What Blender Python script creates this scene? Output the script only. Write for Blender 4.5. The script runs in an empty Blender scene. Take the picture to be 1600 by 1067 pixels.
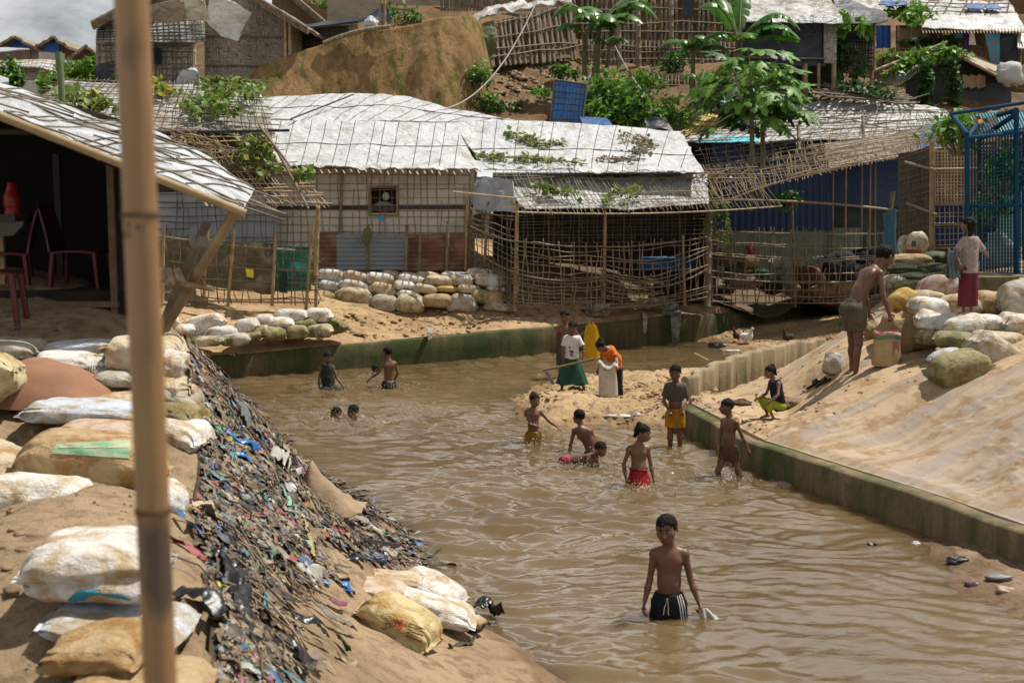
import bpy, math, random
import numpy as np
from mathutils import Vector, Matrix, Euler
from mathutils.bvhtree import BVHTree
random.seed(7); np.random.seed(7)
R = math.radians
scene = bpy.context.scene
COL = scene.collection
FP, CAMH, HY = 1900.0, 3.1, 330.0
TH = math.atan((533.5 - HY) / FP)
FWD = np.array([0, math.cos(TH), -math.sin(TH)]); UPV = np.array([0, math.sin(TH), math.cos(TH)])
CAM = np.array([0, 0, CAMH])

def ray(px, py): return FWD + np.array([1., 0, 0]) * ((px - 800) / FP) + UPV * ((533.5 - py) / FP)
def W(px, py, Y):
    d = ray(px, py); return CAM + d * (Y / d[1])
def G(px, py, z=0.):
    d = ray(px, py); return CAM + d * ((z - CAMH) / d[2])
def WZ(px, py, z): return G(px, py, z)
def nrm(v): v = np.asarray(v, float); return v / (np.linalg.norm(v) + 1e-12)

# ---------------------------------------------------------------- noise
def _h(ix, iy, iz, s):
    n = (ix.astype(np.int64) * 73856093) ^ (iy.astype(np.int64) * 19349663) ^ (iz.astype(np.int64) * 83492791) ^ (s * 2654435761)
    n = (n ^ (n >> 13)) * 1274126177 & 0xffffffff
    n = (n ^ (n >> 15)) * 2246822519 & 0xffffffff
    return ((n ^ (n >> 16)) & 0xffff) / 32767.5 - 1.0
def vn(P, s=0):
    P = np.asarray(P, float); i = np.floor(P).astype(np.int64); f = P - i; u = f * f * (3 - 2 * f); o = 0
    for a in (0, 1):
        wx = u[..., 0] if a else 1 - u[..., 0]
        for b in (0, 1):
            wy = u[..., 1] if b else 1 - u[..., 1]
            for c in (0, 1):
                wz = u[..., 2] if c else 1 - u[..., 2]
                o = o + wx * wy * wz * _h(i[..., 0] + a, i[..., 1] + b, i[..., 2] + c, s)
    return o
def fbm(P, o=4, s=0):
    P = np.asarray(P, float); r = 0; a = 1.
    for k in range(o):
        r = r + a * vn(P * 2 ** k + 17.3 * k, s + k); a *= .5
    return r

# ---------------------------------------------------------------- mesh builder (world coordinates)
class MB:
    def __init__(s): s.v = []; s.f = []; s.mi = []; s.n = 0; s.uv = []
    def add(s, V, Fs, mi=0, uv=None):
        V = np.asarray(V, float).reshape(-1, 3); Fs = np.asarray(Fs, int)
        if len(V) == 0 or len(Fs) == 0: return
        s.v.append(V); s.f.append(Fs + s.n); s.mi.append(np.full(len(Fs), mi)); s.n += len(V)
        s.uv.append(np.zeros((len(V), 2)) if uv is None else np.asarray(uv, float).reshape(-1, 2))
    def grid(s, P, mi=0, close=False, uv=None, flip=False):
        P = np.asarray(P, float); a, b = P.shape[:2]
        I = np.arange(a * b).reshape(a, b)
        if close: I = np.concatenate([I, I[:, :1]], 1)
        Fs = np.stack([I[:-1, :-1], I[1:, :-1], I[1:, 1:], I[:-1, 1:]], -1).reshape(-1, 4)
        if flip: Fs = Fs[:, ::-1]
        if uv is None:
            uu, vv = np.meshgrid(np.linspace(0, 1, a), np.linspace(0, 1, b), indexing='ij'); uv = np.stack([uu, vv], -1)
        s.add(P.reshape(-1, 3), Fs, mi, uv)
    def tube(s, pts, r, n=6, mi=0, cap=True):
        pts = np.asarray(pts, float); k = len(pts); r = np.broadcast_to(np.asarray(r, float), (k,))
        T = np.gradient(pts, axis=0); T /= np.linalg.norm(T, axis=1)[:, None] + 1e-9
        up = np.array([0, 0, 1.]) if abs(T[0, 2]) < .9 else np.array([1., 0, 0])
        A = np.cross(T[0], up); A = nrm(A); rings = []
        an = np.arange(n) * 2 * math.pi / n
        for i in range(k):
            A = A - T[i] * (A @ T[i]); A = nrm(A); B = np.cross(T[i], A)
            rings.append(pts[i] + r[i] * (np.cos(an)[:, None] * A + np.sin(an)[:, None] * B))
        L = np.zeros((k, n, 2)); L[..., 1] = np.concatenate([[0], np.cumsum(np.linalg.norm(np.diff(pts, axis=0), axis=1))])[:, None]; L[..., 0] = an / 6.283
        s.grid(np.array(rings), mi, True, L, True)
        if cap:
            for rg, fl in ((rings[0], 0), (rings[-1], 1)):
                c = rg.mean(0); V = np.vstack([rg, c]); i = np.arange(n); j = (i + 1) % n
                Fs = np.stack([i, j, np.full(n, n)], -1); s.add(V, Fs[:, ::-1] if not fl else Fs, mi)
    def stick(s, a, b, r, n=4, mi=0, bend=0, k=2):
        a = np.asarray(a, float); b = np.asarray(b, float); t = np.linspace(0, 1, k)[:, None]
        p = a + (b - a) * t
        if bend is not 0: p = p + np.asarray(bend) * (4 * t * (1 - t))
        s.tube(p, r, n, mi)
    def bamboo(s, a, b, r, n=8, mi=0, seg=.35, bend=(0, 0, 0), taper=.85):
        a = np.asarray(a, float); b = np.asarray(b, float); L = np.linalg.norm(b - a); k = max(2, int(L / seg))
        ts = []; rs = []
        for i in range(k):
            t0 = i / k; e = .02 / L if L > 0 else .01
            for dt, q in ((0.0, 1.13), (e, 1.0), (.5 / k, .97), (1 / k - e, 1.0)):
                ts.append(t0 + dt); rs.append(q)
        ts.append(1); rs.append(1.1); ts = np.array(ts)[:, None]
        p = a + (b - a) * ts + np.asarray(bend) * (4 * ts * (1 - ts))
        s.tube(p, r * np.array(rs) * (1 - (1 - taper) * ts[:, 0]), n, mi)
    def box(s, c, ax, ay, az, mi=0):
        c, ax, ay, az = [np.asarray(q, float) for q in (c, ax, ay, az)]
        V = [c + i * ax + j * ay + k * az for k in (-1, 1) for j in (-1, 1) for i in (-1, 1)]
        Fs = [(0, 2, 3, 1), (4, 5, 7, 6), (0, 1, 5, 4), (2, 6, 7, 3), (0, 4, 6, 2), (1, 3, 7, 5)]
        for q in Fs: s.add([V[i] for i in q], [(0, 1, 2, 3)], mi, [(0, 0), (1, 0), (1, 1), (0, 1)])
    def bx(s, c, sx, sy, sz, rz=0, mi=0):
        cc, ss = math.cos(rz), math.sin(rz)
        s.box(c, (cc * sx / 2, ss * sx / 2, 0), (-ss * sy / 2, cc * sy / 2, 0), (0, 0, sz / 2), mi)
    def ball(s, c, r, nu=8, nv=10, mi=0, jit=0, seed=0):
        r = np.broadcast_to(np.asarray(r, float), (3,)); th = np.linspace(0.001, math.pi - .001, nu); ph = np.arange(nv) * 2 * math.pi / nv
        D = np.stack([np.sin(th)[:, None] * np.cos(ph), np.sin(th)[:, None] * np.sin(ph), np.cos(th)[:, None] * np.ones(nv)], -1)
        k = 1 + (jit * fbm(D * 1.7 + seed * 3.1, 3, seed)[..., None] if jit else 0)
        s.grid(np.asarray(c) + D * r * k, mi, True)
    def sheet(s, P, th=.01, mi=0, uv=None):
        """a grid surface given thickness th along its normals"""
        P = np.asarray(P, float); du = np.gradient(P, axis=0); dv = np.gradient(P, axis=1)
        N = np.cross(du, dv); N /= np.linalg.norm(N, axis=-1, keepdims=True) + 1e-9
        if uv is None: uv = guv(P)
        s.grid(P + N * th / 2, mi, uv=uv); s.grid(P - N * th / 2, mi, uv=uv, flip=True)
        a, b = P.shape[:2]
        idx = [(i, 0) for i in range(a)] + [(a - 1, j) for j in range(1, b)] + [(i, b - 1) for i in range(a - 2, -1, -1)] + [(0, j) for j in range(b - 2, -1, -1)]
        E = np.array([[P[i, j] + N[i, j] * th / 2, P[i, j] - N[i, j] * th / 2] for i, j in idx]); EU = np.array([[uv[i, j], uv[i, j]] for i, j in idx])
        s.grid(E, mi, uv=EU)
    def arrays(s): return np.concatenate(s.v)
    def mesh(s, name, org, mats, smooth=True):
        me = bpy.data.meshes.new(name)
        V = np.concatenate(s.v) - np.asarray(org, float); nl = [f.shape[1] for f in s.f for _ in range(len(f))]
        loops = np.concatenate([f.ravel() for f in s.f]); tot = np.array(nl); st = np.concatenate([[0], np.cumsum(tot)[:-1]])
        me.vertices.add(len(V)); me.vertices.foreach_set('co', V.astype(np.float32).ravel())
        me.loops.add(len(loops)); me.loops.foreach_set('vertex_index', loops.astype(np.int32))
        me.polygons.add(len(tot)); me.polygons.foreach_set('loop_start', st.astype(np.int32)); me.polygons.foreach_set('loop_total', tot.astype(np.int32))
        me.polygons.foreach_set('material_index', np.concatenate(s.mi).astype(np.int32))
        me.polygons.foreach_set('use_smooth', np.full(len(tot), bool(smooth)))
        uv = me.uv_layers.new(name='UVMap'); uv.data.foreach_set('uv', np.concatenate(s.uv)[loops].astype(np.float32).ravel())
        me.update(); me.validate()
        for m in mats: me.materials.append(m)
        return me

def guv(P):
    a, b = P.shape[:2]
    u = np.concatenate([[0], np.cumsum(np.linalg.norm(np.diff(P[:, b // 2], axis=0), axis=1))]); v = np.concatenate([[0], np.cumsum(np.linalg.norm(np.diff(P[a // 2], axis=0), axis=1))])
    return np.stack(np.meshgrid(u, v, indexing='ij'), -1)
def bil(A, B, C, D, nu, nv):
    """A..B along u at v=0, D..C along u at v=1"""
    A, B, C, D = [np.asarray(q, float) for q in (A, B, C, D)]
    u = np.linspace(0, 1, nu)[:, None, None]; v = np.linspace(0, 1, nv)[None, :, None]
    return A * (1 - u) * (1 - v) + B * u * (1 - v) + C * u * v + D * (1 - u) * v

ORG = {}
def props(o, label=None, cat=None, group=None, kind=None):
    if label: o['label'] = label
    if cat: o['category'] = cat
    if group: o['group'] = group
    if kind: o['kind'] = kind
def thing(name, loc, label, cat, group=None, rz=0):
    o = bpy.data.objects.new(name, None); COL.objects.link(o); o.location = [float(q) for q in loc]; o.rotation_euler[2] = rz
    o.empty_display_size = .1; props(o, label, cat, group); ORG[o.name] = np.asarray(loc, float); return o
def put(name, mb, mats, parent=None, label=None, cat=None, group=None, kind=None, smooth=True, org=None):
    if not isinstance(mats, (list, tuple)): mats = [mats]
    if parent is not None: org = ORG[parent.name]
    elif org is None:
        V = mb.arrays(); c = V.mean(0); org = np.array([c[0], c[1], V[:, 2].min()])
    me = mb.mesh(name, org, mats, smooth); o = bpy.data.objects.new(name, me); COL.objects.link(o)
    ORG[o.name] = np.asarray(org, float)
    if parent is not None: o.parent = parent
    else: o.location = [float(q) for q in org]
    props(o, label, cat, group, kind); return o
def bvh(mb):
    V = mb.arrays(); return BVHTree.FromPolygons([Vector(v) for v in V], [tuple(int(i) for i in q) for f in mb.f for q in f])

# ---------------------------------------------------------------- materials
def nodes(name):
    m = bpy.data.materials.new(name); m.use_nodes = True; nt = m.node_tree; b = nt.nodes['Principled BSDF']; return m, nt, b
def N(nt, t, **kw):
    n = nt.nodes.new(t)
    for k, v in kw.items():
        if k.startswith('i_'): n.inputs[k[2:].replace('_', ' ')].default_value = v
        else: setattr(n, k, v)
    return n
def lk(nt, a, b): nt.links.new(a, b)
def c4(c): return (c[0], c[1], c[2], 1.)
def coords(nt, mode='Object', scale=(1, 1, 1), rnd=True):
    tc = N(nt, 'ShaderNodeTexCoord'); mp = N(nt, 'ShaderNodeMapping'); mp.inputs['Scale'].default_value = scale
    if mode == 'World':
        g = N(nt, 'ShaderNodeNewGeometry'); lk(nt, g.outputs['Position'], mp.inputs['Vector'])
    else: lk(nt, tc.outputs[mode], mp.inputs['Vector'])
    if rnd and mode != 'World':
        oi = N(nt, 'ShaderNodeObjectInfo'); mu = N(nt, 'ShaderNodeMath', operation='MULTIPLY'); mu.inputs[1].default_value = 37.
        lk(nt, oi.outputs['Random'], mu.inputs[0]); lk(nt, mu.outputs[0], mp.inputs['Location'])
    return mp.outputs['Vector']
def noise(nt, vec, scale, detail=5, rough=.6, dist=0):
    n = N(nt, 'ShaderNodeTexNoise'); n.inputs['Scale'].default_value = scale; n.inputs['Detail'].default_value = detail
    n.inputs['Roughness'].default_value = rough; n.inputs['Distortion'].default_value = dist; lk(nt, vec, n.inputs['Vector']); return n.outputs['Fac']
def ramp(nt, fac, stops):
    r = N(nt, 'ShaderNodeValToRGB'); e = r.color_ramp.elements
    while len(e) < len(stops): e.new(.5)
    for q, (p, c) in zip(e, stops): q.position = p; q.color = c4(c) if len(c) == 3 else c
    lk(nt, fac, r.inputs[0]); return r.outputs[0]
def mixc(nt, fac, a, b, mode='MIX'):
    m = N(nt, 'ShaderNodeMix', data_type='RGBA', blend_type=mode)
    for val, i in ((fac, 0), (a, 6), (b, 7)):
        if isinstance(val, (int, float)): m.inputs[i].default_value = val
        elif isinstance(val, (tuple, list)): m.inputs[i].default_value = c4(val)
        else: lk(nt, val, m.inputs[i])
    return m.outputs[2]
def bump(nt, b, h, strength=.5, dist=.02, prev=None):
    n = N(nt, 'ShaderNodeBump'); n.inputs['Strength'].default_value = strength; n.inputs['Distance'].default_value = dist
    lk(nt, h, n.inputs['Height'])
    if prev is not None: lk(nt, prev, n.inputs['Normal'])
    lk(nt, n.outputs[0], b.inputs['Normal']); return n.outputs[0]
def M(name, c1, c2=None, scale=4, rough=.8, bs=0, bscale=25, bd=.01, spec=.3, c3=None, s3=1.2, t3=(.5, .7), stretch=(1, 1, 1), mode='Object', metal=0, objc=False, lo=.35, hi=.65, trans=0):
    m, nt, b = nodes(name); v = coords(nt, mode, stretch)
    if objc:
        oi = N(nt, 'ShaderNodeObjectInfo'); base = oi.outputs['Color']
        if c2 is not None: base = mixc(nt, ramp(nt, noise(nt, v, scale), [(lo, (0, 0, 0)), (hi, (1, 1, 1))]), base, mixc(nt, 1., base, c2, 'MULTIPLY'))
    elif c2 is not None: base = ramp(nt, noise(nt, v, scale), [(lo, c1), (hi, c2)])
    else: base = None
    if c3 is not None: base = mixc(nt, ramp(nt, noise(nt, v, s3, 6, .65), [(t3[0], (0, 0, 0)), (t3[1], (1, 1, 1))]), base if base is not None else c1, c3)
    if base is None: b.inputs['Base Color'].default_value = c4(c1)
    else: lk(nt, base, b.inputs['Base Color'])
    b.inputs['Roughness'].default_value = rough; b.inputs['Specular IOR Level'].default_value = spec; b.inputs['Metallic'].default_value = metal
    if bs: bump(nt, b, noise(nt, v, bscale, 6, .65), bs, bd)
    if trans:
        t = N(nt, 'ShaderNodeBsdfTranslucent'); mx = N(nt, 'ShaderNodeMixShader'); mx.inputs[0].default_value = trans
        if base is not None: lk(nt, base, t.inputs['Color'])
        else: t.inputs['Color'].default_value = c4(c1)
        out = nt.nodes['Material Output']; lk(nt, b.outputs[0], mx.inputs[1]); lk(nt, t.outputs[0], mx.inputs[2]); lk(nt, mx.outputs[0], out.inputs['Surface'])
    return m

# ---------------------------------------------------------------- terrain
def tps(pts):
    P = np.asarray(pts, float); n = len(P); X = P[:, :2]
    def U(r2): return np.where(r2 > 0, .5 * r2 * np.log(r2 + 1e-12), 0)
    K = U(((X[:, None] - X[None]) ** 2).sum(-1)) + np.eye(n) * .02
    A = np.zeros((n + 3, n + 3)); A[:n, :n] = K; A[:n, n] = 1; A[:n, n + 1:] = X; A[n, :n] = 1; A[n + 1:, :n] = X.T
    w = np.linalg.solve(A, np.concatenate([P[:, 2], [0, 0, 0]]))
    def f(x, y):
        x = np.asarray(x, float); y = np.asarray(y, float); o = w[n] + w[n + 1] * x + w[n + 2] * y
        for i in range(n): o = o + w[i] * U((x - X[i, 0]) ** 2 + (y - X[i, 1]) ** 2)
        return o
    return f
def interp_line(line):
    L = np.array(sorted([(q[1], q[0]) for q in line])); return lambda y: np.interp(y, L[:, 0], L[:, 1])

# ---------------------------------------------------------------- implicit bodies
def snet(D, org, h):
    S = D < 0; c = np.zeros(tuple(q - 1 for q in D.shape), int); a, b, e = c.shape
    acc = np.zeros(c.shape + (3,)); cnt = np.zeros(c.shape)
    cor = [(i, j, k) for i in (0, 1) for j in (0, 1) for k in (0, 1)]
    g = lambda A, q: A[q[0]:q[0] + a, q[1]:q[1] + b, q[2]:q[2] + e]
    for p in cor:
        for ax in range(3):
            if p[ax] == 0:
                q = list(p); q[ax] = 1; d0, d1 = g(D, p), g(D, q); m = (d0 < 0) != (d1 < 0)
                t = np.where(m, d0 / np.where(m, d0 - d1, 1), 0)
                for k in range(3): acc[..., k] += np.where(m, p[k] + (t if k == ax else 0), 0)
                cnt += m
    m = cnt > 0; idx = -np.ones(c.shape, int); idx[m] = np.arange(m.sum())
    I = np.argwhere(m); V = (I + acc[m] / cnt[m][:, None]) * h + org; Fs = []
    for ax in range(3):
        s0 = [slice(None)] * 3; s1 = [slice(None)] * 3; s0[ax] = slice(None, -1); s1[ax] = slice(1, None)
        ch = S[tuple(s0)] != S[tuple(s1)]; E = np.argwhere(ch); u, w = [(1, 2), (2, 0), (0, 1)][ax]
        ok = (E[:, u] > 0) & (E[:, w] > 0) & (E[:, u] < c.shape[u]) & (E[:, w] < c.shape[w]) & (E[:, ax] < c.shape[ax]); E = E[ok]
        if not len(E): continue
        ins = S[E[:, 0], E[:, 1], E[:, 2]]; q = []
        for du, dw in ((-1, -1), (0, -1), (0, 0), (-1, 0)):
            T = E.copy(); T[:, u] += du; T[:, w] += dw; q.append(idx[T[:, 0], T[:, 1], T[:, 2]])
        q = np.stack(q, -1); q[~ins] = q[~ins][:, ::-1]; Fs.append(q[(q >= 0).all(1)])
    return V, np.concatenate(Fs)

class SDF:
    """smooth union of rounded cones and ellipsoids, meshed as one surface"""
    def __init__(s): s.p = []
    def cone(s, a, b, ra, rb=None, k=.02, flat=None, q=1., cut=None, sub=False):
        s.p.append(('c', np.asarray(a, float), np.asarray(b, float), ra, ra if rb is None else rb, k, flat, q, cut, sub)); return s
    def ell(s, c, r, rot=None, k=.02, cut=None, sub=False):
        s.p.append(('e', np.asarray(c, float), np.broadcast_to(np.asarray(r, float), (3,)), np.eye(3) if rot is None else np.asarray(rot), None, k, None, 1, cut, sub)); return s
    def build(s, h, cuts=(), clipz=None):
        lo = np.full(3, 1e9); hi = -lo
        for p in s.p:
            if p[9]: continue
            if p[0] == 'c': r = max(p[3], p[4]); L = np.minimum(p[1], p[2]) - r; H = np.maximum(p[1], p[2]) + r
            else: r = p[2].max(); L = p[1] - r; H = p[1] + r
            lo = np.minimum(lo, L); hi = np.maximum(hi, H)
        lo -= 3 * h; hi += 3 * h; n = np.ceil((hi - lo) / h).astype(int) + 1
        D = np.full(tuple(n), .5); ax = [lo[i] + h * np.arange(n[i]) for i in range(3)]
        for p in s.p:
            k = p[5]; mg = k + 4 * h
            if p[0] == 'c': r = max(p[3], p[4]); L = np.minimum(p[1], p[2]) - r - mg; H = np.maximum(p[1], p[2]) + r + mg
            else: r = p[2].max(); L = p[1] - r - mg; H = p[1] + r + mg
            i0 = np.clip(((L - lo) / h).astype(int), 0, n); i1 = np.clip(((H - lo) / h).astype(int) + 2, 0, n)
            if (i1 <= i0).any(): continue
            sl = tuple(slice(a, b) for a, b in zip(i0, i1))
            P = np.stack(np.meshgrid(ax[0][sl[0]], ax[1][sl[1]], ax[2][sl[2]], indexing='ij'), -1)
            if p[0] == 'c':
                a, b = p[1], p[2]; ab = b - a; l2 = ab @ ab + 1e-12; w = P - a; t = np.clip((w @ ab) / l2, 0, 1)
                d = w - t[..., None] * ab
                if p[6] is not None:
                    f = nrm(p[6]); df = d @ f; d = d + (df * (1 / p[7] - 1))[..., None] * f
                d = np.linalg.norm(d, axis=-1) - (p[3] + (p[4] - p[3]) * t)
            else:
                w = (P - p[1]) @ p[3]; q = np.linalg.norm(w / p[2], axis=-1); d = (q - 1) * p[2].min() * np.where(q < 1, 1, 1)
            if p[8] is not None:
                for (o, nn) in p[8]: d = np.maximum(d, (P - np.asarray(o)) @ nrm(nn))
            C = D[sl]
            if p[9]:
                hh = np.clip(.5 - .5 * (C + d) / k, 0, 1); D[sl] = C * (1 - hh) - d * hh + k * hh * (1 - hh)
            else:
                hh = np.clip(.5 + .5 * (d - C) / k, 0, 1); D[sl] = d * (1 - hh) + C * hh - k * hh * (1 - hh)
        if len(cuts):
            P = np.stack(np.meshgrid(*ax, indexing='ij'), -1)
            for o, nn in cuts: D = np.maximum(D, (P - np.asarray(o)) @ nrm(nn))
        D[0] = D[-1] = .1; D[:, 0] = D[:, -1] = .1; D[:, :, 0] = D[:, :, -1] = .1
        return snet(D, lo, h)
# ================================================================ camera, light, sky
cam = bpy.data.cameras.new('camera'); cam.sensor_width = 36; cam.lens = 36 * FP / 1600; cam.clip_end = 2000; cam.clip_start = .05
co = bpy.data.objects.new('camera', cam); COL.objects.link(co); co.location = CAM; co.rotation_euler = (math.pi / 2 - TH, 0, 0)
cam.dof.use_dof = True; cam.dof.focus_distance = 15; cam.dof.aperture_fstop = 4.0
scene.camera = co
SUN = nrm((.42, .16, .89))
sl = bpy.data.lights.new('sun', 'SUN'); sl.energy = 5.0; sl.angle = R(.6); sl.color = (1, .95, .87)
so = bpy.data.objects.new('sun', sl); COL.objects.link(so); so.rotation_euler = Vector(SUN).to_track_quat('Z', 'Y').to_euler(); so.location = (20, 10, 40)
w = bpy.data.worlds.new('World'); scene.world = w; w.use_nodes = True; nt = w.node_tree; bg = nt.nodes['Background']
sk = N(nt, 'ShaderNodeTexSky', sky_type='NISHITA'); sk.sun_disc = False; sk.sun_elevation = math.asin(SUN[2]); sk.sun_rotation = math.atan2(SUN[0], SUN[1])
tc = N(nt, 'ShaderNodeTexCoord'); mp = N(nt, 'ShaderNodeMapping'); mp.inputs['Scale'].default_value = (1, 1, 2.4); lk(nt, tc.outputs['Generated'], mp.inputs['Vector'])
cl = ramp(nt, noise(nt, mp.outputs[0], 2.6, 7, .6, .4), [(.30, (0, 0, 0)), (.50, (1, 1, 1))])
cs = ramp(nt, noise(nt, mp.outputs[0], 5.0, 6, .6), [(.3, (4.2, 5.0, 5.8)), (.66, (27., 26.5, 25.5))])
sx = N(nt, 'ShaderNodeSeparateXYZ'); lk(nt, tc.outputs['Generated'], sx.inputs[0]); gr = ramp(nt, sx.outputs['Z'], [(.12, (.62, .64, .66)), (.22, (1, 1, 1)), (.42, (1, 1, 1)), (.62, (.42, .42, .42)), (1., (.26, .26, .26))])
cs = mixc(nt, 1., cs, gr, 'MULTIPLY')
lk(nt, mixc(nt, cl, sk.outputs[0], cs), bg.inputs['Color']); bg.inputs['Strength'].default_value = .047
scene.view_settings.view_transform = 'Standard'; scene.view_settings.look = 'None'; scene.view_settings.exposure = 0.3; scene.view_settings.gamma = 1
cy = scene.cycles; cy.max_bounces = 6; cy.diffuse_bounces = 3; cy.glossy_bounces = 3; cy.transparent_max_bounces = 8; cy.caustics_reflective = False; cy.caustics_refractive = False
cy.use_denoising = True; cy.sample_clamp_indirect = 6

# ================================================================ setting materials
def sand_mat(name, dry, wet, clod, bs=.6):
    m, nt, b = nodes(name); v = coords(nt, 'World')
    a = ramp(nt, noise(nt, v, .9, 6, .62), [(.38, wet), (.58, dry)])
    a = mixc(nt, ramp(nt, noise(nt, v, 7, 6, .7), [(.35, (1, 1, 1)), (.52, (0, 0, 0))]), a, clod)
    sx = N(nt, 'ShaderNodeSeparateXYZ'); lk(nt, v, sx.inputs[0]); wz = N(nt, 'ShaderNodeMath', operation='MULTIPLY_ADD'); lk(nt, noise(nt, v, 2.5, 5, .6), wz.inputs[0]); wz.inputs[1].default_value = -.12; lk(nt, sx.outputs['Z'], wz.inputs[2])
    a = mixc(nt, ramp(nt, wz.outputs[0], [(-.0, (1, 1, 1)), (.035, (0, 0, 0))]), a, mixc(nt, 1., a, (.66, .61, .57), 'MULTIPLY'))
    sp = ramp(nt, noise(nt, v, 45, 3, .6), [(.66, (0, 0, 0)), (.72, (1, 1, 1))])
    a = mixc(nt, sp, a, (dry[0] * .45, dry[1] * .42, dry[2] * .38)); lk(nt, a, b.inputs['Base Color']); b.inputs['Roughness'].default_value = .9; b.inputs['Specular IOR Level'].default_value = .15
    p = bump(nt, b, noise(nt, v, 9, 8, .7), bs, .05); bump(nt, b, noise(nt, v, 70, 3, .6), .35, .006, p); return m
SAND = sand_mat('sand', (.42, .30, .17), (.30, .205, .11), (.23, .15, .08))
DIRT = sand_mat('dirt', (.35, .25, .155), (.25, .175, .105), (.17, .115, .07), .9)
TERR = sand_mat('terrace_sand', (.40, .275, .15), (.25, .16, .085), (.2, .125, .065))
HILLM = sand_mat('hill_earth', (.19, .12, .06), (.11, .066, .032), (.09, .055, .03))
def N_map(nt, x, a, b):
    m = N(nt, 'ShaderNodeMapRange'); m.inputs[1].default_value = a; m.inputs[2].default_value = b; lk(nt, x, m.inputs[0]); return m.outputs[0]
def slope_mat():
    m, nt, b = nodes('streaked_slope')
    g = N(nt, 'ShaderNodeNewGeometry'); r0 = N(nt, 'ShaderNodeVectorRotate', rotation_type='Z_AXIS'); r0.inputs['Angle'].default_value = R(-14); lk(nt, g.outputs['Position'], r0.inputs['Vector'])
    mp = N(nt, 'ShaderNodeMapping'); mp.inputs['Scale'].default_value = (.16, 1.7, .16); lk(nt, r0.outputs[0], mp.inputs['Vector'])
    v = coords(nt, 'World'); s1 = noise(nt, mp.outputs[0], 1.5, 7, .62, .3)
    a = ramp(nt, s1, [(.28, (.17, .12, .075)), (.38, (.36, .255, .145)), (.50, (.42, .305, .185)), (.57, (.26, .205, .16)), (.64, (.33, .26, .19)), (.74, (.45, .345, .22))])
    sx = N(nt, 'ShaderNodeSeparateXYZ'); lk(nt, v, sx.inputs[0]); ma = N(nt, 'ShaderNodeMath', operation='MULTIPLY_ADD'); lk(nt, noise(nt, mp.outputs[0], 2.2, 5, .6), ma.inputs[0]); ma.inputs[1].default_value = -5.; lk(nt, sx.outputs['Y'], ma.inputs[2])
    a = mixc(nt, ramp(nt, N_map(nt, ma.outputs[0], 10., 13.), [(.0, (.75, .75, .75)), (1., (0, 0, 0))]), a, ramp(nt, s1, [(.3, (.20, .165, .13)), (.5, (.33, .275, .22)), (.7, (.27, .245, .23))]))
    a = mixc(nt, ramp(nt, noise(nt, v, 3.2, 7, .7), [(.40, (1, 1, 1)), (.50, (0, 0, 0))]), a, (.26, .17, .09))
    a = mixc(nt, ramp(nt, noise(nt, v, 38, 3, .6), [(.65, (0, 0, 0)), (.7, (1, 1, 1))]), a, (.19, .12, .065))
    lk(nt, a, b.inputs['Base Color']); b.inputs['Specular IOR Level'].default_value = .2; b.inputs['Roughness'].default_value = .85
    p = bump(nt, b, noise(nt, v, 9, 6, .62), .3, .03); bump(nt, b, noise(nt, v, 90, 3, .6), .3, .005, p); return m
SLOPE = slope_mat()
def conc_mat(name, base, dark, moss, mossamt=.5):
    m, nt, b = nodes(name); v = coords(nt, 'World'); vs = coords(nt, 'World', (3.2, 3.2, .22))
    a = ramp(nt, noise(nt, vs, 1.6, 8, .65), [(.32, dark), (.62, base)])
    a = mixc(nt, ramp(nt, noise(nt, coords(nt, 'World', (.8, .8, .5)), 1.1, 6, .7), [(mossamt - .05, (0, 0, 0)), (mossamt + .12, (1, 1, 1))]), a, moss)
    a = mixc(nt, ramp(nt, noise(nt, v, 14, 5, .7), [(.60, (0, 0, 0)), (.72, (1, 1, 1))]), a, (dark[0] * .6, dark[1] * .6, dark[2] * .6))
    lk(nt, a, b.inputs['Base Color']); b.inputs['Roughness'].default_value = .85; b.inputs['Specular IOR Level'].default_value = .25
    bump(nt, b, noise(nt, v, 18, 8, .7), .5, .02); return m
CONC = conc_mat('mossy_concrete', (.13, .10, .05), (.055, .05, .024), (.035, .05, .012), .47)
CONC2 = conc_mat('stained_concrete', (.21, .155, .09), (.095, .076, .045), (.045, .065, .016), .51)
CONC3 = conc_mat('sheet_pile_concrete', (.32, .25, .155), (.16, .13, .08), (.11, .12, .045), .55)

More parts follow.
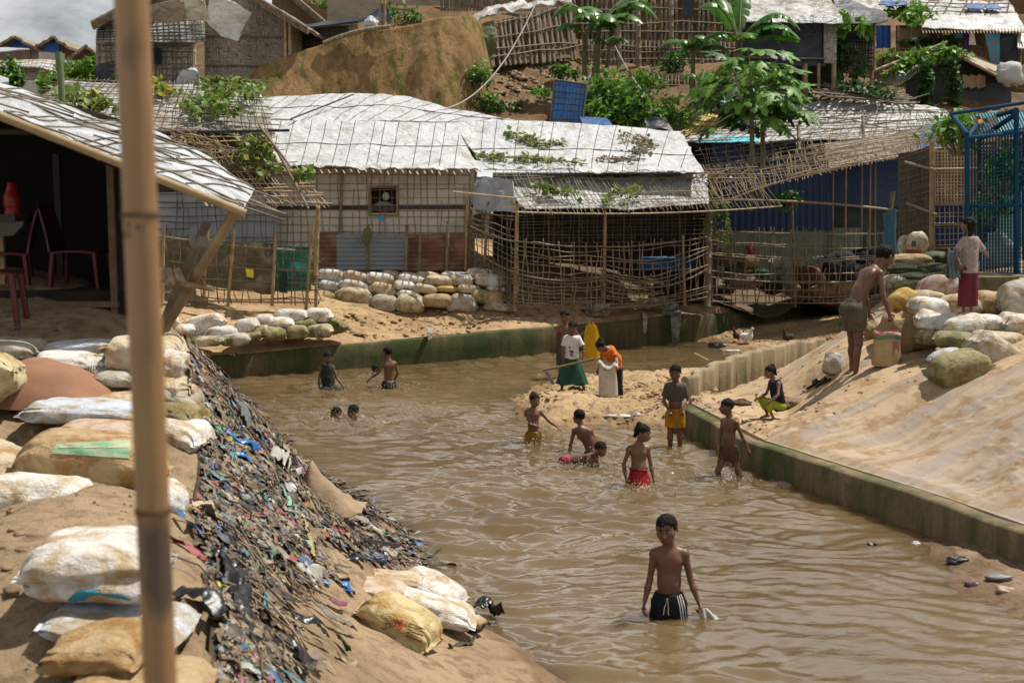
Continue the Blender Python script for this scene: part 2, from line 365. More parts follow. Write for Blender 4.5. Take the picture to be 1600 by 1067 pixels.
# ================================================================ water
WATERP = []   # (x, y, strength) ring ripples round the bathers
for px, py, s in ((1045, 977, 1.5), (998, 764, .8), (1135, 750, .9), (1057, 703, .4), (925, 712, .7), (908, 729, .9), (832, 695, .6), (513, 607, .9), (608, 605, 1.), (588, 590, .9), (527, 653, .9), (556, 661, 1.), (640, 640, .8)):
    p = G(px, py); WATERP.append((p[0], p[1], s))
_rs = np.random.RandomState(3); WV = []
for i in range(40):
    lam = .13 * (1.15 / .13) ** (i / 39.); an = _rs.normal(R(93), R(24)); WV.append((lam, an, _rs.rand() * 6.28, .0066 * lam * (2.0 if lam < .3 else 1.6 if lam < .6 else .7)))
def waterh(x, y):
    P = np.stack([x, y, 0 * x], -1); wob = fbm(P * .8, 3, 5) * .22; amp = .75 + .75 * vn(P * .33, 9); z = 0 * x
    for lam, an, ph, A in WV: z = z + A * np.sin((np.cos(an) * (x + wob) + np.sin(an) * (y + wob)) * 6.283 / lam + ph + wob * 2)
    z = z * np.clip(amp, .25, 1.5); ch = 0 * x
    for X, Y, s in WATERP:
        d = np.hypot(x - X, y - Y); z = z + .006 * s * np.sin(d * 6.283 / .24 - 1) * np.exp(-d / .75) * np.clip(d / .1, 0, 1)
        if s > .45 and Y > 12: ch = ch + s * np.exp(-(((x - X) / 1.5) ** 2 + ((y - Y) / .9) ** 2))
    z = z + np.clip(ch, 0, 1.3) * (.016 * fbm(P * 5.5, 3, 21) + .012 * np.abs(vn(P * 11, 31)))
    return z
ys = [6.]
while ys[-1] < 36: ys.append(ys[-1] + .0034 * ys[-1] + (.0 if ys[-1] < 20 else .03))
ys = np.array(ys); t = np.linspace(0, 1, 420)
X = (-1.6 - .40 * (ys - 6))[:, None] * (1 - t) + (5.0 + .19 * (ys - 6))[:, None] * t; X = np.maximum(X, -9.); Y = ys[:, None] + 0 * X
mb = MB(); mb.grid(np.stack([X, Y, waterh(X, Y)], -1), flip=True)
m, nt, b = nodes('muddy_water'); v = coords(nt, 'World')
lk(nt, ramp(nt, noise(nt, v, .35, 4, .5), [(.35, (.098, .064, .029)), (.65, (.140, .096, .047))]), b.inputs['Base Color'])
b.inputs['Subsurface Weight'].default_value = .75; b.inputs['Subsurface Radius'].default_value = (.5, .38, .22); b.inputs['Subsurface Scale'].default_value = 1.1; b.subsurface_method = 'BURLEY'; b.inputs['Roughness'].default_value = .035; b.inputs['IOR'].default_value = 1.85; b.inputs['Specular IOR Level'].default_value = .62
bump(nt, b, noise(nt, coords(nt, 'World', (1, 1.7, 1)), 9, 4, .55, .3), .13, .05)
WATERM = m
put('water', mb, m, kind='structure')

# ================================================================ ground sheets
def field(name, f, ys, xl, xr, nx, mat, na=.03, nf=3., cl=.0, seed=1, edge=True):
    ys = np.asarray(ys); t = np.linspace(0, 1, nx); X = np.array([xl(y) for y in ys])[:, None] * (1 - t) + np.array([xr(y) for y in ys])[:, None] * t
    Y = ys[:, None] + 0 * X; P = np.stack([X, Y, 0 * X], -1)
    Z = f(X, Y) + na * fbm(P * nf, 4, seed) + cl * np.maximum(0, fbm(P * nf * 2.6, 3, seed + 9)) * np.clip(fbm(P * .8, 2, seed + 4) + .3, 0, 1)
    if name == 'hillside': Z[0] = np.where(X[0] < -3.5, .2, Z[0])
    if name == 'slope': Z = np.where(Y < 17.6, np.minimum(Z, .335 + np.maximum(0, X - X[:, :1] - .05) * .45), Z); Z[:, 0] = .05
    mb = MB(); mb.grid(np.stack([X, Y, Z], -1), flip=True); o = put(name, mb, mat, kind='structure'); return o
# --- embankment on the near side
CRESTL = [(-1.0, 3.5, 1.38), (-1.29, 5, 1.42), (-1.8, 6.5, 1.5), (-2.24, 8.5, 1.72), (-2.9, 10.3, 2.0), (-3.3, 12, 1.85), (-4.0, 14, 1.6), (-5, 17, 1.3), (-6.2, 20, .9), (-6.8, 23, .8)]
WLINE = [(.55, 6.5), (.25, 8), (-.19, 8.9), (-.84, 10.7), (-1.58, 12.5), (-2.57, 14.4), (-3.54, 16.8), (-4.6, 20), (-5.3, 22.5)]
pts = list(CRESTL)
pts += [(-.55, 4.2, .9), (-.9, 5.4, .95), (-1.36, 7.0, .88), (-1.23, 9, .62), (-1.55, 10.3, .45), (-2.45, 12.6, .32)]
pts += [(x, y, 0.) for x, y in WLINE] + [(x + .9, y + .4, -.35) for x, y in WLINE] + [(x + 2, y + .9, -.6) for x, y in WLINE]
pts += [(-1.8, 3.5, 1.3), (-3, 4, 1.33), (-3, 6, 1.45), (-2.6, 7, 1.6), (-3.2, 8, 1.84), (-4, 8, 1.9), (-4, 9.5, 2.14), (-6, 10, 2.22), (-8, 6, 1.6), (-8, 14, 2.3), (-8, 20, 2.0), (-9, 24, 1.6), (-5.5, 14, 2.2), (-12, 10, 2.3), (-12, 20, 2.3), (0.4, 4.5, .35), (.9, 5, .0), (0, 1, 1.35), (-2, 1, 1.35), (0, 2.4, 1.33)]
zl = tps(pts)
field('embankment', zl, np.geomspace(1.0, 24, 380), lambda y: -5.5 - .28 * y, lambda y: np.interp(y, [1, 2.6, 6, 8, 16.8, 24], [1.5, 1.5, 1.3, .8, -2.9, -5.0]), 330, DIRT, .022, 4, .05, 3)
# --- terrace behind the mossy wall
FW = [(-5.6, 22.4), (-4.95, 22.65), (-2.557, 24.3), (0, 25.9), (1.56, 27.0), (3.93, 28.7), (4.8, 29.45), (6.7, 31.8), (9.11, 34.6), (11, 36.5)]
FZ = [.43, .44, .5, .58, .585, .65, .62, .5, .42, .4]
pts = [(x, y, z - .02) for (x, y), z in zip(FW, FZ)] + [(x + .3, y - 1.2, z - .3) for (x, y), z in zip(FW, FZ)]
for px, py, Y in ((400, 482, 25.5), (300, 492, 24.2), (640, 492, 26.8), (540, 505, 25.3), (640, 424, 28.6), (500, 420, 28.3), (740, 424, 28.8), (900, 487, 27.4), (1000, 482, 28.6), (1110, 475, 29.9), (1250, 474, 31.6), (1390, 470, 33.2)): p = W(px, py, Y); pts.append(tuple(p))
pts += [(0, 30, 1.7), (3, 32, 1.5), (7, 35, 1.35), (11, 38, 1.3), (-8, 25, 1.4), (-8, 30, 2.), (-6, 36, 2.6), (0, 37, 2.6), (8, 40, 2.4), (14, 40, 2.2), (-14, 30, 2.4), (-14, 40, 3.), (0, 44, 3.2), (14, 46, 3.2)]
zf = tps(pts); fwy = interp_line([(y, x) for x, y in FW])
tx = np.linspace(-24, 15, 430); fy = np.interp(tx, [q[0] for q in FW], [q[1] for q in FW])
tt = np.concatenate([np.linspace(-.05, 4, 90), np.linspace(4.2, 16, 40)]); X = tx[:, None] + 0 * tt; Y = fy[:, None] + .12 + tt; P = np.stack([X, Y, 0 * X], -1)
Z = np.maximum(zf(X, Y), np.interp(X, [q[0] for q in FW], FZ) - .04 + .03 * tt) + (.03 * fbm(P * 2.6, 4, 11) + .06 * np.maximum(0, fbm(P * 5, 3, 12)) * np.clip(fbm(P * .7, 2, 13) + .3, 0, 1)) * np.clip(tt / .4, 0, 1)
Z[:, 0] = .1
mb = MB(); mb.grid(np.stack([X, Y, Z], -1)); put('terrace', mb, TERR, kind='structure')
# --- sloping bank beyond the lower wall
RW = [(5.9, 5.5), (4.47, 10.6), (4.07, 11.8), (3.61, 12.95), (2.99, 14.55), (2.52, 17.4), (2.56, 17.9)]
SP = [(2.62, 17.9), (3.1, 18.7), (3.75, 19.6), (4.4, 20.6), (5.1, 21.9), (6.35, 24.0), (7.0, 25.2)]
pts = [(x + .05, y, .35) for x, y in RW] + [(x - .4, y, .1) for x, y in RW[:-1]]
pts += [(3.2, 18.4, .34), (3.9, 19.4, .33), (4.5, 20.2, .35), (6.4, 23.8, .56), (5.3, 21.8, .42)]
for px, py, Y in ((1515, 562, 15.1), (1300, 560, 17.0), (1450, 602, 14.6), (1330, 587, 16), (1598, 650, 12.6), (1420, 700, 13.6), (1500, 760, 11.9), (1340, 505, 20.0), (1400, 470, 19), (1540, 436, 19), (1260, 610, 16.8), (1200, 660, 16.3), (1150, 615, 17.9), (1440, 540, 16.6)): pts.append(tuple(W(px, py, Y)))
pts += [(9, 12, 2.2), (9, 16, 2.3), (9.5, 20, 2.3), (12, 14, 2.9), (12, 22, 2.6), (7.6, 21, 2.0), (8.5, 24, 2.0), (8, 8, 1.4), (11, 26, 2.2)]
zr = tps(pts)
bx_ = interp_line(RW + SP[1:]); zr0 = zr; zr = lambda x, y: np.maximum(zr0(x, y), np.where(np.asarray(y) < 17.6, .385, -9)); field('slope', zr, np.concatenate([np.linspace(5.5, 10, 60), np.linspace(10.02, 25.2, 330)]), lambda y: bx_(y) + .06, lambda y: 8 + .32 * (y - 5), 380, SLOPE, .009, 5, .04, 5)
# --- the beach under the far end of the mossy wall
pts = [(4.7, 27.4, 0.), (4.5, 29.6, .02), (6.9, 29, .2), (8.2, 31, .33), (5.8, 25.6, .0), (5, 23.5, -.3), (4, 27, -.25), (3.6, 29, -.25), (6.3, 24.4, .05), (7.6, 26, .45), (8.5, 28, .8), (9.5, 33, .4), (10, 30, .8), (6.5, 31.4, .2), (10, 26, 1.4)]
zb = tps(pts); field('beach', zb, np.linspace(22.5, 36, 140), lambda y: np.interp(y, [22.5, 24, 25.2, 26], [6.0, 6.2, 4.5, 3.4]), lambda y: 11., 150, TERR, .03, 3, .05, 6)
# --- sand bar in the middle
pts = []
for px, py in ((803, 640), (850, 652), (905, 662), (960, 662), (1020, 672), (1078, 668), (840, 603), (900, 590), (960, 585), (1020, 580), (1085, 575)): pts.append((*G(px, py)[:2], 0.))
for px, py in ((770, 650), (860, 690), (960, 690), (1040, 700), (800, 590), (900, 565), (1020, 560)): pts.append((*G(px, py)[:2], -.25))
for px, py, z in ((830, 620, .24), (868, 614, .22), (921, 622, .2), (870, 632, .24), (945, 622, .13), (1000, 620, .17), (1060, 605, .3), (1085, 620, .35), (1060, 645, .2), (1000, 648, .1), (1100, 600, .36)): pts.append(tuple(G(px, py, z)))
zs = tps(pts)
field('sand_bar', lambda x, y: zs(x, y), np.linspace(16.3, 23.6, 190), lambda y: -.6, lambda y: np.interp(y, [16, 17.4, 18, 19, 20, 24], [2.5, 2.5, 2.95, 3.2, 3.6, 5.6]), 210, SAND, .03, 3.4, .06, 8)
# --- little mud bar at the foot of the lower wall
pts = [(*G(px, py)[:2], z) for px, py, z in ((1440, 850, .0), (1490, 915, .0), (1560, 950, .0), (1640, 1000, .0), (1400, 870, -.2), (1460, 960, -.2), (1560, 1010, -.2), (1420, 820, -.05))] + [tuple(G(*q)) for q in ((1500, 865, .05), (1600, 880, .09), (1600, 930, .06), (1540, 900, .06), (1650, 930, .1), (1480, 846, .03))]
zm = tps(pts); field('mud_bar', zm, np.linspace(7.5, 12.3, 90), lambda y: 2.9 + (y - 7.5) * .05, lambda y: bx_(y) + .05, 110, sand_mat('mud', (.30, .22, .15), (.22, .155, .10), (.15, .10, .06)), .015, 6, .03, 10)

# ================================================================ walls along the water
def wall(name, line, ztop, zbot, th, mat, label, cat='wall', jit=.008, pile=None):
    L = np.array(line); d = np.concatenate([[0], np.cumsum(np.hypot(*np.diff(L, axis=0).T))]); n = int(d[-1] / .12); s = np.linspace(0, d[-1], n)
    x = np.interp(s, d, L[:, 0]); y = np.interp(s, d, L[:, 1]); zt = np.interp(s, d, ztop); T = np.stack([np.gradient(x), np.gradient(y)], 1); T /= np.linalg.norm(T, axis=1)[:, None]
    Nn = np.stack([T[:, 1], -T[:, 0]], 1); off = pile(s) if pile else 0 * s
    zt = zt + jit * fbm(np.stack([s * 2, 0 * s, 0 * s], 1), 4, 3) - 2.2 * jit * np.clip(fbm(np.stack([s * 1.3 + 9, 0 * s, 0 * s], 1), 3, 8) - .35, 0, 1); rows = []
    for k, (o, tz) in enumerate(((0, 0), (0, .35), (0, .7), (0, .96), (.03, 1), (th - .03, 1), (th, .97), (th, .5), (th, 0))):
        z = zbot + (zt - zbot) * tz; rows.append(np.stack([x - Nn[:, 0] * (o - off), y - Nn[:, 1] * (o - off), z], -1))
    P = np.stack(rows, 1); P = P + (jit * fbm(P * 4, 3, 5))[..., None] * np.array([.6, .6, .3]); mb = MB(); mb.grid(P, flip=True)
    for e in (0, -1): mb.grid(np.stack([P[e][:5][:, None], P[e][8:3:-1][:, None]], 0)[:, :, 0], flip=(e == 0))
    return put(name, mb, mat, None, label, cat)
wall('retaining_wall', FW, FZ, -.5, .22, CONC, 'low moss-green concrete river wall curving below the bamboo huts')
wall('retaining_wall', RW, [.36] * 6 + [.4], -.5, .2, CONC2, 'brown stained concrete wall holding back the sandy slope where the children wade')
def pf(s):
    p = (s % .62) / .62; return .10 * np.clip(np.where(p < .5, (np.abs(p - .25) < .16) * 1., 0) + np.clip(1 - np.abs(np.abs(p - .25) - .16) / .05, 0, 1), 0, 1)
wall('sheet_pile_wall', SP, [.66, .76, .80, .80, .76, .60, .56], -.4, .12, CONC3, 'grooved pale sheet pile wall capped with sand between the sand bar and slope', 'wall', .016, pf)
# ================================================================ materials for the shelters
def tarp_mat(name, c, dirt, fold=.5, rough=.42, dt=(.52, .75), spec=.4):
    m, nt, b = nodes(name); v = coords(nt, 'World')
    a = ramp(nt, noise(nt, v, .8, 6, .65, .6), [(.35, (c[0] * .86, c[1] * .86, c[2] * .87)), (.6, c)])
    a = mixc(nt, ramp(nt, noise(nt, v, 1.7, 8, .7, .5), [(dt[0], (0, 0, 0)), (dt[1], (1, 1, 1))]), a, dirt); lk(nt, a, b.inputs['Base Color'])
    b.inputs['Roughness'].default_value = rough; b.inputs['Specular IOR Level'].default_value = spec
    p = bump(nt, b, noise(nt, coords(nt, 'World', (1.2, 1, 1.6)), 2.2, 4, .55, 1.2), fold, .12); bump(nt, b, noise(nt, v, 14, 5, .6, .8), fold * .7, .02, p); return m
TW = tarp_mat('white_tarp', (.51, .52, .53), (.30, .27, .22), 1.0, .42, (.48, .7))
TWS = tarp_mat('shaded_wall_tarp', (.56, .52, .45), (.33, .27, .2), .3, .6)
TG = tarp_mat('grey_tarp', (.34, .36, .38), (.19, .18, .16), .5)
TS = tarp_mat('silver_tarp', (.5, .5, .49), (.20, .165, .12), .7, .38, (.42, .6))
TK = tarp_mat('black_tarp', (.022, .026, .033), (.05, .05, .05), .6, .45)
TB = tarp_mat('blue_tarp', (.03, .085, .25), (.06, .08, .13), .5, .45)
TN = tarp_mat('navy_sheet', (.007, .024, .078), (.01, .02, .045), .3, .5)
TT = tarp_mat('teal_sheet', (.10, .29, .29), (.06, .17, .16), .4, .5)
TY = tarp_mat('yellow_tarp', (.50, .36, .07), (.3, .2, .06), .4, .5)
TO = tarp_mat('olive_tarp', (.11, .115, .05), (.06, .06, .03), .6, .6)
TC = tarp_mat('canvas', (.33, .27, .19), (.2, .15, .1), .6, .7)
LAT = M('split_bamboo', (.17, .125, .08), (.34, .265, .175), 6, .75, .3, 60)
LATD = M('weathered_split_bamboo', (.10, .082, .062), (.22, .18, .135), 6, .8, .3, 60)
LATL = M('pale_split_bamboo', (.36, .28, .175), (.54, .43, .28), 6, .65, .2, 60)
BAM = M('bamboo_pole', (.23, .155, .075), (.36, .26, .14), 5, .55, .2, 50, c3=(.13, .09, .05), s3=2.5)
BAMG = M('grey_bamboo_pole', (.15, .115, .075), (.27, .21, .145), 5, .7, .2, 50, c3=(.08, .065, .05), s3=2.5)
THA = M('thatch', (.13, .10, .07), (.33, .27, .19), 9, .9, .6, 40, .03)
ROPE = M('dark_cord', (.06, .055, .05), rough=.8)
WOOD = M('raw_wood', (.22, .14, .075), (.33, .22, .12), 6, .7, .3, 30, stretch=(1, 1, .2))
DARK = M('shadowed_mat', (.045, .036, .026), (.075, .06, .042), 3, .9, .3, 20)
def mat_weave():
    m, nt, b = nodes('woven_mat'); tc = N(nt, 'ShaderNodeTexCoord'); mp = N(nt, 'ShaderNodeMapping'); mp.inputs['Rotation'].default_value = (0, 0, R(0)); lk(nt, tc.outputs['UV'], mp.inputs['Vector'])
    ck = N(nt, 'ShaderNodeTexChecker'); ck.inputs['Scale'].default_value = 3.2; lk(nt, mp.outputs[0], ck.inputs['Vector'])
    f = []
    for sc in ((9, 1.2, 1), (1.2, 9, 1)):
        m2 = N(nt, 'ShaderNodeMapping'); m2.inputs['Scale'].default_value = sc; lk(nt, tc.outputs['UV'], m2.inputs['Vector']); f.append(noise(nt, m2.outputs[0], 3, 3, .6))
    x = mixc(nt, ck.outputs['Fac'], f[0], f[1])
    v = coords(nt, 'World'); a = ramp(nt, x, [(.36, (.085, .072, .056)), (.46, (.25, .215, .17)), (.6, (.42, .37, .30))])
    a = mixc(nt, ramp(nt, noise(nt, v, .7, 5, .6), [(.35, (0, 0, 0)), (.7, (1, 1, 1))]), a, mixc(nt, 1., a, (.62, .6, .6), 'MULTIPLY')); lk(nt, a, b.inputs['Base Color']); b.inputs['Roughness'].default_value = .8
    bump(nt, b, x, .6, .02); return m
WEAVE = mat_weave()
ZINC = tarp_mat('zinc', (.24, .27, .28), (.22, .14, .09), .15, .5, (.6, .75))
RUST = tarp_mat('rusted_zinc', (.17, .075, .04), (.30, .17, .10), .15, .8, (.45, .6))

# ================================================================ builders
def Q(px, py, Y): return W(px, py, Y)
def lat(mb, A, B, C, D, nu, nv, r=.008, jit=.3, over=.02, mi=0, bulge=None, n=4, wob=.0, skip=0, r2=None):
    """crossed sticks over the patch A-B (u) / D-C"""
    A, B, C, D = [np.asarray(q, float) for q in (A, B, C, D)]; nn = nrm(np.cross(B - A, D - A)); rs = np.random
    def pt(u, v):
        p = A * (1 - u) * (1 - v) + B * u * (1 - v) + C * u * v + D * (1 - u) * v
        return p + (np.asarray(bulge) * (4 * u * (1 - u)) * (4 * v * (1 - v)) if bulge is not None else 0)
    for d in (0, 1):
        cnt = nu if d == 0 else nv; q = r if d == 0 or r2 is None else r2
        for i in range(cnt):
            if rs.rand() < skip: continue
            c = (i + .5 + rs.uniform(-jit, jit)) / cnt; dv = rs.normal(0, jit * .5) / cnt; a0 = -over * rs.rand() * 2; a1 = 1 + over * rs.rand() * 2
            if skip and rs.rand() < .3: a1 = rs.uniform(.5, 1)
            P = []
            for t in np.linspace(a0, a1, 6):
                cc = c + dv * (t - .5) + wob / cnt * rs.normal(); P.append(pt(cc, t) if d == 0 else pt(t, cc))
            mb.tube(np.array(P) + nn * (q if d else -q) * 1.0, q * rs.uniform(.75, 1.2), n, mi, True)
def ruled(lo, hi, nu, nv, amp=.03, sag=0, sc=1.6, seed=0, edge=.0):
    lo = np.array(lo, float); hi = np.array(hi, float)
    def rs_(L):
        d = np.concatenate([[0], np.cumsum(np.linalg.norm(np.diff(L, axis=0), axis=1))]); s = np.linspace(0, d[-1], nu); return np.stack([np.interp(s, d, L[:, i]) for i in range(3)], 1)
    a, b = rs_(lo), rs_(hi); t = np.linspace(0, 1, nv)[None, :, None]; P = a[:, None] * (1 - t) + b[:, None] * t
    n = nrm(np.cross(b[0] - a[0], a[-1] - a[0])); n = n if n[2] > 0 or abs(n[2]) < .05 else -n
    k = fbm(P * sc + seed * 7.7, 4, seed)
    P = P + n * (amp * k)[..., None]; P[..., 2] -= sag * (4 * t * (1 - t))[..., 0]
    if edge: P[:, 0, 2] -= edge * np.abs(fbm(P[:, 0] * 3, 3, seed + 2))
    return P
def rope_lines(P, nlines, mb, r=.009, slant=0., axis=0, off=.015, jit=.3, n=4, dn=None):
    a, b = P.shape[:2]
    for i in range(nlines):
        c = (i + .5 + np.random.uniform(-jit, jit)) / nlines; pts = []
        for t in np.linspace(0, 1, 14):
            if axis == 0: u, v = c + slant * (t - .5), t
            else: u, v = t, c + slant * (t - .5)
            if not 0 <= u <= 1 or not 0 <= v <= 1: continue
            x, y = u * (a - 1), v * (b - 1); i0, j0 = min(int(x), a - 2), min(int(y), b - 2); fx, fy = x - i0, y - j0
            pts.append(P[i0, j0] * (1 - fx) * (1 - fy) + P[i0 + 1, j0] * fx * (1 - fy) + P[i0 + 1, j0 + 1] * fx * fy + P[i0, j0 + 1] * (1 - fx) * fy + np.array([0, -.3, .95]) * off)
        if len(pts) > 2: mb.tube(np.array(pts), r, n)
def slab(A, B, C, D, nu=8, nv=6, th=.03, amp=0., seed=0):
    P = bil(A, B, C, D, nu, nv); nn = nrm(np.cross(np.subtract(B, A), np.subtract(D, A)))
    if amp: P = P + nn * (amp * fbm(P * 1.7, 3, seed))[..., None]
    mb = MB(); mb.sheet(P, th); return mb
def corr(A, B, C, D, pitch=.09, amp=.014, along='u', nv=5):
    A, B, C, D = [np.asarray(q, float) for q in (A, B, C, D)]
    L = np.linalg.norm((D - A) if along == 'v' else (B - A)); n = int(L / pitch * 6); nn = nrm(np.cross(B - A, D - A))
    P = bil(A, B, C, D, n, nv) if along == 'u' else bil(A, B, C, D, nv, n)
    k = np.sin(np.linspace(0, L / pitch * 6.283, n)) * amp
    P = P + nn * (k[:, None, None] if along == 'u' else k[None, :, None]); mb = MB(); mb.sheet(P, .006); return mb
def pole(name, a, b, r, mat, parent=None, **kw):
    mb = MB(); mb.bamboo(a, b, r, seg=kw.pop('seg', .35), bend=kw.pop('bend', (0, 0, 0))); return put(name, mb, mat, parent, **kw)
def fence(A, B, C, D, nu, nv, label, posts, rails=(0.02, .36, .68, .98), mat=LAT, r=.011, bulge=None, name='bamboo_fence', jit=.35, wob=.12, skip=0.04, pr=.035, group=None):
    o = thing(name, (np.asarray(A) + np.asarray(B)) / 2, label, 'fence', group)
    mb = MB(); lat(mb, A, B, C, D, nu, nv, r, jit, .02, 0, bulge, 4, wob, skip); put('lattice', mb, mat, o)
    A, B, C, D = [np.asarray(q, float) for q in (A, B, C, D)]; bu = np.zeros(3) if bulge is None else np.asarray(bulge)
    for v in rails:
        a = A * (1 - v) + D * v; b = B * (1 - v) + C * v; mb = MB(); mb.bamboo(a + [0, -.03, 0], b + [0, -.03, 0], .02, 6, 0, .4, bu * 4 * v * (1 - v) + [0, 0, -.04]); put('rail', mb, BAMG, o)
    for a, b in posts: pole('post', a, b, pr, BAM, o)
    return o

# ================================================================ hillside and cliff
pts = [tuple(W(*q)) for q in ((100, 165, 45), (0, 170, 45), (230, 150, 41), (0, 128, 70), (100, 125, 70), (330, 128, 42), (200, 122, 60), (450, 190, 37), (650, 200, 37), (900, 205, 36), (1100, 210, 36), (1300, 205, 37), (1500, 205, 37), (820, 150, 39.5), (850, 100, 43), (900, 160, 40), (1000, 165, 40), (1000, 90, 44.5), (850, 60, 47), (1000, 20, 50), (460, 60, 47), (650, 30, 48), (650, 0, 52), (1200, 120, 41.5), (1400, 130, 43), (1540, 120, 44), (1200, 20, 52), (1400, 10, 54), (600, -40, 60), (900, -60, 62), (1200, -80, 64), (1550, -60, 62), (1700, 100, 44), (1750, 200, 38), (-200, 160, 50), (-200, 120, 75), (330, 90, 55), (330, 60, 62), (450, 0, 62))]
zh = tps(pts)
field('hillside', zh, np.concatenate([np.linspace(34.5, 50, 150), np.linspace(50.4, 66, 30)]), lambda y: -.55 * y, lambda y: .56 * y, 260, HILLM, .12, 1.2, .22, 31)
def cliff_mat():
    m, nt, b = nodes('cliff_clay'); v = coords(nt, 'World'); vs = coords(nt, 'World', (1.2, 1.2, .16))
    a = ramp(nt, noise(nt, vs, 1.3, 8, .66, .2), [(.32, (.15, .092, .04)), (.5, (.265, .165, .075)), (.68, (.33, .215, .10))])
    a = mixc(nt, ramp(nt, noise(nt, coords(nt, 'World', (2.4, 2.4, .2)), .8, 5, .7), [(.52, (0, 0, 0)), (.62, (1, 1, 1))]), a, (.10, .115, .025))
    a = mixc(nt, ramp(nt, noise(nt, v, 5, 7, .7), [(.34, (1, 1, 1)), (.46, (0, 0, 0))]), a, (.12, .072, .034)); lk(nt, a, b.inputs['Base Color']); b.inputs['Roughness'].default_value = .95; b.inputs['Specular IOR Level'].default_value = .1
    p = bump(nt, b, noise(nt, coords(nt, 'World', (1, 1, .3)), 3, 9, .7), .9, .15); bump(nt, b, noise(nt, v, 22, 6, .7), .5, .04, p); return m
CL = cliff_mat()
top = [(372, 136), (400, 110), (430, 94), (470, 80), (500, 70), (535, 53), (570, 47), (600, 45), (640, 38), (690, 28), (738, 22), (752, 40), (768, 110), (785, 190)]
topw = [W(x, y, 38.6 + .0012 * (x - 372) + (1.2 * max(0, (x - 700)) / 90)) for x, y in top]
bot = [W(x, 250, 37.0 + (1.6 * max(0, (x - 680)) / 100) - .6 * math.sin(x * .02)) for x, y in top]
P = ruled(bot, topw, 170, 60, .0, 0); P = P + np.array([0, -1, .15]) * (.17 * fbm(P * np.array([.55, .55, .25]), 4, 51) + .08 * fbm(P * np.array([2.2, 2, .5]), 4, 52))[..., None]
tb = [P[:, -1] + np.array([0, d, h]) for d, h in ((.25, .04), (.8, .05), (2.2, .0), (6., -.3), (12, -1.))]
P2 = np.concatenate([P, np.stack(tb, 1)], 1); P2[:, 60:, 2] += .05 * fbm(P2[:, 60:] * 2, 3, 3)
mb = MB(); mb.grid(P2); put('cliff', mb, CL, kind='structure')

# ================================================================ shelter with the white tarp roof and window
H = thing('shelter', W(500, 430, 29), 'long bamboo shelter under bright white tarp roofs, with a small dark window', 'shelter')
YW = 28.6; cols = [235, 579, 619, 742]; rows = [430, 333, 294, 258]; mb = MB()
for i in range(3):
    for j in range(3):
        if (i, j) == (1, 1): continue
        A, B, C, D = Q(cols[i], rows[j], YW), Q(cols[i + 1], rows[j], YW), Q(cols[i + 1], rows[j + 1], YW), Q(cols[i], rows[j + 1], YW); mb.sheet(bil(A, B, C, D, 12, 8), .02)
put('wall', mb, TWS, H)
mb = MB(); A, B, C, D = Q(235, 425, YW - .04), Q(742, 425, YW - .04), Q(742, 258, YW - .04), Q(235, 258, YW - .04); lat(mb, A, B, C, D, 46, 15, .0072, .25, .0, 0, None, 4, .1, .02); put('lattice', mb, LAT, H)
mb = MB(); mb.sheet(bil(Q(400, 328, YW - .02), Q(742, 327, YW - .02), Q(742, 321, YW - .02), Q(400, 322, YW - .02), 8, 2), .012); put('band', mb, TK, H)
win = MB()
for a, b in (((576, 336), (622, 336)), ((576, 292), (622, 292)), ((577, 336), (577, 291)), ((621, 336), (621, 291))): win.stick(Q(*a, YW - .03), Q(*b, YW - .03), .022, 4)
put('window_frame', win, BAM, H)
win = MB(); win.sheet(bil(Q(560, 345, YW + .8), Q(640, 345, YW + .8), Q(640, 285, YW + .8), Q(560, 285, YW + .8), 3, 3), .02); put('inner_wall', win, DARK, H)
# white tarps
Pf = ruled([Q(436, 256, 27.9), Q(560, 262, 27.8), Q(752, 264, 27.8)], [Q(404, 188, 31.6), Q(560, 191, 31.6), Q(712, 193, 31.6)], 90, 46, .035, .10, 1.4, 3, .07)
Pb = ruled([Q(398, 189, 31.65), Q(600, 189, 31.7), Q(805, 190, 31.7)], [Q(396, 152, 34.6), Q(500, 149, 34.6), Q(598, 146, 34.6), Q(640, 152, 34.4), Q(700, 170, 33.5), Q(805, 187, 32)], 90, 30, .045, .0, 1.4, 5)
for P, nm in ((Pf, 'roof'), (Pb, 'roof')):
    mb = MB(); mb.sheet(P, .02); r = put(nm, mb, TW, H); mb = MB(); rope_lines(P, 13, mb, .008, .16 if P is Pf else .12); rope_lines(P, 1, mb, .012, 0, 1); put('cord', mb, ROPE, r)
mb = MB()
for i in range(26): x = 450 + i * 11.5; mb.stick(Q(x, 258, 28.4), Q(x + 8, 269 + random.random() * 5, 27.5), .016, 5)
put('rafter', mb, LATL, H)
pole('ridge_pole', Q(455, 186, 31.3), Q(552, 148, 33.8), .025, TK, H)
for px, y0, y1 in ((533, 418, 264), (742, 420, 262)): pole('post', Q(px - 4, y0, YW - .12), Q(px + 2, y1, YW - .12), .036, BAMG, H)
# bundle behind the window
b_ = MB(); b_.ball(Q(603, 307, YW + .3), (.085, .085, .1), 10, 12); b_.ball(Q(600, 321, YW + .3), (.2, .1, .1), 8, 12, 1, .3); b_.ball(Q(600, 329, YW + .22), (.17, .1, .1), 8, 12, 2, .3)
put('laundry_bundle', b_, [M('white_cloth', (.6, .6, .58), rough=.8), M('grey_cloth', (.35, .32, .3), rough=.9), M('red_cloth', (.5, .02, .015), rough=.8)], None, 'red and white cloth bundle piled inside the dark window', 'bundle')
put('notice', slab(Q(593, 345, YW - .08), Q(600, 345, YW - .08), Q(600, 336, YW - .08), Q(593, 337, YW - .08), 3, 3, .008), M('blue_paper', (.05, .3, .6)), None, 'tiny bright blue tag tied to the lattice below the window', 'tag')
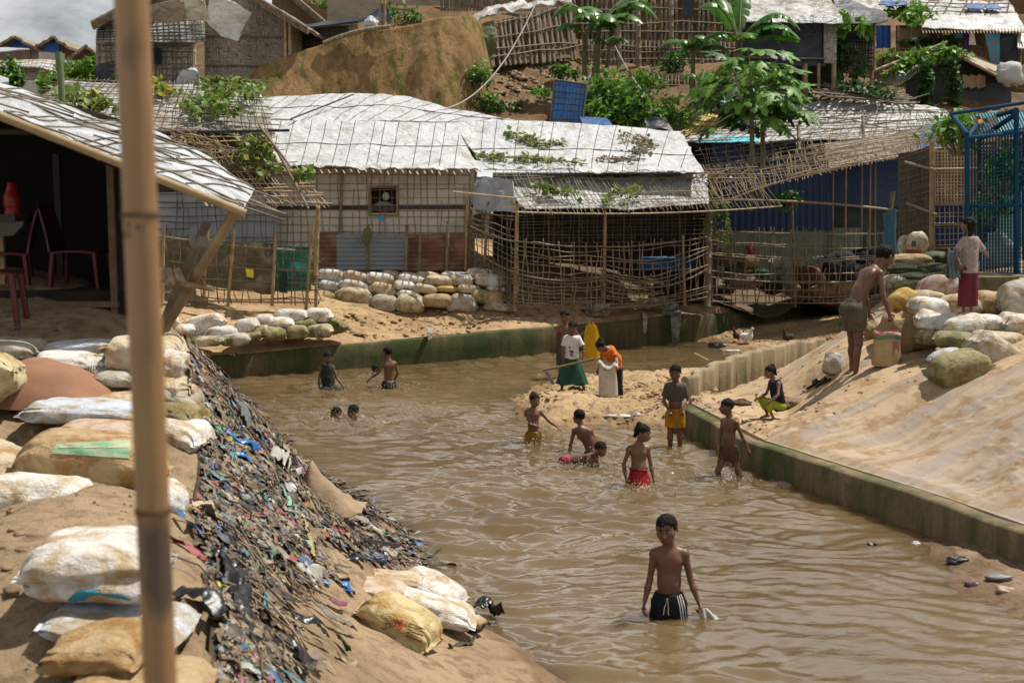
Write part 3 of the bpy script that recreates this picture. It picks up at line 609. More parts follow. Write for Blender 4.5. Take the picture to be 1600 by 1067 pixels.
# zinc sheets along the base
for a, b, t0, t1, mt, lab in ((499, 528, 364, 418, RUST, 'narrow dark rusty zinc sheet nearest the corner post of the leaning fence'), (526, 577, 366, 418, ZINC, 'grey zinc sheet under the window, with a bamboo post at its edge'), (577, 637, 367, 418, ZINC, 'grey zinc sheet beside the rusty ones, with a dark cloth hung at its corner'), (638, 684, 366, 419, RUST, 'rusty zinc sheet next to the grey zinc'), (684, 730, 364, 418, RUST, 'rusty brown zinc sheet by the inside corner of the porch fence')):
    put('zinc_sheet', corr(Q(a, t1 + 4, 28.33), Q(b + 1, t1 + 4, 28.36), Q(b + 1, t0, 28.42), Q(a, t0, 28.4), .105, .016, 'v', 7), mt, None, lab, 'metal sheet', 'zinc sheets along the shelter wall')
for px, y0, y1, lab in ((574, 420, 350, 'short bamboo stake standing between the two grey zinc sheets'), (634, 420, 352, 'grey bamboo stake where the grey zinc meets the rusty zinc'), (655, 422, 365, 'stubby bamboo stake before the first rusty zinc sheet'), (698, 420, 346, 'grey bamboo stake in the middle of the rusty zinc'), (728, 420, 312, 'tall brown bamboo stake at the end of the rusty zinc')):
    pole('bamboo_stake', Q(px, y0 + 3, 28.15), Q(px + 2, y1, 28.2), .042, BAMG if px != 728 else BAM, None, label=lab, cat='stake', group='stakes before the zinc sheets')
mb = MB(); P = ruled([Q(566, 378, 28.05), Q(572, 384, 28.05), Q(580, 376, 28.05)], [Q(568, 358, 28.1), Q(574, 356, 28.1), Q(580, 358, 28.1)], 8, 8, .03, 0, 9, 2); mb.sheet(P, .02)
put('cloth_scrap', mb, TO, None, 'dark green cloth scrap hung on a stake under the window', 'cloth')

# ================================================================ porch shelter in the middle
H = thing('shelter', W(950, 470, 30), 'middle shelter with a white tarp roof, vine-covered awning and dark lattice porch', 'shelter')
Pf = ruled([Q(762, 262, 28.4), Q(900, 266, 28.2), Q(1100, 266, 28.3)], [Q(710, 192, 31.6), Q(850, 189, 31.8), Q(1066, 206, 31.4)], 90, 44, .035, .08, 1.4, 8, .06)
mb = MB(); mb.sheet(Pf, .02); r = put('roof', mb, TW, H); mb = MB(); rope_lines(Pf, 12, mb, .008, .16); rope_lines(Pf, 1, mb, .012, 0, 1); put('cord', mb, ROPE, r)
ROOFB = Pf
Pa = ruled([Q(822, 327, 26.95), Q(960, 327, 27.25), Q(1108, 319, 27.95)], [Q(775, 275, 28.65), Q(940, 277, 28.85), Q(1105, 273, 29.05)], 60, 24, .04, .07, 1.8, 9)
mb = MB(); mb.sheet(Pa, .02); a = put('awning', mb, tarp_mat('old_awning', (.46, .46, .46), (.15, .13, .10), .8, .45, (.46, .64)), H)
mb = MB(); lat(mb, Q(806, 332, 26.6), Q(1222, 321, 28.3), Q(1180, 258, 29.3), Q(770, 262, 28.5), 62, 7, .009, .35, .03, 0, (0, 0, .05), 4, .2, .05); put('lattice', mb, LAT, H)
mb = MB(); mb.bamboo(Q(800, 331, 26.6), Q(1222, 322, 28.3), .022, 6, bend=(0, 0, -.1)); mb.bamboo(Q(770, 272, 28.4), Q(1130, 270, 29.2), .022, 6); put('eave_pole', mb, LATL, H)
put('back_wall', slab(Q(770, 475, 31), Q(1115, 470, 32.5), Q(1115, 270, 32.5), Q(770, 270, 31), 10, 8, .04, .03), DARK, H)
put('added_sun_wall', slab(Q(1110, 470, 29.4), Q(1118, 468, 32.4), Q(1118, 270, 32.4), Q(1110, 290, 29.4), 6, 6, .04), DARK, H)  # wall added to keep the sun off the porch floor
mb = MB()
for px in (858, 866, 905, 975, 1062): mb.bamboo(Q(px, 470, 30.7), Q(px, 300, 30.7), .03, 6)
for py in (338, 366): mb.stick(Q(855, py, 30.6), Q(868, py, 30.6), .03)
put('inner_frame', mb, WOOD, H)
for px, yb, yt, Yp, rr in ((805, 486, 318, 26.65, .045), (943, 488, 330, 27.35, .04), (1105, 478, 300, 29.2, .085)): pole('post', Q(px, yb, Yp), Q(px + 3, yt, Yp), rr, BAM if rr < .06 else BAMG, H)
mb = MB(); lat(mb, Q(806, 380, 26.9), Q(1104, 380, 29), Q(1104, 322, 29), Q(806, 330, 26.9), 40, 10, .006, .3, .0, 0, None, 4, .1, .03); put('screen', mb, LATD, H)
# plastic sheet at its end
P = ruled([Q(738, 335, 28.0), Q(770, 332, 27.5), Q(806, 330, 26.8)], [Q(744, 276, 28.3), Q(780, 278, 27.9), Q(802, 284, 27.2)], 24, 20, .07, 0, 3, 4)
mb = MB(); mb.sheet(P, .012); put('plastic_sheet', mb, TG, None, 'crumpled grey plastic sheet closing the end of the porch above the side fence', 'plastic sheet')
pole('bamboo_rail', Q(708, 300, 27.4), Q(808, 310, 26.4), .022, LATL, None, label='thin pale bamboo rail sticking out past the grey plastic sheet', cat='rail')
# porch fences
fence(Q(734, 424, 28.2), Q(802, 478, 26.7), Q(803, 338, 26.7), Q(735, 326, 28.2), 10, 12, 'short side fence of close lattice joining the porch to the tall stake', [(Q(756, 440, 27.8), Q(762, 316, 27.8)), (Q(733, 430, 28.25), Q(735, 315, 28.25))], (.0, .38, .72, 1), LATD)
fence(Q(804, 478, 26.6), Q(943, 482, 27.3), Q(943, 383, 27.3), Q(804, 374, 26.6), 17, 15, 'porch fence panel of brown split bamboo behind the shirtless boy with yellow cloth', [], (.02, .5, .98), LAT, .013, (0, -.12, -.08), wob=.2)
fence(Q(944, 483, 27.3), Q(1104, 466, 29.1), Q(1104, 368, 29.1), Q(944, 384, 27.3), 20, 15, 'sagging porch fence panel with a blue cloth drum showing through its bars', [(Q(1070, 478, 28.5), Q(1067, 368, 28.5))], (.02, .47, .98), LAT, .013, (0, -.2, -.25), wob=.22)
fence(Q(1110, 473, 29.6), Q(1385, 473, 33), Q(1388, 362, 33), Q(1110, 358, 29.6), 33, 11, 'long open bamboo fence before the blue walled yard', [(Q(1242, 480, 31.4), Q(1238, 316, 31.4)), (Q(1385, 475, 33), Q(1392, 300, 33)), (Q(1376, 476, 32.9), Q(1397, 298, 32.9))], (.02, .35, .66, .98), LAT, .014, (0, -.1, -.1), wob=.15)
mb = MB(); mb.bamboo(Q(1200, 314, 31), Q(1408, 330, 32.6), .035, 7, bend=(0, 0, .05)); put('bamboo_rail', mb, BAM, None, 'long bare bamboo rail lying across the posts of the open fence', 'rail')
fence(Q(245, 470, 24.6), Q(500, 476, 25.6), Q(498, 392, 25.6), Q(245, 366, 24.6), 24, 7, 'low rickety yard fence with a yellow rag between two stakes', [(Q(425, 478, 25.2), Q(431, 362, 25.2)), (Q(356, 478, 25), Q(366, 358, 25)), (Q(254, 474, 24.5), Q(256, 356, 24.5)), (Q(478, 484, 25.5), Q(489, 340, 25.5)), (Q(493, 484, 25.6), Q(498, 318, 25.6)), (Q(318, 470, 24.9), Q(326, 350, 24.9))], (.05, .4, .62, .98), LATD, .012, None, wob=.2, skip=.1)
mb = MB(); mb.sheet(ruled([Q(386, 432, 25), Q(396, 434, 25)], [Q(384, 420, 25), Q(396, 421, 25)], 6, 6, .02, 0, 9, 1), .03); put('yellow_rag', mb, M('yellow_plastic', (.65, .5, .04), rough=.5), None, 'small yellow rag hung on the rail of the rickety fence', 'rag')
mb = MB(); mb.sheet(ruled([Q(436, 456, 25.1), Q(449, 458, 25.1)], [Q(437, 424, 25.1), Q(449, 424, 25.1)], 8, 10, .05, 0, 6, 1), .03); put('dark_garment', mb, M('dark_green_cloth', (.012, .035, .022), rough=.9), None, 'dark green garment hanging on the rickety fence', 'garment')
mb = MB(); mb.sheet(ruled([Q(425, 455, 26.2), Q(486, 455, 26.5)], [Q(428, 384, 26.2), Q(484, 386, 26.5)], 20, 14, .05, 0, 2, 1), .012); put('green_netting', mb, M('green_net', (.02, .16, .12), (.012, .08, .06), 6, .8), None, 'teal green netting hung behind the rickety fence', 'netting')
mb = MB(); mb.sheet(ruled([Q(240, 468, 26.4), Q(430, 468, 26.6)], [Q(240, 376, 26.6), Q(430, 380, 26.8)], 30, 12, .12, 0, 1.2, 1), .03); put('scrap_screen', mb, M('mossy_scrap', (.06, .075, .03), (.17, .12, .07), 3, .9, .5, 20), None, 'mossy brown scrap screen closing the yard behind the rickety fence', 'screen')
# clutter in the porch yard
def clutter(name, c, r, mat, label, cat, seed=0, group=None): mb = MB(); mb.ball(c, r, 12, 16, 0, .35, seed); return put(name, mb, mat, None, label, cat, group)
mb = MB(); mb.sheet(ruled([Q(1000, 423, 29.6), Q(1090, 420, 30.2)], [Q(1000, 402, 29.6), Q(1090, 402, 30.2)], 16, 8, .03, 0, 2, 3), .3); put('cloth_drum', mb, M('sky_blue_cloth', (.02, .09, .19), rough=.7), None, 'blue cloth covered drum lying inside the lattice porch', 'drum')
for i, (px, py, Yc, r, c, lab) in enumerate(((1168, 405, 31.2, (.3, .2, .2), (.32, .22, .13), 'tan cardboard bundle leaning inside the open fence'), (1160, 436, 31, (.5, .25, .22), (.30, .22, .19), 'pinkish bundle of rags lying low inside the open fence'), (1172, 392, 31.3, (.14, .12, .25), (.30, .07, .06), 'dull red cloth upright among the rags in the yard'), (1130, 398, 31, (.25, .2, .2), (.25, .2, .1), 'olive sack beside the thick post inside the yard'), (1190, 424, 31, (.2, .15, .12), (.06, .2, .14), 'green plastic bag among the rags in the yard'), (1266, 426, 32.2, (.4, .2, .3), (.16, .06, .03), 'rust brown box-like bundle inside the open fence'), (1310, 410, 32.6, (.5, .3, .45), (.03, .03, .035), 'black plastic heap inside the open fence'), (1350, 440, 33.2, (.5, .3, .3), (.1, .08, .06), 'dark rag heap by the end posts of the open fence'), (1225, 408, 32, (.35, .2, .18), (.38, .36, .33), 'pale plastic heap inside the open fence'), (1290, 447, 32.6, (.9, .3, .25), (.30, .19, .09), 'orange brown earth heap behind the fence bars'))):
    clutter('rag_heap', Q(px, py, Yc) - np.array([0, 0, r[2] * .3]), r, M('rags%d' % i, c, tuple(q * .5 for q in c), 5, .9, .5, 12, .05), lab, 'rag heap', i, 'rag heaps in the fenced yard')

# soil sheets over the fenced yards, darkened to stand in for their shade
for nm, A, B, C, D in (('yard_shade', (1108, 474, 29.8), (1400, 474, 33.4), (1380, 440, 36), (1112, 440, 34.2)), ('yard_shade', (806, 481, 27.2), (1106, 470, 29.9), (1112, 440, 32.4), (780, 440, 31))):
    P = bil(Q(*A), Q(*B), Q(*C), Q(*D), 40, 24); P[..., 2] = zf(P[..., 0], P[..., 1]) + .07 + .05 * fbm(P * 2.2, 4, 5); mb = MB(); mb.grid(P); put(nm, mb, M('yard_shade_soil', (.085, .06, .036), (.15, .105, .06), 3, .95, .8, 14, .05), kind='structure')
_rs = np.random.RandomState(12); _k = 0
for px, py, Yc, c, wd in ((1136, 452, 30.6, 'dark brown', (.09, .06, .04)), (1205, 450, 31.2, 'black', (.02, .02, .022)), (1222, 436, 31.8, 'greyish', (.2, .19, .17)), (1330, 428, 33, 'earth brown', (.2, .13, .07)), (1300, 428, 33, 'pale grey', (.33, .31, .28)), (1362, 425, 33.6, 'dull green', (.07, .09, .05)), (1150, 420, 32, 'dusty beige', (.30, .25, .18)), (1280, 405, 33.4, 'dull teal', (.05, .10, .10)), (1345, 400, 34, 'black plastic', (.015, .015, .018)), (830, 455, 28.2, 'greyish blue', (.12, .16, .2)), (860, 462, 28.4, 'pale earth', (.26, .2, .13)), (1040, 450, 29.4, 'black', (.02, .02, .025)), (905, 448, 29.4, 'dark brown', (.08, .055, .035))):
    r_ = _rs.uniform(.6, 1.2); clutter('rag_heap', Q(px, py, Yc), (.30 * r_, .22, .17 * r_), M('heap%d' % _k, wd, tuple(q * .45 for q in wd), 6, .9, .6, 12, .06), '%s rags on shaded soil %s' % (c, 'of the open yard, by the ' + ('pinkish rags', 'thick post', 'green bag', 'end posts', 'black heap', 'end stakes', 'tan bundle', 'rust bundle', 'side wall')[_k] if _k < 9 else 'inside the porch, ' + ('at its low corner', 'behind the first panel', 'below the blue drum', 'behind the middle post')[_k - 9]), 'rag heap', 20 + _k, 'rag heaps in the fenced yard'); _k += 1

# ================================================================ blue walled shelter behind the open fence
H = thing('shelter', W(1250, 400, 35), 'shelter walled with dark blue corrugated sheets under a ragged thatched lattice roof', 'shelter')
put('wall', corr(Q(1112, 360, 34.3), Q(1300, 360, 35.6), Q(1300, 222, 35.6), Q(1112, 222, 34.3), .22, .03, 'u', 6), TN, H)
put('lower_wall', slab(Q(1112, 470, 34.4), Q(1345, 455, 36), Q(1345, 356, 36), Q(1112, 356, 34.4), 10, 8, .03, .04, 2), M('green_grey_sheet', (.10, .14, .10), (.2, .18, .12), 3, .8, .3, 20), H)
put('side_wall', slab(Q(1298, 455, 36), Q(1420, 445, 37), Q(1420, 235, 37), Q(1298, 235, 36), 8, 6, .03), M('dark_green_sheet', (.02, .035, .025), (.05, .04, .03), 4, .8), H)
for px in (1300, 1320, 1345, 1358, 1366): pole('post', Q(px, 450, 35.5), Q(px + 2, 245, 35.5), .035, BAM if px in (1320, 1358) else BAMG, H)
# ragged thatched lattice over the yard
lo = [Q(1120, 310, 29.6), Q(1200, 287, 29.2), Q(1335, 257, 28.3), Q(1450, 236, 27.5), Q(1548, 214, 26.6)]; hi = [Q(1090, 232, 33), Q(1240, 232, 33), Q(1330, 222, 33), Q(1450, 197, 32), Q(1545, 184, 30.5)]
P = ruled(lo, hi, 80, 22, .06, .05, 1.6, 5)
mb = MB(); mb.sheet(P[34:60], .03); r = put('roof', mb, M('old_thatch', (.12, .095, .07), (.36, .31, .25), 8, .9, .7, 30, .04), H)
mb = MB(); mb.sheet(P[58:], .03); r = put('roof', mb, TB, H)
mb = MB(); lat(mb, P[0, 0], P[-1, 0], P[-1, -1], P[0, -1], 88, 18, .0085, .5, .02, 0, None, 4, .5, .06)
for i in range(110):
    u, v = np.random.randint(20, 79), np.random.randint(0, 21); p = P[u, v] + [0, 0, .05]; q = p + np.array([np.random.uniform(.3, .9), np.random.uniform(-.4, .4), np.random.uniform(-.0, .2)]) * np.random.choice([-1, 1]); mb.stick(p, q, .008)
put('lattice', mb, LAT, H)
mb = MB(); mb.bamboo(Q(1098, 330, 28.6), Q(1330, 258, 28.2), .028, 6, bend=(0, 0, .12)); put('eave_pole', mb, BAM, H)
# big thatched roof behind it
H = thing('shelter', W(1330, 330, 37.5), 'shelter whose wide roof of pale tarp and criss-cross poles lies under the papaya tree', 'shelter')
P = ruled([Q(1060, 222, 34.2), Q(1200, 222, 34.4), Q(1440, 212, 34.4), Q(1525, 205, 34)], [Q(1190, 172, 37.5), Q(1270, 160, 38), Q(1390, 158, 38), Q(1478, 172, 37.4)], 80, 30, .06, .05, 1.3, 6)
mb = MB(); mb.sheet(P, .03); r = put('roof', mb, tarp_mat('pale_old_tarp', (.50, .50, .49), (.22, .18, .14), .7, .45, (.5, .68)), H)
mb = MB(); lat(mb, P[0, 0] + [0, -.05, .05], P[-1, 0] + [0, -.05, .05], P[-1, -1] + [0, -.05, .05], P[0, -1] + [0, -.05, .05], 40, 10, .011, .4, .01, 0, None, 4, .3, .05)
for i in range(22):
    u, v = np.random.randint(0, 79), np.random.randint(0, 29); p = P[u, v] + [0, 0, .1]; mb.bamboo(p, p + np.array([np.random.uniform(.8, 2.) * np.random.choice([-1, 1]), np.random.uniform(-.8, .8), np.random.uniform(.0, .3)]), .02, 5)
put('pole', mb, LATD, r)
for px, py in ((1249, 236), (1350, 222)): pole('post', Q(px, py, 33.8), Q(px - 2, py - 40, 34.3), .05, BAMG, H)
put('wall', slab(Q(1080, 330, 35.6), Q(1520, 320, 36.2), Q(1520, 208, 36.2), Q(1080, 220, 35.6), 10, 5, .03), TN, H)
P = ruled([Q(1420, 210, 33.0), Q(1545, 190, 31.5)], [Q(1470, 186, 35), Q(1560, 172, 34)], 30, 14, .04, .0, 1.4, 4); mb = MB(); mb.sheet(P, .02); put('roof_sheet', mb, TT, None, 'sea green tarp sheet wedged between the pale roof and the blue cage', 'tarp')
P = ruled([Q(1056, 214, 35.4), Q(1112, 213, 35)], [Q(1100, 176, 37.4), Q(1124, 182, 37)], 20, 14, .03, .0, 1.4, 4); mb = MB(); mb.sheet(P, .02); y = put('roof_sheet', mb, TY, None, 'mustard yellow tarp slope netted with cords beside the papaya trunk', 'tarp'); mb = MB(); rope_lines(P, 7, mb, .012); rope_lines(P, 4, mb, .012, 0, 1); put('cord', mb, ROPE, y)
put('roof_sheet', slab(Q(1088, 223, 34.2), Q(1185, 222, 34.2), Q(1185, 213, 34.6), Q(1088, 214, 34.6), 10, 3, .02, .02), M('cyan_tarp', (.12, .5, .62), rough=.5), None, 'thin cyan tarp strip at the foot of the papaya tree', 'tarp')

# ================================================================ shelter with the open grid wall by the blue cage
H = thing('shelter', W(1480, 395, 22), 'bamboo shelter with an open square grid wall above a blue tarp skirt', 'shelter')
mb = MB(); lat(mb, Q(1458, 318, 22), Q(1560, 318, 22), Q(1560, 226, 22), Q(1458, 230, 22), 20, 17, .010, .12, .0); lat(mb, Q(1458, 388, 21.97), Q(1560, 384, 21.97), Q(1560, 318, 21.97), Q(1458, 318, 21.97), 14, 8, .008, .15, .0); put('grid_wall', mb, LATL, H)
put('skirt', slab(Q(1458, 390, 22.03), Q(1560, 386, 22.03), Q(1560, 320, 22.03), Q(1458, 320, 22.03), 14, 8, .015, .03), M('royal_blue_tarp', (.02, .055, .21), (.014, .04, .15), 3, .5, .4, 6, .04), H)
put('side_wall', slab(Q(1404, 398, 25.5), Q(1458, 392, 22), Q(1458, 226, 22), Q(1404, 246, 25.5), 8, 8, .02), DARK, H)
mb = MB(); lat(mb, Q(1404, 398, 25.4), Q(1456, 392, 21.93), Q(1456, 226, 21.93), Q(1404, 246, 25.4), 14, 15, .007, .2, .0); put('lattice', mb, LATD, H)
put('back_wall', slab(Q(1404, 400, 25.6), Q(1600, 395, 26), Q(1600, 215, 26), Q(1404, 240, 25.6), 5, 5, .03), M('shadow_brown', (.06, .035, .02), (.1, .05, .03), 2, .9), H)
for px, a, b in ((1456, 396, 222), (1561, 390, 215)): pole('post', Q(px, a, 21.9), Q(px, b, 21.9), .05, BAM, H)
for py in (320, 352, 388, 265): pole('rail', Q(1456, py, 21.9), Q(1562, py - 2, 21.9), .024, BAM, H)
for a, b in (((1418, 318), (1465, 336)), ((1415, 254), (1463, 266))): pole('pole', Q(*a, 23.6), Q(*b, 21.5), .03, BAMG, H)
put('floor', slab(Q(1390, 400, 26), Q(1600, 398, 26), Q(1600, 396, 21.9), Q(1440, 398, 21.9), 4, 4, .08), DIRT, H)
put('blue_gate', slab(Q(1385, 405, 30), Q(1400, 408, 29), Q(1398, 326, 29), Q(1380, 334, 30), 5, 8, .03, .04), M('pale_blue_sheet', (.10, .28, .42), (.07, .2, .33), 4, .6), None, 'narrow light blue sheet hung as a gate at the end of the open fence', 'gate')

# ================================================================ blue wire cage
H = thing('wire_cage', W(1550, 436, 19), 'tall blue painted metal cage with chicken wire walls', 'cage')
BL = M('blue_paint', (.004, .036, .075), (.007, .055, .11), 4, .8, spec=.15)
def bar(name, a, b, r=.05): mb = MB(); mb.stick(a, b, r, 6); put(name, mb, BL, H)
for a, b in (((1511, 432), (1511, 212)), ((1588, 438), (1588, 172)), ((1700, 440), (1700, 150))): bar('post', Q(*a, 19.), Q(*b, 19.), .04)
for px, py in ((1530, 424), (1600, 424)): bar('post', Q(px, py, 21.), Q(px, py - 220, 21.), .035)
for a, b in (((1511, 322), (1700, 320)), ((1511, 216), (1700, 196)), ((1511, 428), (1700, 430)), ((1486, 178), (1700, 146))): bar('rail', Q(*a, 19.), Q(*b, 19.), .032)
for a, b in (((1511, 216), (1530, 190)), ((1588, 172), (1560, 180)), ((1511, 210), (1486, 178)), ((1588, 178), (1532, 216))): bar('brace', Q(*a, 19.), Q(*b, 20.), .04)
def wire(mb, A, B, C, D, n, m, r):
    A, B, C, D = [np.asarray(q, float) for q in (A, B, C, D)]
    f = lambda u, v: A * (1 - u) * (1 - v) + B * u * (1 - v) + C * u * v + D * (1 - u) * v
    for i in range(n):
        for s in (1, -1):
            P = []
            for j in range(m + 1): P.append(f((i + .5 + s * (.25 if j % 2 else -.25)) / n, j / m))
            mb.tube(np.array(P), r, 3, 0, False)
mb = MB(); wire(mb, Q(1511, 428, 19), Q(1700, 430, 19), Q(1700, 180, 19), Q(1511, 216, 19), 40, 40, .010); wire(mb, Q(1511, 216, 19), Q(1700, 196, 19), Q(1690, 165, 21.3), Q(1490, 180, 21.3), 40, 12, .009); put('chicken_wire', mb, BL, H)
put('plastic_sheet', slab(Q(1562, 385, 21.5), Q(1680, 385, 21.5), Q(1680, 300, 21.5), Q(1562, 300, 21.5), 6, 6, .01, .02), M('mint_sheet', (.16, .4, .36), (.1, .28, .25), 3, .6), None, 'mint green plastic sheet behind the blue cage mesh', 'plastic sheet')
P = ruled([Q(1560, 215, 21.2), Q(1680, 205, 21.2)], [Q(1560, 180, 23.5), Q(1680, 170, 23.5)], 20, 8, .04); mb = MB(); mb.sheet(P, .02); put('roof_sheet', mb, TT, None, 'teal tarp lying on top of the blue cage', 'tarp')
clutter('pale_drum', Q(1562, 405, 20.5), (.32, .3, .42), M('grey_sacking', (.2, .24, .26), (.3, .33, .33), 4, .8, .4, 20), 'pale grey sacked bundle stored inside the blue cage', 'bundle', 3)
pole('ground_pole', Q(1500, 428, 18.6), Q(1700, 440, 18.4), .05, BAMG, None, label='grey bamboo pole lying along the foot of the blue cage', cat='pole')

# ================================================================ shelter with the vine covered roof and bare lattice awning
H = thing('shelter', W(260, 440, 29), 'shelter under a criss-cross lattice roof with vines and a bare lattice awning', 'shelter')
P = ruled([Q(20, 180, 26.6), Q(240, 200, 26.4), Q(430, 210, 26.2)], [Q(100, 128, 30), Q(240, 132, 30), Q(404, 134, 30)], 70, 30, .05, .05, 1.5, 12); ROOFV = P
mb = MB(); mb.sheet(P, .03); r = put('roof', mb, TS, H)
mb = MB(); lat(mb, P[0, 0] + [0, -.04, .06], P[-1, 0] + [0, -.04, .06], P[-1, -1] + [0, -.04, .06], P[0, -1] + [0, -.04, .06], 32, 11, .011, .3, .02, 0, None, 4, .15); put('lattice', mb, LATD, r)
mb = MB(); lat(mb, Q(315, 318, 25.2), Q(515, 322, 25.2), Q(416, 200, 26.3), Q(245, 204, 26.3), 30, 15, .012, .35, .02, 0, (0, 0, -.05), 4, .2, .05)
put('awning', mb, LATL, H)
for a, b in (((415, 203), (480, 322)), ((405, 196), (455, 262))): pole('rafter', Q(*a, 26.1), Q(*b, 25.2), .03, BAMG, H)
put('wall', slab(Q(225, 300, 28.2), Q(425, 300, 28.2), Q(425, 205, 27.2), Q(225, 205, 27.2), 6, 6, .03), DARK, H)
put('lower_wall', slab(Q(90, 440, 28.2), Q(432, 440, 28.2), Q(432, 300, 28.2), Q(90, 300, 28.2), 12, 6, .03, .04), M('blue_grey_tarp', (.26, .29, .33), (.36, .38, .4), 2, .6), H)
mb = MB(); lat(mb, Q(90, 440, 28.1), Q(432, 440, 28.1), Q(432, 300, 28.1), Q(90, 300, 28.1), 34, 13, .011, .3, .0, 0, None, 4, .15, .03); put('wall_lattice', mb, LATD, H)
pole('eave_pole', Q(200, 208, 26.1), Q(452, 204, 26.1), .035, TK, H)
pole('post', Q(493, 430, 25.5), Q(497, 315, 25.4), .05, BAM, H)
pole('bamboo_rail', Q(366, 302, 24.6), Q(437, 333, 24.4), .04, BAMG, None, label='loose grey bamboo pole end jutting past the tea stall roof tip', cat='pole')

# ================================================================ woven mat house on the rise
H = thing('mat_house', W(330, 130, 41), 'grey woven mat house on the rise with white sacking hung under its eaves', 'house')
YH = 40.
put('wall', slab(Q(320, 150, YH), Q(452, 150, YH), Q(452, 30, YH), Q(320, -40, YH), 10, 10, .06), WEAVE, H)
put('side_wall', slab(Q(452, 150, YH), Q(474, 118, YH + 2.2), Q(474, 40, YH + 2.2), Q(452, 38, YH), 5, 6, .06), WEAVE, H)
put('porch_wall', slab(Q(150, 150, YH - .6), Q(306, 150, YH - .6), Q(306, 66, YH - .6), Q(150, 66, YH - .6), 10, 8, .05), WEAVE, H)
mb = MB(); lat(mb, Q(152, 140, YH - .68), Q(304, 138, YH - .68), Q(304, 68, YH - .68), Q(152, 68, YH - .68), 19, 8, .016, .2, .0); put('lattice', mb, LATD, H)
put('upper_wall', slab(Q(152, 66, YH - .5), Q(320, 66, YH - .5), Q(320, -30, YH - .3), Q(225, -10, YH - .3), 10, 8, .05), TC, H)
P = ruled([Q(150, 66, YH - 1.), Q(321, 66, YH - 1.)], [Q(152, 42, YH - .55), Q(318, 30, YH - .55)], 30, 8, .02); mb = MB(); mb.sheet(P, .03); a = put('awning', mb, TS, H); mb = MB(); lat(mb, P[0, 0] + [0, -.05, .02], P[-1, 0] + [0, -.05, .02], P[-1, -1] + [0, -.05, .02], P[0, -1] + [0, -.05, .02], 20, 6, .012, .2, .0); put('lattice', mb, ROPE, a)
for px, y0, y1 in ((304, 140, 62), (232, 140, 62), (446, 130, 30), (453, 118, 36)): pole('post', Q(px, y0, YH - .75 if px < 310 else YH - .12), Q(px, y1, YH - .75 if px < 310 else YH - .12), .055, LATL, H)
for y in (57, 102): pole('rail', Q(322, y, YH - .1), Q(450, y + 1, YH - .1), .03, BAMG, H)
for px0, py0, px1, py1 in ((146, 40, 250, -16), (380, -14, 482, 48)):
    mb = MB(); A = Q(px0, py0, YH - 1.2); B = Q(px1, py1, YH - 1.2); mb.sheet(bil(A, B, B + [0, 5, .3], A + [0, 5, .3], 14, 8) + np.random.normal(0, .02, (14, 8, 3)), .1)
    for k in range(4): mb.bamboo(A + [0, -.05 - .05 * k, .05 * k - .1], B + [0, -.05 - .05 * k, .05 * k - .1], .06, 6)
    put('roof', mb, THA, H)
for lo, hi, lab, mt in ((((228, 32), (262, 36), (290, 30)), ((226, 8), (262, 2), (286, 4)), 'dull canvas sack sheet hung under the eave by the foreground pole', TC), (((272, 30), (300, 33), (326, 28)), ((268, 2), (298, -6), (318, 0)), 'yellowish torn sack sheet hung in the middle of the eave', tarp_mat('cream_sack', (.62, .60, .44), (.42, .38, .27), .8, .7)), (((320, 34), (346, 58), (371, 66), (382, 42)), ((328, -8), (352, -2), (374, 8), (394, 20)), 'large white torn sack sheet drooping from the eave of the mat house', tarp_mat('white_sack', (.72, .71, .68), (.42, .38, .32), .9, .7))):
    P = ruled([Q(x, y, YH - .9) for x, y in lo], [Q(x, y, YH - 1.3) for x, y in hi], 26, 22, .12, 0, 1.6, len(lab)); mb = MB(); mb.sheet(P, .03); put('sack_sheet', mb, mt, None, lab.replace('by the foreground pole', 'at the low end'), 'sack sheet', 'sack sheets under the eaves')
mb = MB(); A = Q(237, 76, YH - .9)
mb.sheet(ruled([Q(236, 86, YH - .85), Q(252, 86, YH - .85)], [Q(237, 75, YH - .85), Q(251, 75, YH - .85)], 8, 6, .02), .06); mb.sheet(ruled([Q(236, 101, YH - .85), Q(242, 101, YH - .85)], [Q(236, 86, YH - .85), Q(244, 86, YH - .85)], 5, 8, .02), .06); mb.sheet(ruled([Q(246, 101, YH - .85), Q(251, 101, YH - .85)], [Q(245, 86, YH - .85), Q(252, 86, YH - .85)], 5, 8, .02), .06)
put('trousers', mb, M('black_cloth', (.008, .009, .014), rough=.9), None, 'black trousers hung to dry on the mat house porch', 'trousers')
clutter('white_sack', Q(296, 124, 39), (.38, .3, .36), TW, 'round white sack standing at the corner of the mat house', 'sack', 4)
P = ruled([Q(148, 128, 39.3), Q(176, 128, 39.3)], [Q(150, 104, 39.3), Q(182, 92, 39.3)], 14, 10, .1, 0, 2); mb = MB(); mb.sheet(P, .02); put('black_sheet', mb, TK, None, 'black plastic sheet draped at the end of the mat house', 'plastic sheet')
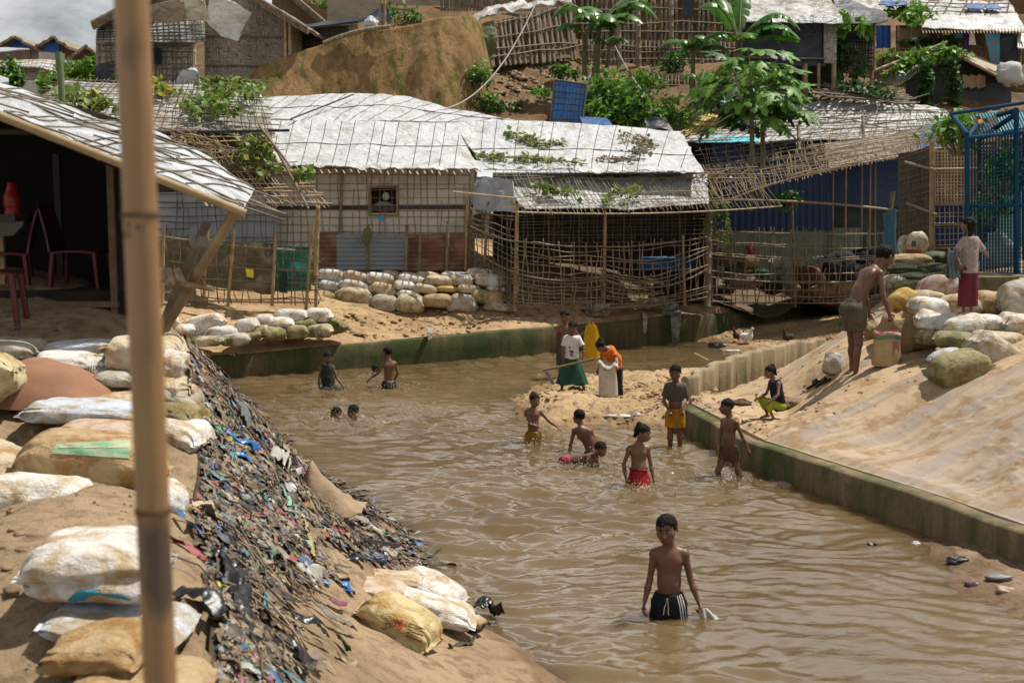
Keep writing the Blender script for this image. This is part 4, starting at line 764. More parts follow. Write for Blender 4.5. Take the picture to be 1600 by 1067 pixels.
# shelters further up behind it
H = thing('mat_house', W(480, 90, 46), 'brown mat house half hidden behind the first, with a thatched slope', 'house')
put('wall', slab(Q(425, 90, 46), Q(512, 90, 46), Q(512, 20, 46), Q(425, -30, 46), 8, 6, .05), M('brown_mat', (.15, .09, .05), (.22, .14, .08), 5, .85, .4, 20), H)
mb = MB(); A, B = Q(440, -20, 45), Q(506, 36, 45); mb.sheet(bil(A, B, B + [0, 4, .3], A + [0, 4, .3], 10, 6), .14)
for k in range(3): mb.bamboo(A + [0, -.1 - .05 * k, .08 * k - .1], B + [0, -.1 - .05 * k, .08 * k - .1], .06, 6)
put('roof', mb, THA, H)
H = thing('lean_to', W(500, 85, 42), 'low lattice lean-to with a flat black roof edge above the clay cliff', 'lean-to')
put('wall', slab(Q(452, 92, 42), Q(560, 70, 42), Q(560, 38, 42), Q(468, 46, 42), 8, 6, .04), TC, H)
mb = MB(); lat(mb, Q(452, 90, 41.9), Q(545, 66, 41.9), Q(545, 40, 41.9), Q(468, 48, 41.9), 16, 8, .02, .2, .0); put('lattice', mb, ROPE, H)
mb = MB(); mb.sheet(ruled([Q(466, 47, 41.6), Q(558, 33, 41.6)], [Q(470, 40, 44), Q(560, 28, 44)], 16, 6, .05), .08); put('roof', mb, TK, H)
P = ruled([Q(512, 36, 44.5), Q(560, 32, 44.5), Q(592, 24, 44.5)], [Q(512, -30, 44.5), Q(560, -30, 44.5), Q(592, -30, 44.5)], 24, 16, .12); mb = MB(); mb.sheet(P, .03); put('canvas_wall', mb, TC, None, 'faded brown canvas wall of a shelter at the top of the slope', 'canvas')
P = ruled([Q(555, 36, 43), Q(612, 30, 43)], [Q(596, 8, 43.4), Q(604, 6, 43.4)], 14, 10, .08); mb = MB(); mb.sheet(P, .02); put('navy_sheet', mb, M('dark_blue_sheet', (.015, .03, .08), rough=.5), None, 'dark blue plastic sheet hung beside two posts on the cliff top', 'plastic sheet')
for px in (594, 601): pole('cliff_post', Q(px, 42, 42.2), Q(px, -10, 42.2), .06, BAM, None, label='bare bamboo post standing on the cliff edge by the white sack', cat='post', group='twin posts on the cliff edge')
clutter('white_sack', Q(579, 39, 39.3), (.26, .22, .23), TW, 'plump white sack sitting on the edge of the clay cliff', 'sack', 7)
mb = MB(); mb.stick(Q(505, 68, 38.7), Q(610, 42, 38.7), .07, 6, bend=(0, 0, .1), k=6); put('kerb_pole', mb, THA, None, 'grey bundle of poles edging the cliff top below the lean-to', 'pole')

# ================================================================ bamboo revetments on the hill
def revet(A, B, C, D, nu, nv, r, label, posts=(), back=True):
    o = thing('revetment', (A + B) / 2, label, 'revetment'); mb = MB(); lat(mb, A, B, C, D, nu, nv, r * 1.15, .3, .01, 0, None, 5, .1, .0, r * .42); put('lattice', mb, BAMG, o)
    if back: A2, B2, C2, D2 = [q + np.array([0, .18, 0]) for q in (A, B, C, D)]; put('earth_fill', slab(A2, B2, C2, D2, 14, 10, .1, .1), HILLM, o)
    for a, b in posts: pole('post', a, b, .09, BAMG, o)
revet(Q(745, 105, 41), Q(905, 92, 43), Q(893, 6, 43.6), Q(738, 42, 41.6), 20, 4, .06, 'curved leaning bamboo revetment with heavy ribs at the head of the rubble slope')
revet(Q(895, 118, 43.5), Q(1175, 120, 43.5), Q(1170, 66, 44), Q(895, 62, 44), 40, 4, .05, 'lower tier of bamboo revetment behind the banana plants', [(Q(968, 128, 43.2), Q(966, -10, 43.2)), (Q(998, 110, 43.2), Q(996, -10, 43.2)), (Q(1050, 128, 43.2), Q(1048, -10, 43.2))])
revet(Q(895, 62, 44.6), Q(1180, 66, 44.6), Q(1180, -20, 45.2), Q(895, -20, 45.2), 34, 4, .055, 'upper tier of bamboo revetment rising out of the picture behind the banana plants')
revet(Q(985, 152, 41), Q(1110, 165, 41), Q(1110, 118, 41.4), Q(985, 116, 41.4), 22, 3, .045, 'small dark bamboo revetment behind the round bush')
P = ruled([Q(752, 96, 41), Q(775, 90, 41.2)], [Q(740, 40, 41.2), Q(772, 32, 41.3)], 14, 14, .15); mb = MB(); mb.sheet(P, .05); put('olive_sheet', mb, TO, None, 'olive green cloth draped over the end of the ribbed revetment', 'cloth')
H = thing('lattice_panel', W(885, 190, 35), 'bright blue tarp panel framed with bamboo lattice standing behind the white roof', 'panel')
A, B, C, D = Q(859, 200, 34.2), Q(909, 200, 34.2), Q(917, 132, 34.4), Q(866, 125, 34.4); put('tarp', slab(A, B, C, D, 6, 6, .02, .02), M('bright_blue_tarp', (.03, .19, .55), (.02, .14, .42), 3, .5), H); mb = MB(); lat(mb, A + [0, -.04, 0], B + [0, -.04, 0], C + [0, -.04, 0], D + [0, -.04, 0], 9, 7, .012, .2, .0)
for a, b in ((A, B), (B, C), (C, D), (D, A)): mb.stick(a + [0, -.05, 0], b + [0, -.05, 0], .025, 5)
put('frame', mb, LATD, H)
P = ruled([Q(912, 199, 32.5), Q(962, 201, 32.5)], [Q(905, 186, 33.4), Q(948, 186, 33.4)], 16, 8, .05); mb = MB(); mb.sheet(P, .02); put('blue_sheet', mb, TB, None, 'crumpled blue tarp end lying over the ridge of the white roof', 'tarp')
P = ruled([Q(1010, 204, 33), Q(1052, 206, 33)], [Q(1008, 182, 33.4), Q(1040, 186, 33.4)], 16, 10, .12); mb = MB(); mb.sheet(P, .04); put('black_sheet', mb, TK, None, 'black plastic sheet bunched beyond the ridge below the bush', 'plastic sheet')
mb = MB(); mb.sheet(bil(Q(918, 128, 39), Q(942, 128, 39), Q(934, 112, 39.3), Q(917, 112, 39.3), 5, 5), .04); put('grey_board', mb, M('grey_board', (.2, .19, .18), rough=.8), None, 'grey board leaning on the slope above the blue panel', 'board')
# cable across the slope
for a, b, s, lab in (((664, 172, 34), (842, -5, 40), (0, 0, -1.0), 'sagging grey cable running up from the white roof past the cliff'), ((955, 60, 40), (1130, 162, 34), (0, 0, -1.2), 'sagging grey cable crossing behind the bush towards the papaya tree')):
    mb = MB(); A, B = Q(*a), Q(*b); t = np.linspace(0, 1, 30)[:, None]; mb.tube(A + (B - A) * t + np.asarray(s) * 4 * t * (1 - t), .022, 6); put('cable', mb, M('grey_cable', (.33, .32, .3), rough=.6), None, lab, 'cable')

# ================================================================ houses at the top of the hill
H = thing('stilt_house', W(1250, 190, 40), 'stilt house walled with black sheeting and a pale mat panel under a white fringed roof', 'house'); YS = 38.5
put('wall', slab(Q(1160, 104, YS), Q(1290, 104, YS), Q(1290, 34, YS), Q(1160, 30, YS), 14, 8, .04, .06), TK, H)
put('mat_panel', slab(Q(1287, 99, YS - .1), Q(1307, 99, YS - .1), Q(1307, 38, YS - .1), Q(1287, 38, YS - .1), 5, 8, .03), WEAVE, H)
P = ruled([Q(1150, 36, YS - .8), Q(1240, 34, YS - .8), Q(1318, 36, YS - .8)], [Q(1150, -10, YS + 3), Q(1240, -16, YS + 3), Q(1290, -16, YS + 3)], 40, 16, .06, 0, 2); mb = MB(); mb.sheet(P, .03); put('roof', mb, TS, H)
P = ruled([Q(1205, 36, YS - 1), Q(1316, 36, YS - 1)], [Q(1205, 26, YS - .85), Q(1316, 24, YS - .85)], 30, 4, .05, 0, 3); mb = MB(); mb.sheet(P, .02); put('fringe', mb, TW, H)
for px in (1165, 1228, 1258, 1279, 1303): pole('stilt', Q(px, 195, YS - .05), Q(px, 100, YS - .05), .09 if px in (1258, 1303) else .06, BAM, H)
pole('rail', Q(1160, 90, YS - .12), Q(1290, 92, YS - .12), .035, BAMG, H)
put('under_wall', slab(Q(1160, 200, YS + 1.6), Q(1310, 200, YS + 1.6), Q(1310, 100, YS + 1.6), Q(1160, 100, YS + 1.6), 4, 4, .04), DARK, H)
H = thing('stilt_house', W(1335, 130, 40), 'narrow lattice house on short stilts under a sagging black awning', 'house')
put('wall', slab(Q(1308, 106, 39.6), Q(1364, 106, 39.6), Q(1364, 70, 39.6), Q(1308, 66, 39.6), 8, 5, .04), TWS, H); put('upper_wall', slab(Q(1308, 72, 39.62), Q(1366, 72, 39.62), Q(1366, 20, 39.62), Q(1308, 20, 39.62), 8, 5, .04), TK, H)
mb = MB(); lat(mb, Q(1308, 106, 39.5), Q(1364, 106, 39.5), Q(1364, 56, 39.5), Q(1308, 52, 39.5), 12, 8, .025, .15, .02); put('lattice', mb, ROPE, H)
P = ruled([Q(1306, 34, 38.6), Q(1350, 40, 38.4), Q(1388, 30, 38.6)], [Q(1302, -6, 40.6), Q(1345, 8, 40.6), Q(1385, 22, 40.6)], 20, 10, .1); mb = MB(); mb.sheet(P, .03); put('awning', mb, TK, H)
for px in (1312, 1334, 1362): pole('stilt', Q(px, 140, 39.5), Q(px, 104, 39.5), .06, BAMG, H)
pole('post', Q(1366, 110, 39.3), Q(1367, 36, 39.3), .06, BAM, H)
put('lattice_debris', (lambda mb: (lat(mb, Q(1268, 150, 37), Q(1432, 166, 37), Q(1400, 142, 39.6), Q(1300, 128, 39.6), 30, 14, .03, .5, .05, 0, None, 4, .8, .1), mb)[1])(MB()), LATD, None, 'collapsed tangle of bamboo lattice lying below the stilt houses', 'lattice')
H = thing('hill_house', W(1480, 110, 45), 'wide hill house with a bright plastic roof, veranda and washing hung beneath', 'house')
P = ruled([Q(1440, 44, 42.4), Q(1520, 47, 42.4), Q(1604, 52, 42.4)], [Q(1452, 24, 44.6), Q(1520, 24, 44.6), Q(1590, 22, 44.6)], 50, 14, .05, 0, 2); mb = MB(); mb.sheet(P, .03); put('roof', mb, TW, H)
P = ruled([Q(1396, 24, 44.7), Q(1500, 25, 44.7), Q(1592, 24, 44.7)], [Q(1400, 0, 47), Q(1500, 3, 47), Q(1576, 4, 47)], 50, 14, .05, 0, 2); mb = MB(); mb.sheet(P, .03); r = put('roof', mb, TS, H); mb = MB(); rope_lines(P, 10, mb, .03, .1); rope_lines(P, 3, mb, .03, 0, 1); put('cord', mb, ROPE, r)
for px, py, ww in ((1456, 18, 18), (1512, 10, 26), (1542, 10, 22)): put('roof_patch', slab(Q(px, py + 4, 45.), Q(px + ww, py + 5, 45.), Q(px + ww - 4, py - 2, 45.6), Q(px - 4, py - 2, 45.6), 4, 3, .03), TB, H)
put('wall', slab(Q(1400, 108, 44.6), Q(1600, 108, 44.6), Q(1600, 40, 44.6), Q(1400, 40, 44.6), 8, 6, .04), M('dim_mat', (.10, .065, .04), (.2, .13, .08), 4, .9, .3, 20), H)
mb = MB(); lat(mb, Q(1400, 86, 43.1), Q(1560, 90, 43.1), Q(1560, 72, 43.1), Q(1400, 68, 43.1), 36, 3, .018, .5, .0, 0, None, 4, .6); put('veranda', mb, BAM, H)
for px in (1404, 1424, 1445, 1466, 1498, 1540, 1594): pole('post', Q(px, 100, 43.2), Q(px, 40, 43.2), .05, BAM, H)
mb = MB()
for i in range(34): x = 1440 + i * 5; mb.stick(Q(x, 45, 42.6), Q(x + 3, 52, 42.2), .02)
put('rafter', mb, LATL, H)
put('curtain', slab(Q(1406, 66, 43.4), Q(1450, 66, 43.4), Q(1450, 44, 43.4), Q(1404, 44, 43.4), 12, 6, .03, .05), M('tan_curtain', (.3, .2, .12), (.2, .13, .08), 4, .9), H)
def cloth(lo, hi, Y, mat, name, lab, cat='cloth', amp=.05): P = ruled([Q(x, y, Y) for x, y in lo], [Q(x, y, Y) for x, y in hi], 12, 14, amp, 0, 3, len(lab)); mb = MB(); mb.sheet(P, .03); return put(name, mb, mat, None, lab, cat, 'washing hung on the hill house')
m, nt, b = nodes('carpet'); v = coords(nt, 'World'); vo = N(nt, 'ShaderNodeTexVoronoi'); vo.inputs['Scale'].default_value = 3.2; lk(nt, v, vo.inputs['Vector']); lk(nt, ramp(nt, vo.outputs['Distance'], [(.18, (.30, .12, .09)), (.3, (.05, .16, .22)), (.42, (.07, .2, .24))]), b.inputs['Base Color']); b.inputs['Roughness'].default_value = .95
cloth(((1551, 110), (1561, 110)), ((1538, 52), (1562, 52)), 42.6, m, 'carpet', 'blue and rust patterned carpet hung from the veranda roof', 'carpet')
cloth(((1514, 70), (1525, 71)), ((1515, 50), (1521, 50)), 42.6, M('pale_pink_cloth', (.55, .42, .38)), 'pale_shirt', 'pale pink shirt hanging under the bright roof', 'shirt')
cloth(((1506, 90), (1514, 90)), ((1507, 50), (1514, 50)), 42.7, M('purple_cloth', (.03, .015, .07)), 'dark_cloth', 'dark purple cloth hanging beside the pale pink shirt')
cloth(((1472, 55), (1485, 55)), ((1472, 47), (1485, 47)), 42.8, M('mustard_cloth', (.4, .3, .06)), 'yellow_cloth', 'small mustard cloth hanging under the bright roof')
cloth(((1492, 60), (1504, 60)), ((1491, 50), (1504, 50)), 42.8, M('teal_cloth', (.03, .16, .2)), 'teal_cloth', 'teal cloth hanging beside the dark purple one')
cloth(((1562, 104), (1590, 104)), ((1562, 53), (1590, 53)), 42.9, TK, 'black_curtain', 'long black curtain beside the patterned carpet', 'curtain')
put('blue_wall', corr(Q(1366, 76, 44), Q(1392, 76, 44), Q(1392, 40, 44), Q(1366, 40, 44), .2, .03), M('blue_zinc', (.02, .09, .33), rough=.5), None, 'bright blue corrugated sheet in the gap beside the black awning', 'metal sheet')
P = ruled([Q(1320, 14, 44), Q(1390, 26, 44), Q(1420, 24, 44)], [Q(1320, -20, 47), Q(1390, -10, 47), Q(1420, 0, 47)], 40, 14, .15, 0, 2); mb = MB(); mb.sheet(P, .05); put('rag_roof', mb, TS, None, 'patched rag and plastic roof rising beyond the black awning', 'roof')
P = ruled([Q(1372, 11, 43.6), Q(1420, 8, 43.6)], [Q(1376, 2, 44.4), Q(1412, 0, 44.4)], 14, 6, .08); mb = MB(); mb.sheet(P, .03); put('blue_sheet', mb, TB, None, 'blue plastic scrap spread on the patched rag roof', 'tarp')
H = thing('low_shelter', W(1470, 170, 42), 'low A-frame shelter overgrown with creeper, a white plastic slope on one side', 'shelter')
P = ruled([Q(1366, 126, 40.2), Q(1400, 136, 40), Q(1412, 130, 40)], [Q(1470, 76, 41), Q(1475, 78, 41)], 30, 30, .08, 0, 2); mb = MB(); mb.sheet(P, .05); put('roof', mb, TS, H)
P = ruled([Q(1502, 92, 40.6), Q(1588, 128, 40)], [Q(1500, 80, 43), Q(1590, 112, 43)], 24, 8, .06); mb = MB(); mb.sheet(P, .05); put('roof', mb, TC, H)
mb = MB(); mb.bamboo(Q(1364, 112, 40), Q(1480, 66, 40.6), .06, 6); mb.bamboo(Q(1495, 86, 40.2), Q(1590, 136, 39.8), .06, 6); put('gable_pole', mb, BAM, H)
put('wall', slab(Q(1415, 170, 40.8), Q(1580, 170, 40.8), Q(1580, 130, 40.8), Q(1415, 128, 40.8), 6, 4, .04), M('slate_sheet', (.04, .045, .055), (.06, .06, .065), 3, .7), H); put('gable', slab(Q(1410, 130, 41.2), Q(1585, 132, 41.2), Q(1500, 82, 41.2), Q(1480, 80, 41.2), 6, 4, .04), DARK, H)
mb = MB()
for i in range(9): mb.bx(Q(1505 + i * 4, 128, 40.6), .08, .1, .45 - .05 * (i % 3))
put('firewood', mb, WOOD, None, 'short stack of split firewood under the low A-frame roof', 'firewood')
clutter('white_sack', Q(1575, 116, 40), (.42, .3, .38), M('pale_plastic', (.4, .38, .36), rough=.6), 'pale plastic bundle under the patterned carpet', 'sack', 9)
P = ruled([Q(1590, 75, 42), Q(1660, 80, 42)], [Q(1590, 52, 43), Q(1660, 55, 43)], 12, 8, .08); mb = MB(); mb.sheet(P, .04); put('roof_sheet', mb, TS, None, 'grey roof edge of a shelter cut off by the picture side beyond the carpet', 'roof')
H = thing('upper_house', W(1250, 30, 50), 'dark upper house showing only a strip of its wall above the revetment', 'house')
put('wall', slab(Q(890, 12, 49), Q(1320, 16, 49), Q(1320, -60, 49), Q(890, -60, 49), 8, 4, .05), M('brown_wall', (.07, .045, .03), (.12, .08, .05), 3, .9), H)
put('black_panel', slab(Q(1066, 30, 44.2), Q(1084, 28, 44.2), Q(1084, -20, 44.2), Q(1066, -20, 44.2), 4, 6, .03), TK, H)
H = thing('upper_house', W(1600, 30, 52), 'brown house corner above the patched roof at the picture edge', 'house')
put('wall', slab(Q(1560, 22, 50), Q(1680, 24, 50), Q(1680, -30, 50), Q(1560, -30, 50), 6, 4, .05), M('red_brown_wall', (.10, .055, .03), (.16, .09, .05), 3, .9), H)
H = thing('upper_house', W(700, 20, 52), 'shabby shelter row with leaning sticks above the clay cliff', 'house')
put('wall', slab(Q(604, 8, 50), Q(900, 12, 50), Q(900, -50, 50), Q(604, -50, 50), 12, 4, .05, .1), TC, H)
mb = MB()
for i in range(30): x = 690 + 5 * i; mb.stick(Q(x, 18, 48), Q(x + random.uniform(-4, 4), -20, 48), .05)
put('stick', mb, BAMG, H)
P = ruled([Q(740, 34, 42), Q(780, 18, 43), Q(895, 6, 43.8)], [Q(735, 24, 43), Q(780, 8, 44), Q(890, -2, 45)], 50, 8, .14, 0, 3); mb = MB(); mb.sheet(P, .06); put('tarp_edge', mb, TS, None, 'white plastic edging spread along the top of the ribbed revetment', 'tarp')

# ================================================================ far huts beyond the valley
def far_hut(px0, px1, ye, yr, yb, Y, gable, wallm, label, roofm=THA):
    o = thing('far_hut', W((px0 + px1) / 2, yb, Y), label, 'hut', 'huts beyond the valley'); mx = (px0 + px1) / 2
    put('wall', slab(Q(px0 + 4, yb, Y), Q(px1 - 4, yb, Y), Q(px1 - 4, ye, Y), Q(px0 + 4, ye, Y), 5, 4, .06), wallm, o)
    mb = MB(); a, b, c = Q(px0 + 2, ye, Y - .02), Q(px1 - 2, ye, Y - .02), Q(mx, yr, Y - .02); mb.add([a, b, c, a + [0, .1, 0], b + [0, .1, 0], c + [0, .1, 0]], [(0, 1, 2), (5, 4, 3)]); put('gable', mb, gable, o)
    for p, q in (((px0 - 5, ye + 3), (mx, yr - 2)), ((px1 + 5, ye + 3), (mx, yr - 2))):
        A, B = Q(*p, Y - .6), Q(*q, Y - .6); mb = MB(); mb.sheet(bil(A, B, B + [0, 5, .0], A + [0, 5, .0], 8, 8) + np.random.normal(0, .03, (8, 8, 3)), .12); put('roof', mb, roofm, o)
    return o
BG = M('blue_gable', (.02, .10, .34), rough=.6); BW = M('far_mat', (.17, .12, .075), (.24, .17, .11), 4, .9)
far_hut(-8, 52, 74, 60, 96, 62, BG, BW, 'far hut with a solid blue gable, the first beyond the valley')
h2 = far_hut(58, 102, 72, 60, 104, 60, BW, BW, 'far hut with a blue sheet in its gable and a white tarp skirt')
put('blue_sheet', slab(Q(70, 82, 59.8), Q(92, 82, 59.8), Q(92, 64, 59.8), Q(70, 70, 59.8), 4, 4, .04), BG, h2); put('skirt', slab(Q(60, 103, 59.7), Q(101, 103, 59.7), Q(101, 84, 59.7), Q(60, 81, 59.7), 8, 4, .04, .06), TWS, h2)
far_hut(114, 152, 90, 74, 104, 58, BW, BW, 'small brown far hut just before the mat house')
H = thing('long_hut', W(50, 135, 48), 'long low hut with a pale ribbed roof and white tarp wall behind the creepers', 'hut')
P = ruled([Q(-20, 106, 47.5), Q(60, 106, 47.5), Q(84, 112, 47.5)], [Q(-20, 97, 50), Q(60, 96, 50), Q(92, 96, 50)], 40, 8, .04); mb = MB(); mb.sheet(P, .05); r = put('roof', mb, TW, H); mb = MB(); rope_lines(P, 16, mb, .03); rope_lines(P, 3, mb, .04, 0, 1); put('pole', mb, THA, r)
put('wall', slab(Q(-20, 150, 48), Q(78, 150, 48), Q(78, 105, 48), Q(-20, 105, 48), 8, 4, .05), WEAVE, H); put('skirt', slab(Q(30, 148, 47.8), Q(62, 148, 47.8), Q(62, 126, 47.8), Q(30, 126, 47.8), 5, 4, .04), TWS, H)
P = ruled([Q(-10, 82, 55), Q(40, 78, 55)], [Q(-10, 76, 58), Q(46, 76, 58)], 10, 5, .04); mb = MB(); mb.sheet(P, .05); put('roof_sheet', mb, TG, None, 'pale blue grey lean-to roof below the solid blue gable', 'roof')
P = ruled([Q(-10, 131, 24), Q(14, 128, 24)], [Q(-10, 118, 25), Q(12, 121, 25)], 12, 6, .05); mb = MB(); mb.sheet(P, .05); put('roof_sheet', mb, TG, None, 'scrap of shiny grey sheet at the picture edge above the tea stall roof', 'tarp')
# ================================================================ sandbags: a few shapes, every bag an object of its own
def bag_shape(seed, nu=34, nv=30, tie=0, fold=0, wr=1., bend=.0, boxy=3.0):
    rs = np.random.RandomState(seed); u = np.concatenate([[-1.07, -1.03], np.linspace(-1, 1, nu - 4), [1.03, 1.07]]); an = np.arange(nv) * 2 * math.pi / nv
    au = np.abs(u); w = .5 * (.80 + .20 * np.clip(1 - au ** 4, 0, 1)); h = .5 * np.clip(1 - np.minimum(au, 1) ** 4.6, 0, 1) ** .5 + .012
    if tie: t = np.clip((u - .55) / .3, 0, 1); t = t * t * (3 - 2 * t); fl = np.clip((u - .86) / .14, 0, 1); w = w * (1 - .84 * t) + .20 * fl; h = h * (1 - .3 * t) + .10 * fl; 
    ca, sa = np.cos(an), np.sin(an); cx = np.sign(ca) * np.abs(ca) ** (2 / boxy); sz = np.sign(sa) * np.abs(sa) ** (2 / boxy)
    Y = w[:, None] * cx; Z = h[:, None] * sz; Z = np.where(Z < 0, Z * .86, Z); X = .5 * u[:, None] + 0 * Y
    P = np.stack([X, Y, Z], -1); D = P * np.array([2.2, 2.2, 2.2])
    k = .05 * wr * fbm(D + seed * 9.1, 3, seed) - .055 * wr * np.clip(.28 - np.abs(fbm(D * np.array([.7, 1.3, 1.3]) + seed * 3.3, 3, seed + 40)), 0, 1); e = np.clip(np.minimum(au, 1) - .45, 0, 1)[:, None] / .55
    k = k + .045 * wr * e * np.sin(an * 9 + 4 * fbm(D * .8 + seed, 2, seed + 1)) * (1.4 if tie else 1)
    nn = np.stack([0 * X, ca + 0 * X, sa + 0 * X], -1); P = P + nn * k[..., None]
    if fold: f = np.exp(-((P[..., 2] - .02 - .25 * P[..., 0]) / .07) ** 2) * np.clip(-P[..., 1] * 3, 0, 1); P = P - nn * (.10 * f)[..., None]
    P[..., 2] -= bend * (u ** 2)[:, None]; P[..., 0] += .03 * fbm(D * .7 + 5, 2, seed + 5)
    P[..., 1] += rs.uniform(-.06, .06) * u[:, None] ** 2
    mb = MB(); mb.grid(P, close=True, flip=True)
    for e_ in (0, -1):
        c = P[e_].mean(0); i = np.arange(nv); j = (i + 1) % nv; Fs = np.stack([i, j, np.full(nv, nv)], -1); mb.add(np.vstack([P[e_], c]), Fs if e_ == 0 else Fs[:, ::-1])
    return mb
def bag_material(name, dirt, amt, moss=None, rough=.62):
    m, nt, b = nodes(name); v = coords(nt, 'Object'); oi = N(nt, 'ShaderNodeObjectInfo')
    wv = coords(nt, 'World'); a = oi.outputs['Color']
    a = mixc(nt, ramp(nt, noise(nt, wv, 5.5, 6, .68, .4), [(amt, (0, 0, 0)), (amt + .16, (1, 1, 1))]), a, mixc(nt, 1., a, dirt, 'MULTIPLY'))
    a = mixc(nt, ramp(nt, noise(nt, wv, 26, 4, .7), [(.62, (0, 0, 0)), (.72, (1, 1, 1))]), a, mixc(nt, 1., a, (.72, .6, .45), 'MULTIPLY'))
    if moss: a = mixc(nt, ramp(nt, noise(nt, wv, 3.5, 6, .7), [(.5, (0, 0, 0)), (.62, (1, 1, 1))]), a, moss)
    lk(nt, a, b.inputs['Base Color']); b.inputs['Roughness'].default_value = rough; b.inputs['Specular IOR Level'].default_value = .3
    p = bump(nt, b, noise(nt, coords(nt, 'Object', (3, 5, 3)), 3.2, 5, .62, .9), .55, .05); bump(nt, b, noise(nt, wv, 60, 3, .6), .25, .005, p); return m
BAGM = bag_material('sack_cloth', (.66, .49, .30), .44); BAGMO = bag_material('mossy_sack_cloth', (.6, .5, .3), .45, (.10, .11, .04))
BMESH = {}
for i, kw in enumerate((dict(), dict(bend=.12), dict(fold=1), dict(tie=1, wr=1.2), dict(boxy=3.2, wr=.8), dict(bend=.2, wr=1.4), dict(boxy=2.1, wr=1.3))):
    for mt, tag in ((BAGM, 'a'), (BAGMO, 'o')):
        BMESH[i, tag] = bag_shape(i + 1, **kw).mesh('sandbag', (0, 0, 0), [mt])
BIGM = {i: bag_shape(40 + i, 80, 72, **kw).mesh('sandbag', (0, 0, 0), [BAGM]) for i, kw in enumerate((dict(fold=1, wr=1.1), dict(boxy=3, wr=.9), dict(tie=1, wr=1.3), dict(bend=.08, wr=1.2)))}
def hit(px, py, f):
    d = ray(px, py); P = CAM + d * (np.arange(3, 40, .02)[:, None] / d[1]); k = np.nonzero(P[:, 2] <= f(P[:, 0], P[:, 1]))[0]
    return P[k[0]] if len(k) else CAM + d * (20 / d[1])
BC = dict(w=(.60, .59, .56), c=(.50, .43, .31), t=(.41, .30, .165), y=(.50, .36, .10), o=(.27, .24, .12), g=(.05, .20, .12), d=(.42, .39, .33), k=(.055, .062, .036), b=(.50, .54, .60))
def bag(x0, x1, y0, y1, Y, col, label, group, var=0, wid=.42, yaw=0, roll=0, moss=False, big=False, pitch=0, name='sandbag', cat='sandbag'):
    px, py = (x0 + x1) / 2, (y0 + y1) / 2; L = (x1 - x0) * Y / FP * (.93 if big else 1.08); H = max(.06, (y1 - y0) * Y / FP - wid * max(0, (py - HY) / FP) * .5) * 1.2
    me = BIGM[var] if big else BMESH[var, 'o' if moss else 'a']; o = bpy.data.objects.new(name, me); COL.objects.link(o)
    o.location = Vector(W(px, py, Y)); o.scale = (L, wid, H); o.rotation_euler = Euler((R(pitch), R(roll), R(yaw)), 'XYZ'); c = BC[col] if isinstance(col, str) else col; j = random.uniform(.9, 1.08); o.color = (c[0] * j, c[1] * j, c[2] * j, 1)
    props(o, label, cat, group); return o
# --- stack before the zinc sheets, described along its rows
GZ = 'sandbags stacked before the zinc sheets'
for a in ((500, 538, 421, 440, 27.5, 'w', 'white sandbag at the fence end of the top row, before the zinc sheets', 0), (533, 580, 424, 443, 27.5, 'c', 'beige sandbag second along the top row of the stack before the zinc sheets', 1), (573, 614, 427, 446, 27.45, 'w', 'clean white sandbag third along the top row before the zinc sheets', 0), (596, 624, 424, 438, 27.75, 'c', 'small cream sandbag peeping over the top row below the window', 4), (624, 664, 428, 445, 27.5, 'w', 'white sandbag with faint blue print in the middle of the top row', 6), (650, 688, 425, 437, 27.8, 'c', 'flat cream sandbag lying behind the middle of the top row', 1), (661, 708, 431, 447, 27.45, 'c', 'long dusty cream sandbag right of centre in the top row', 1), (691, 729, 425, 434, 27.8, 'w', 'flat white sandbag behind the top row by the rusty zinc', 0), (704, 739, 431, 448, 27.5, 'w', 'bright white sandbag last but one in the top row', 4), (731, 769, 420, 434, 27.8, 'w', 'white sandbag laid highest, near the porch side fence', 0), (743, 785, 429, 449, 27.45, 'w', 'bright white sandbag ending the top row at the porch side fence', 2),
          (500, 531, 438, 455, 27.4, 'b', 'bluish white sandbag starting the second row at the fence end', 0), (530, 578, 438, 454, 27.35, 'w', 'long white sandbag second along the second row', 1), (577, 619, 442, 461, 27.3, 'c', 'drooping cream sandbag third along the second row', 5), (615, 647, 439, 454, 27.35, 'w', 'short white sandbag in the middle of the second row', 6), (643, 684, 443, 459, 27.35, 'c', 'cream sandbag right of the short white one in the second row', 1), (681, 715, 446, 457, 27.4, 'y', 'yellow sandbag wedged into the second row', 4), (716, 750, 445, 459, 27.35, 'c', 'fat cream sandbag next to the yellow one', 0), (761, 787, 446, 458, 27.4, 'w', 'small white sandbag ending the second row', 6)):
    bag(*a[:7], GZ, a[7], .45, random.uniform(-9, 9), random.uniform(2, 9))
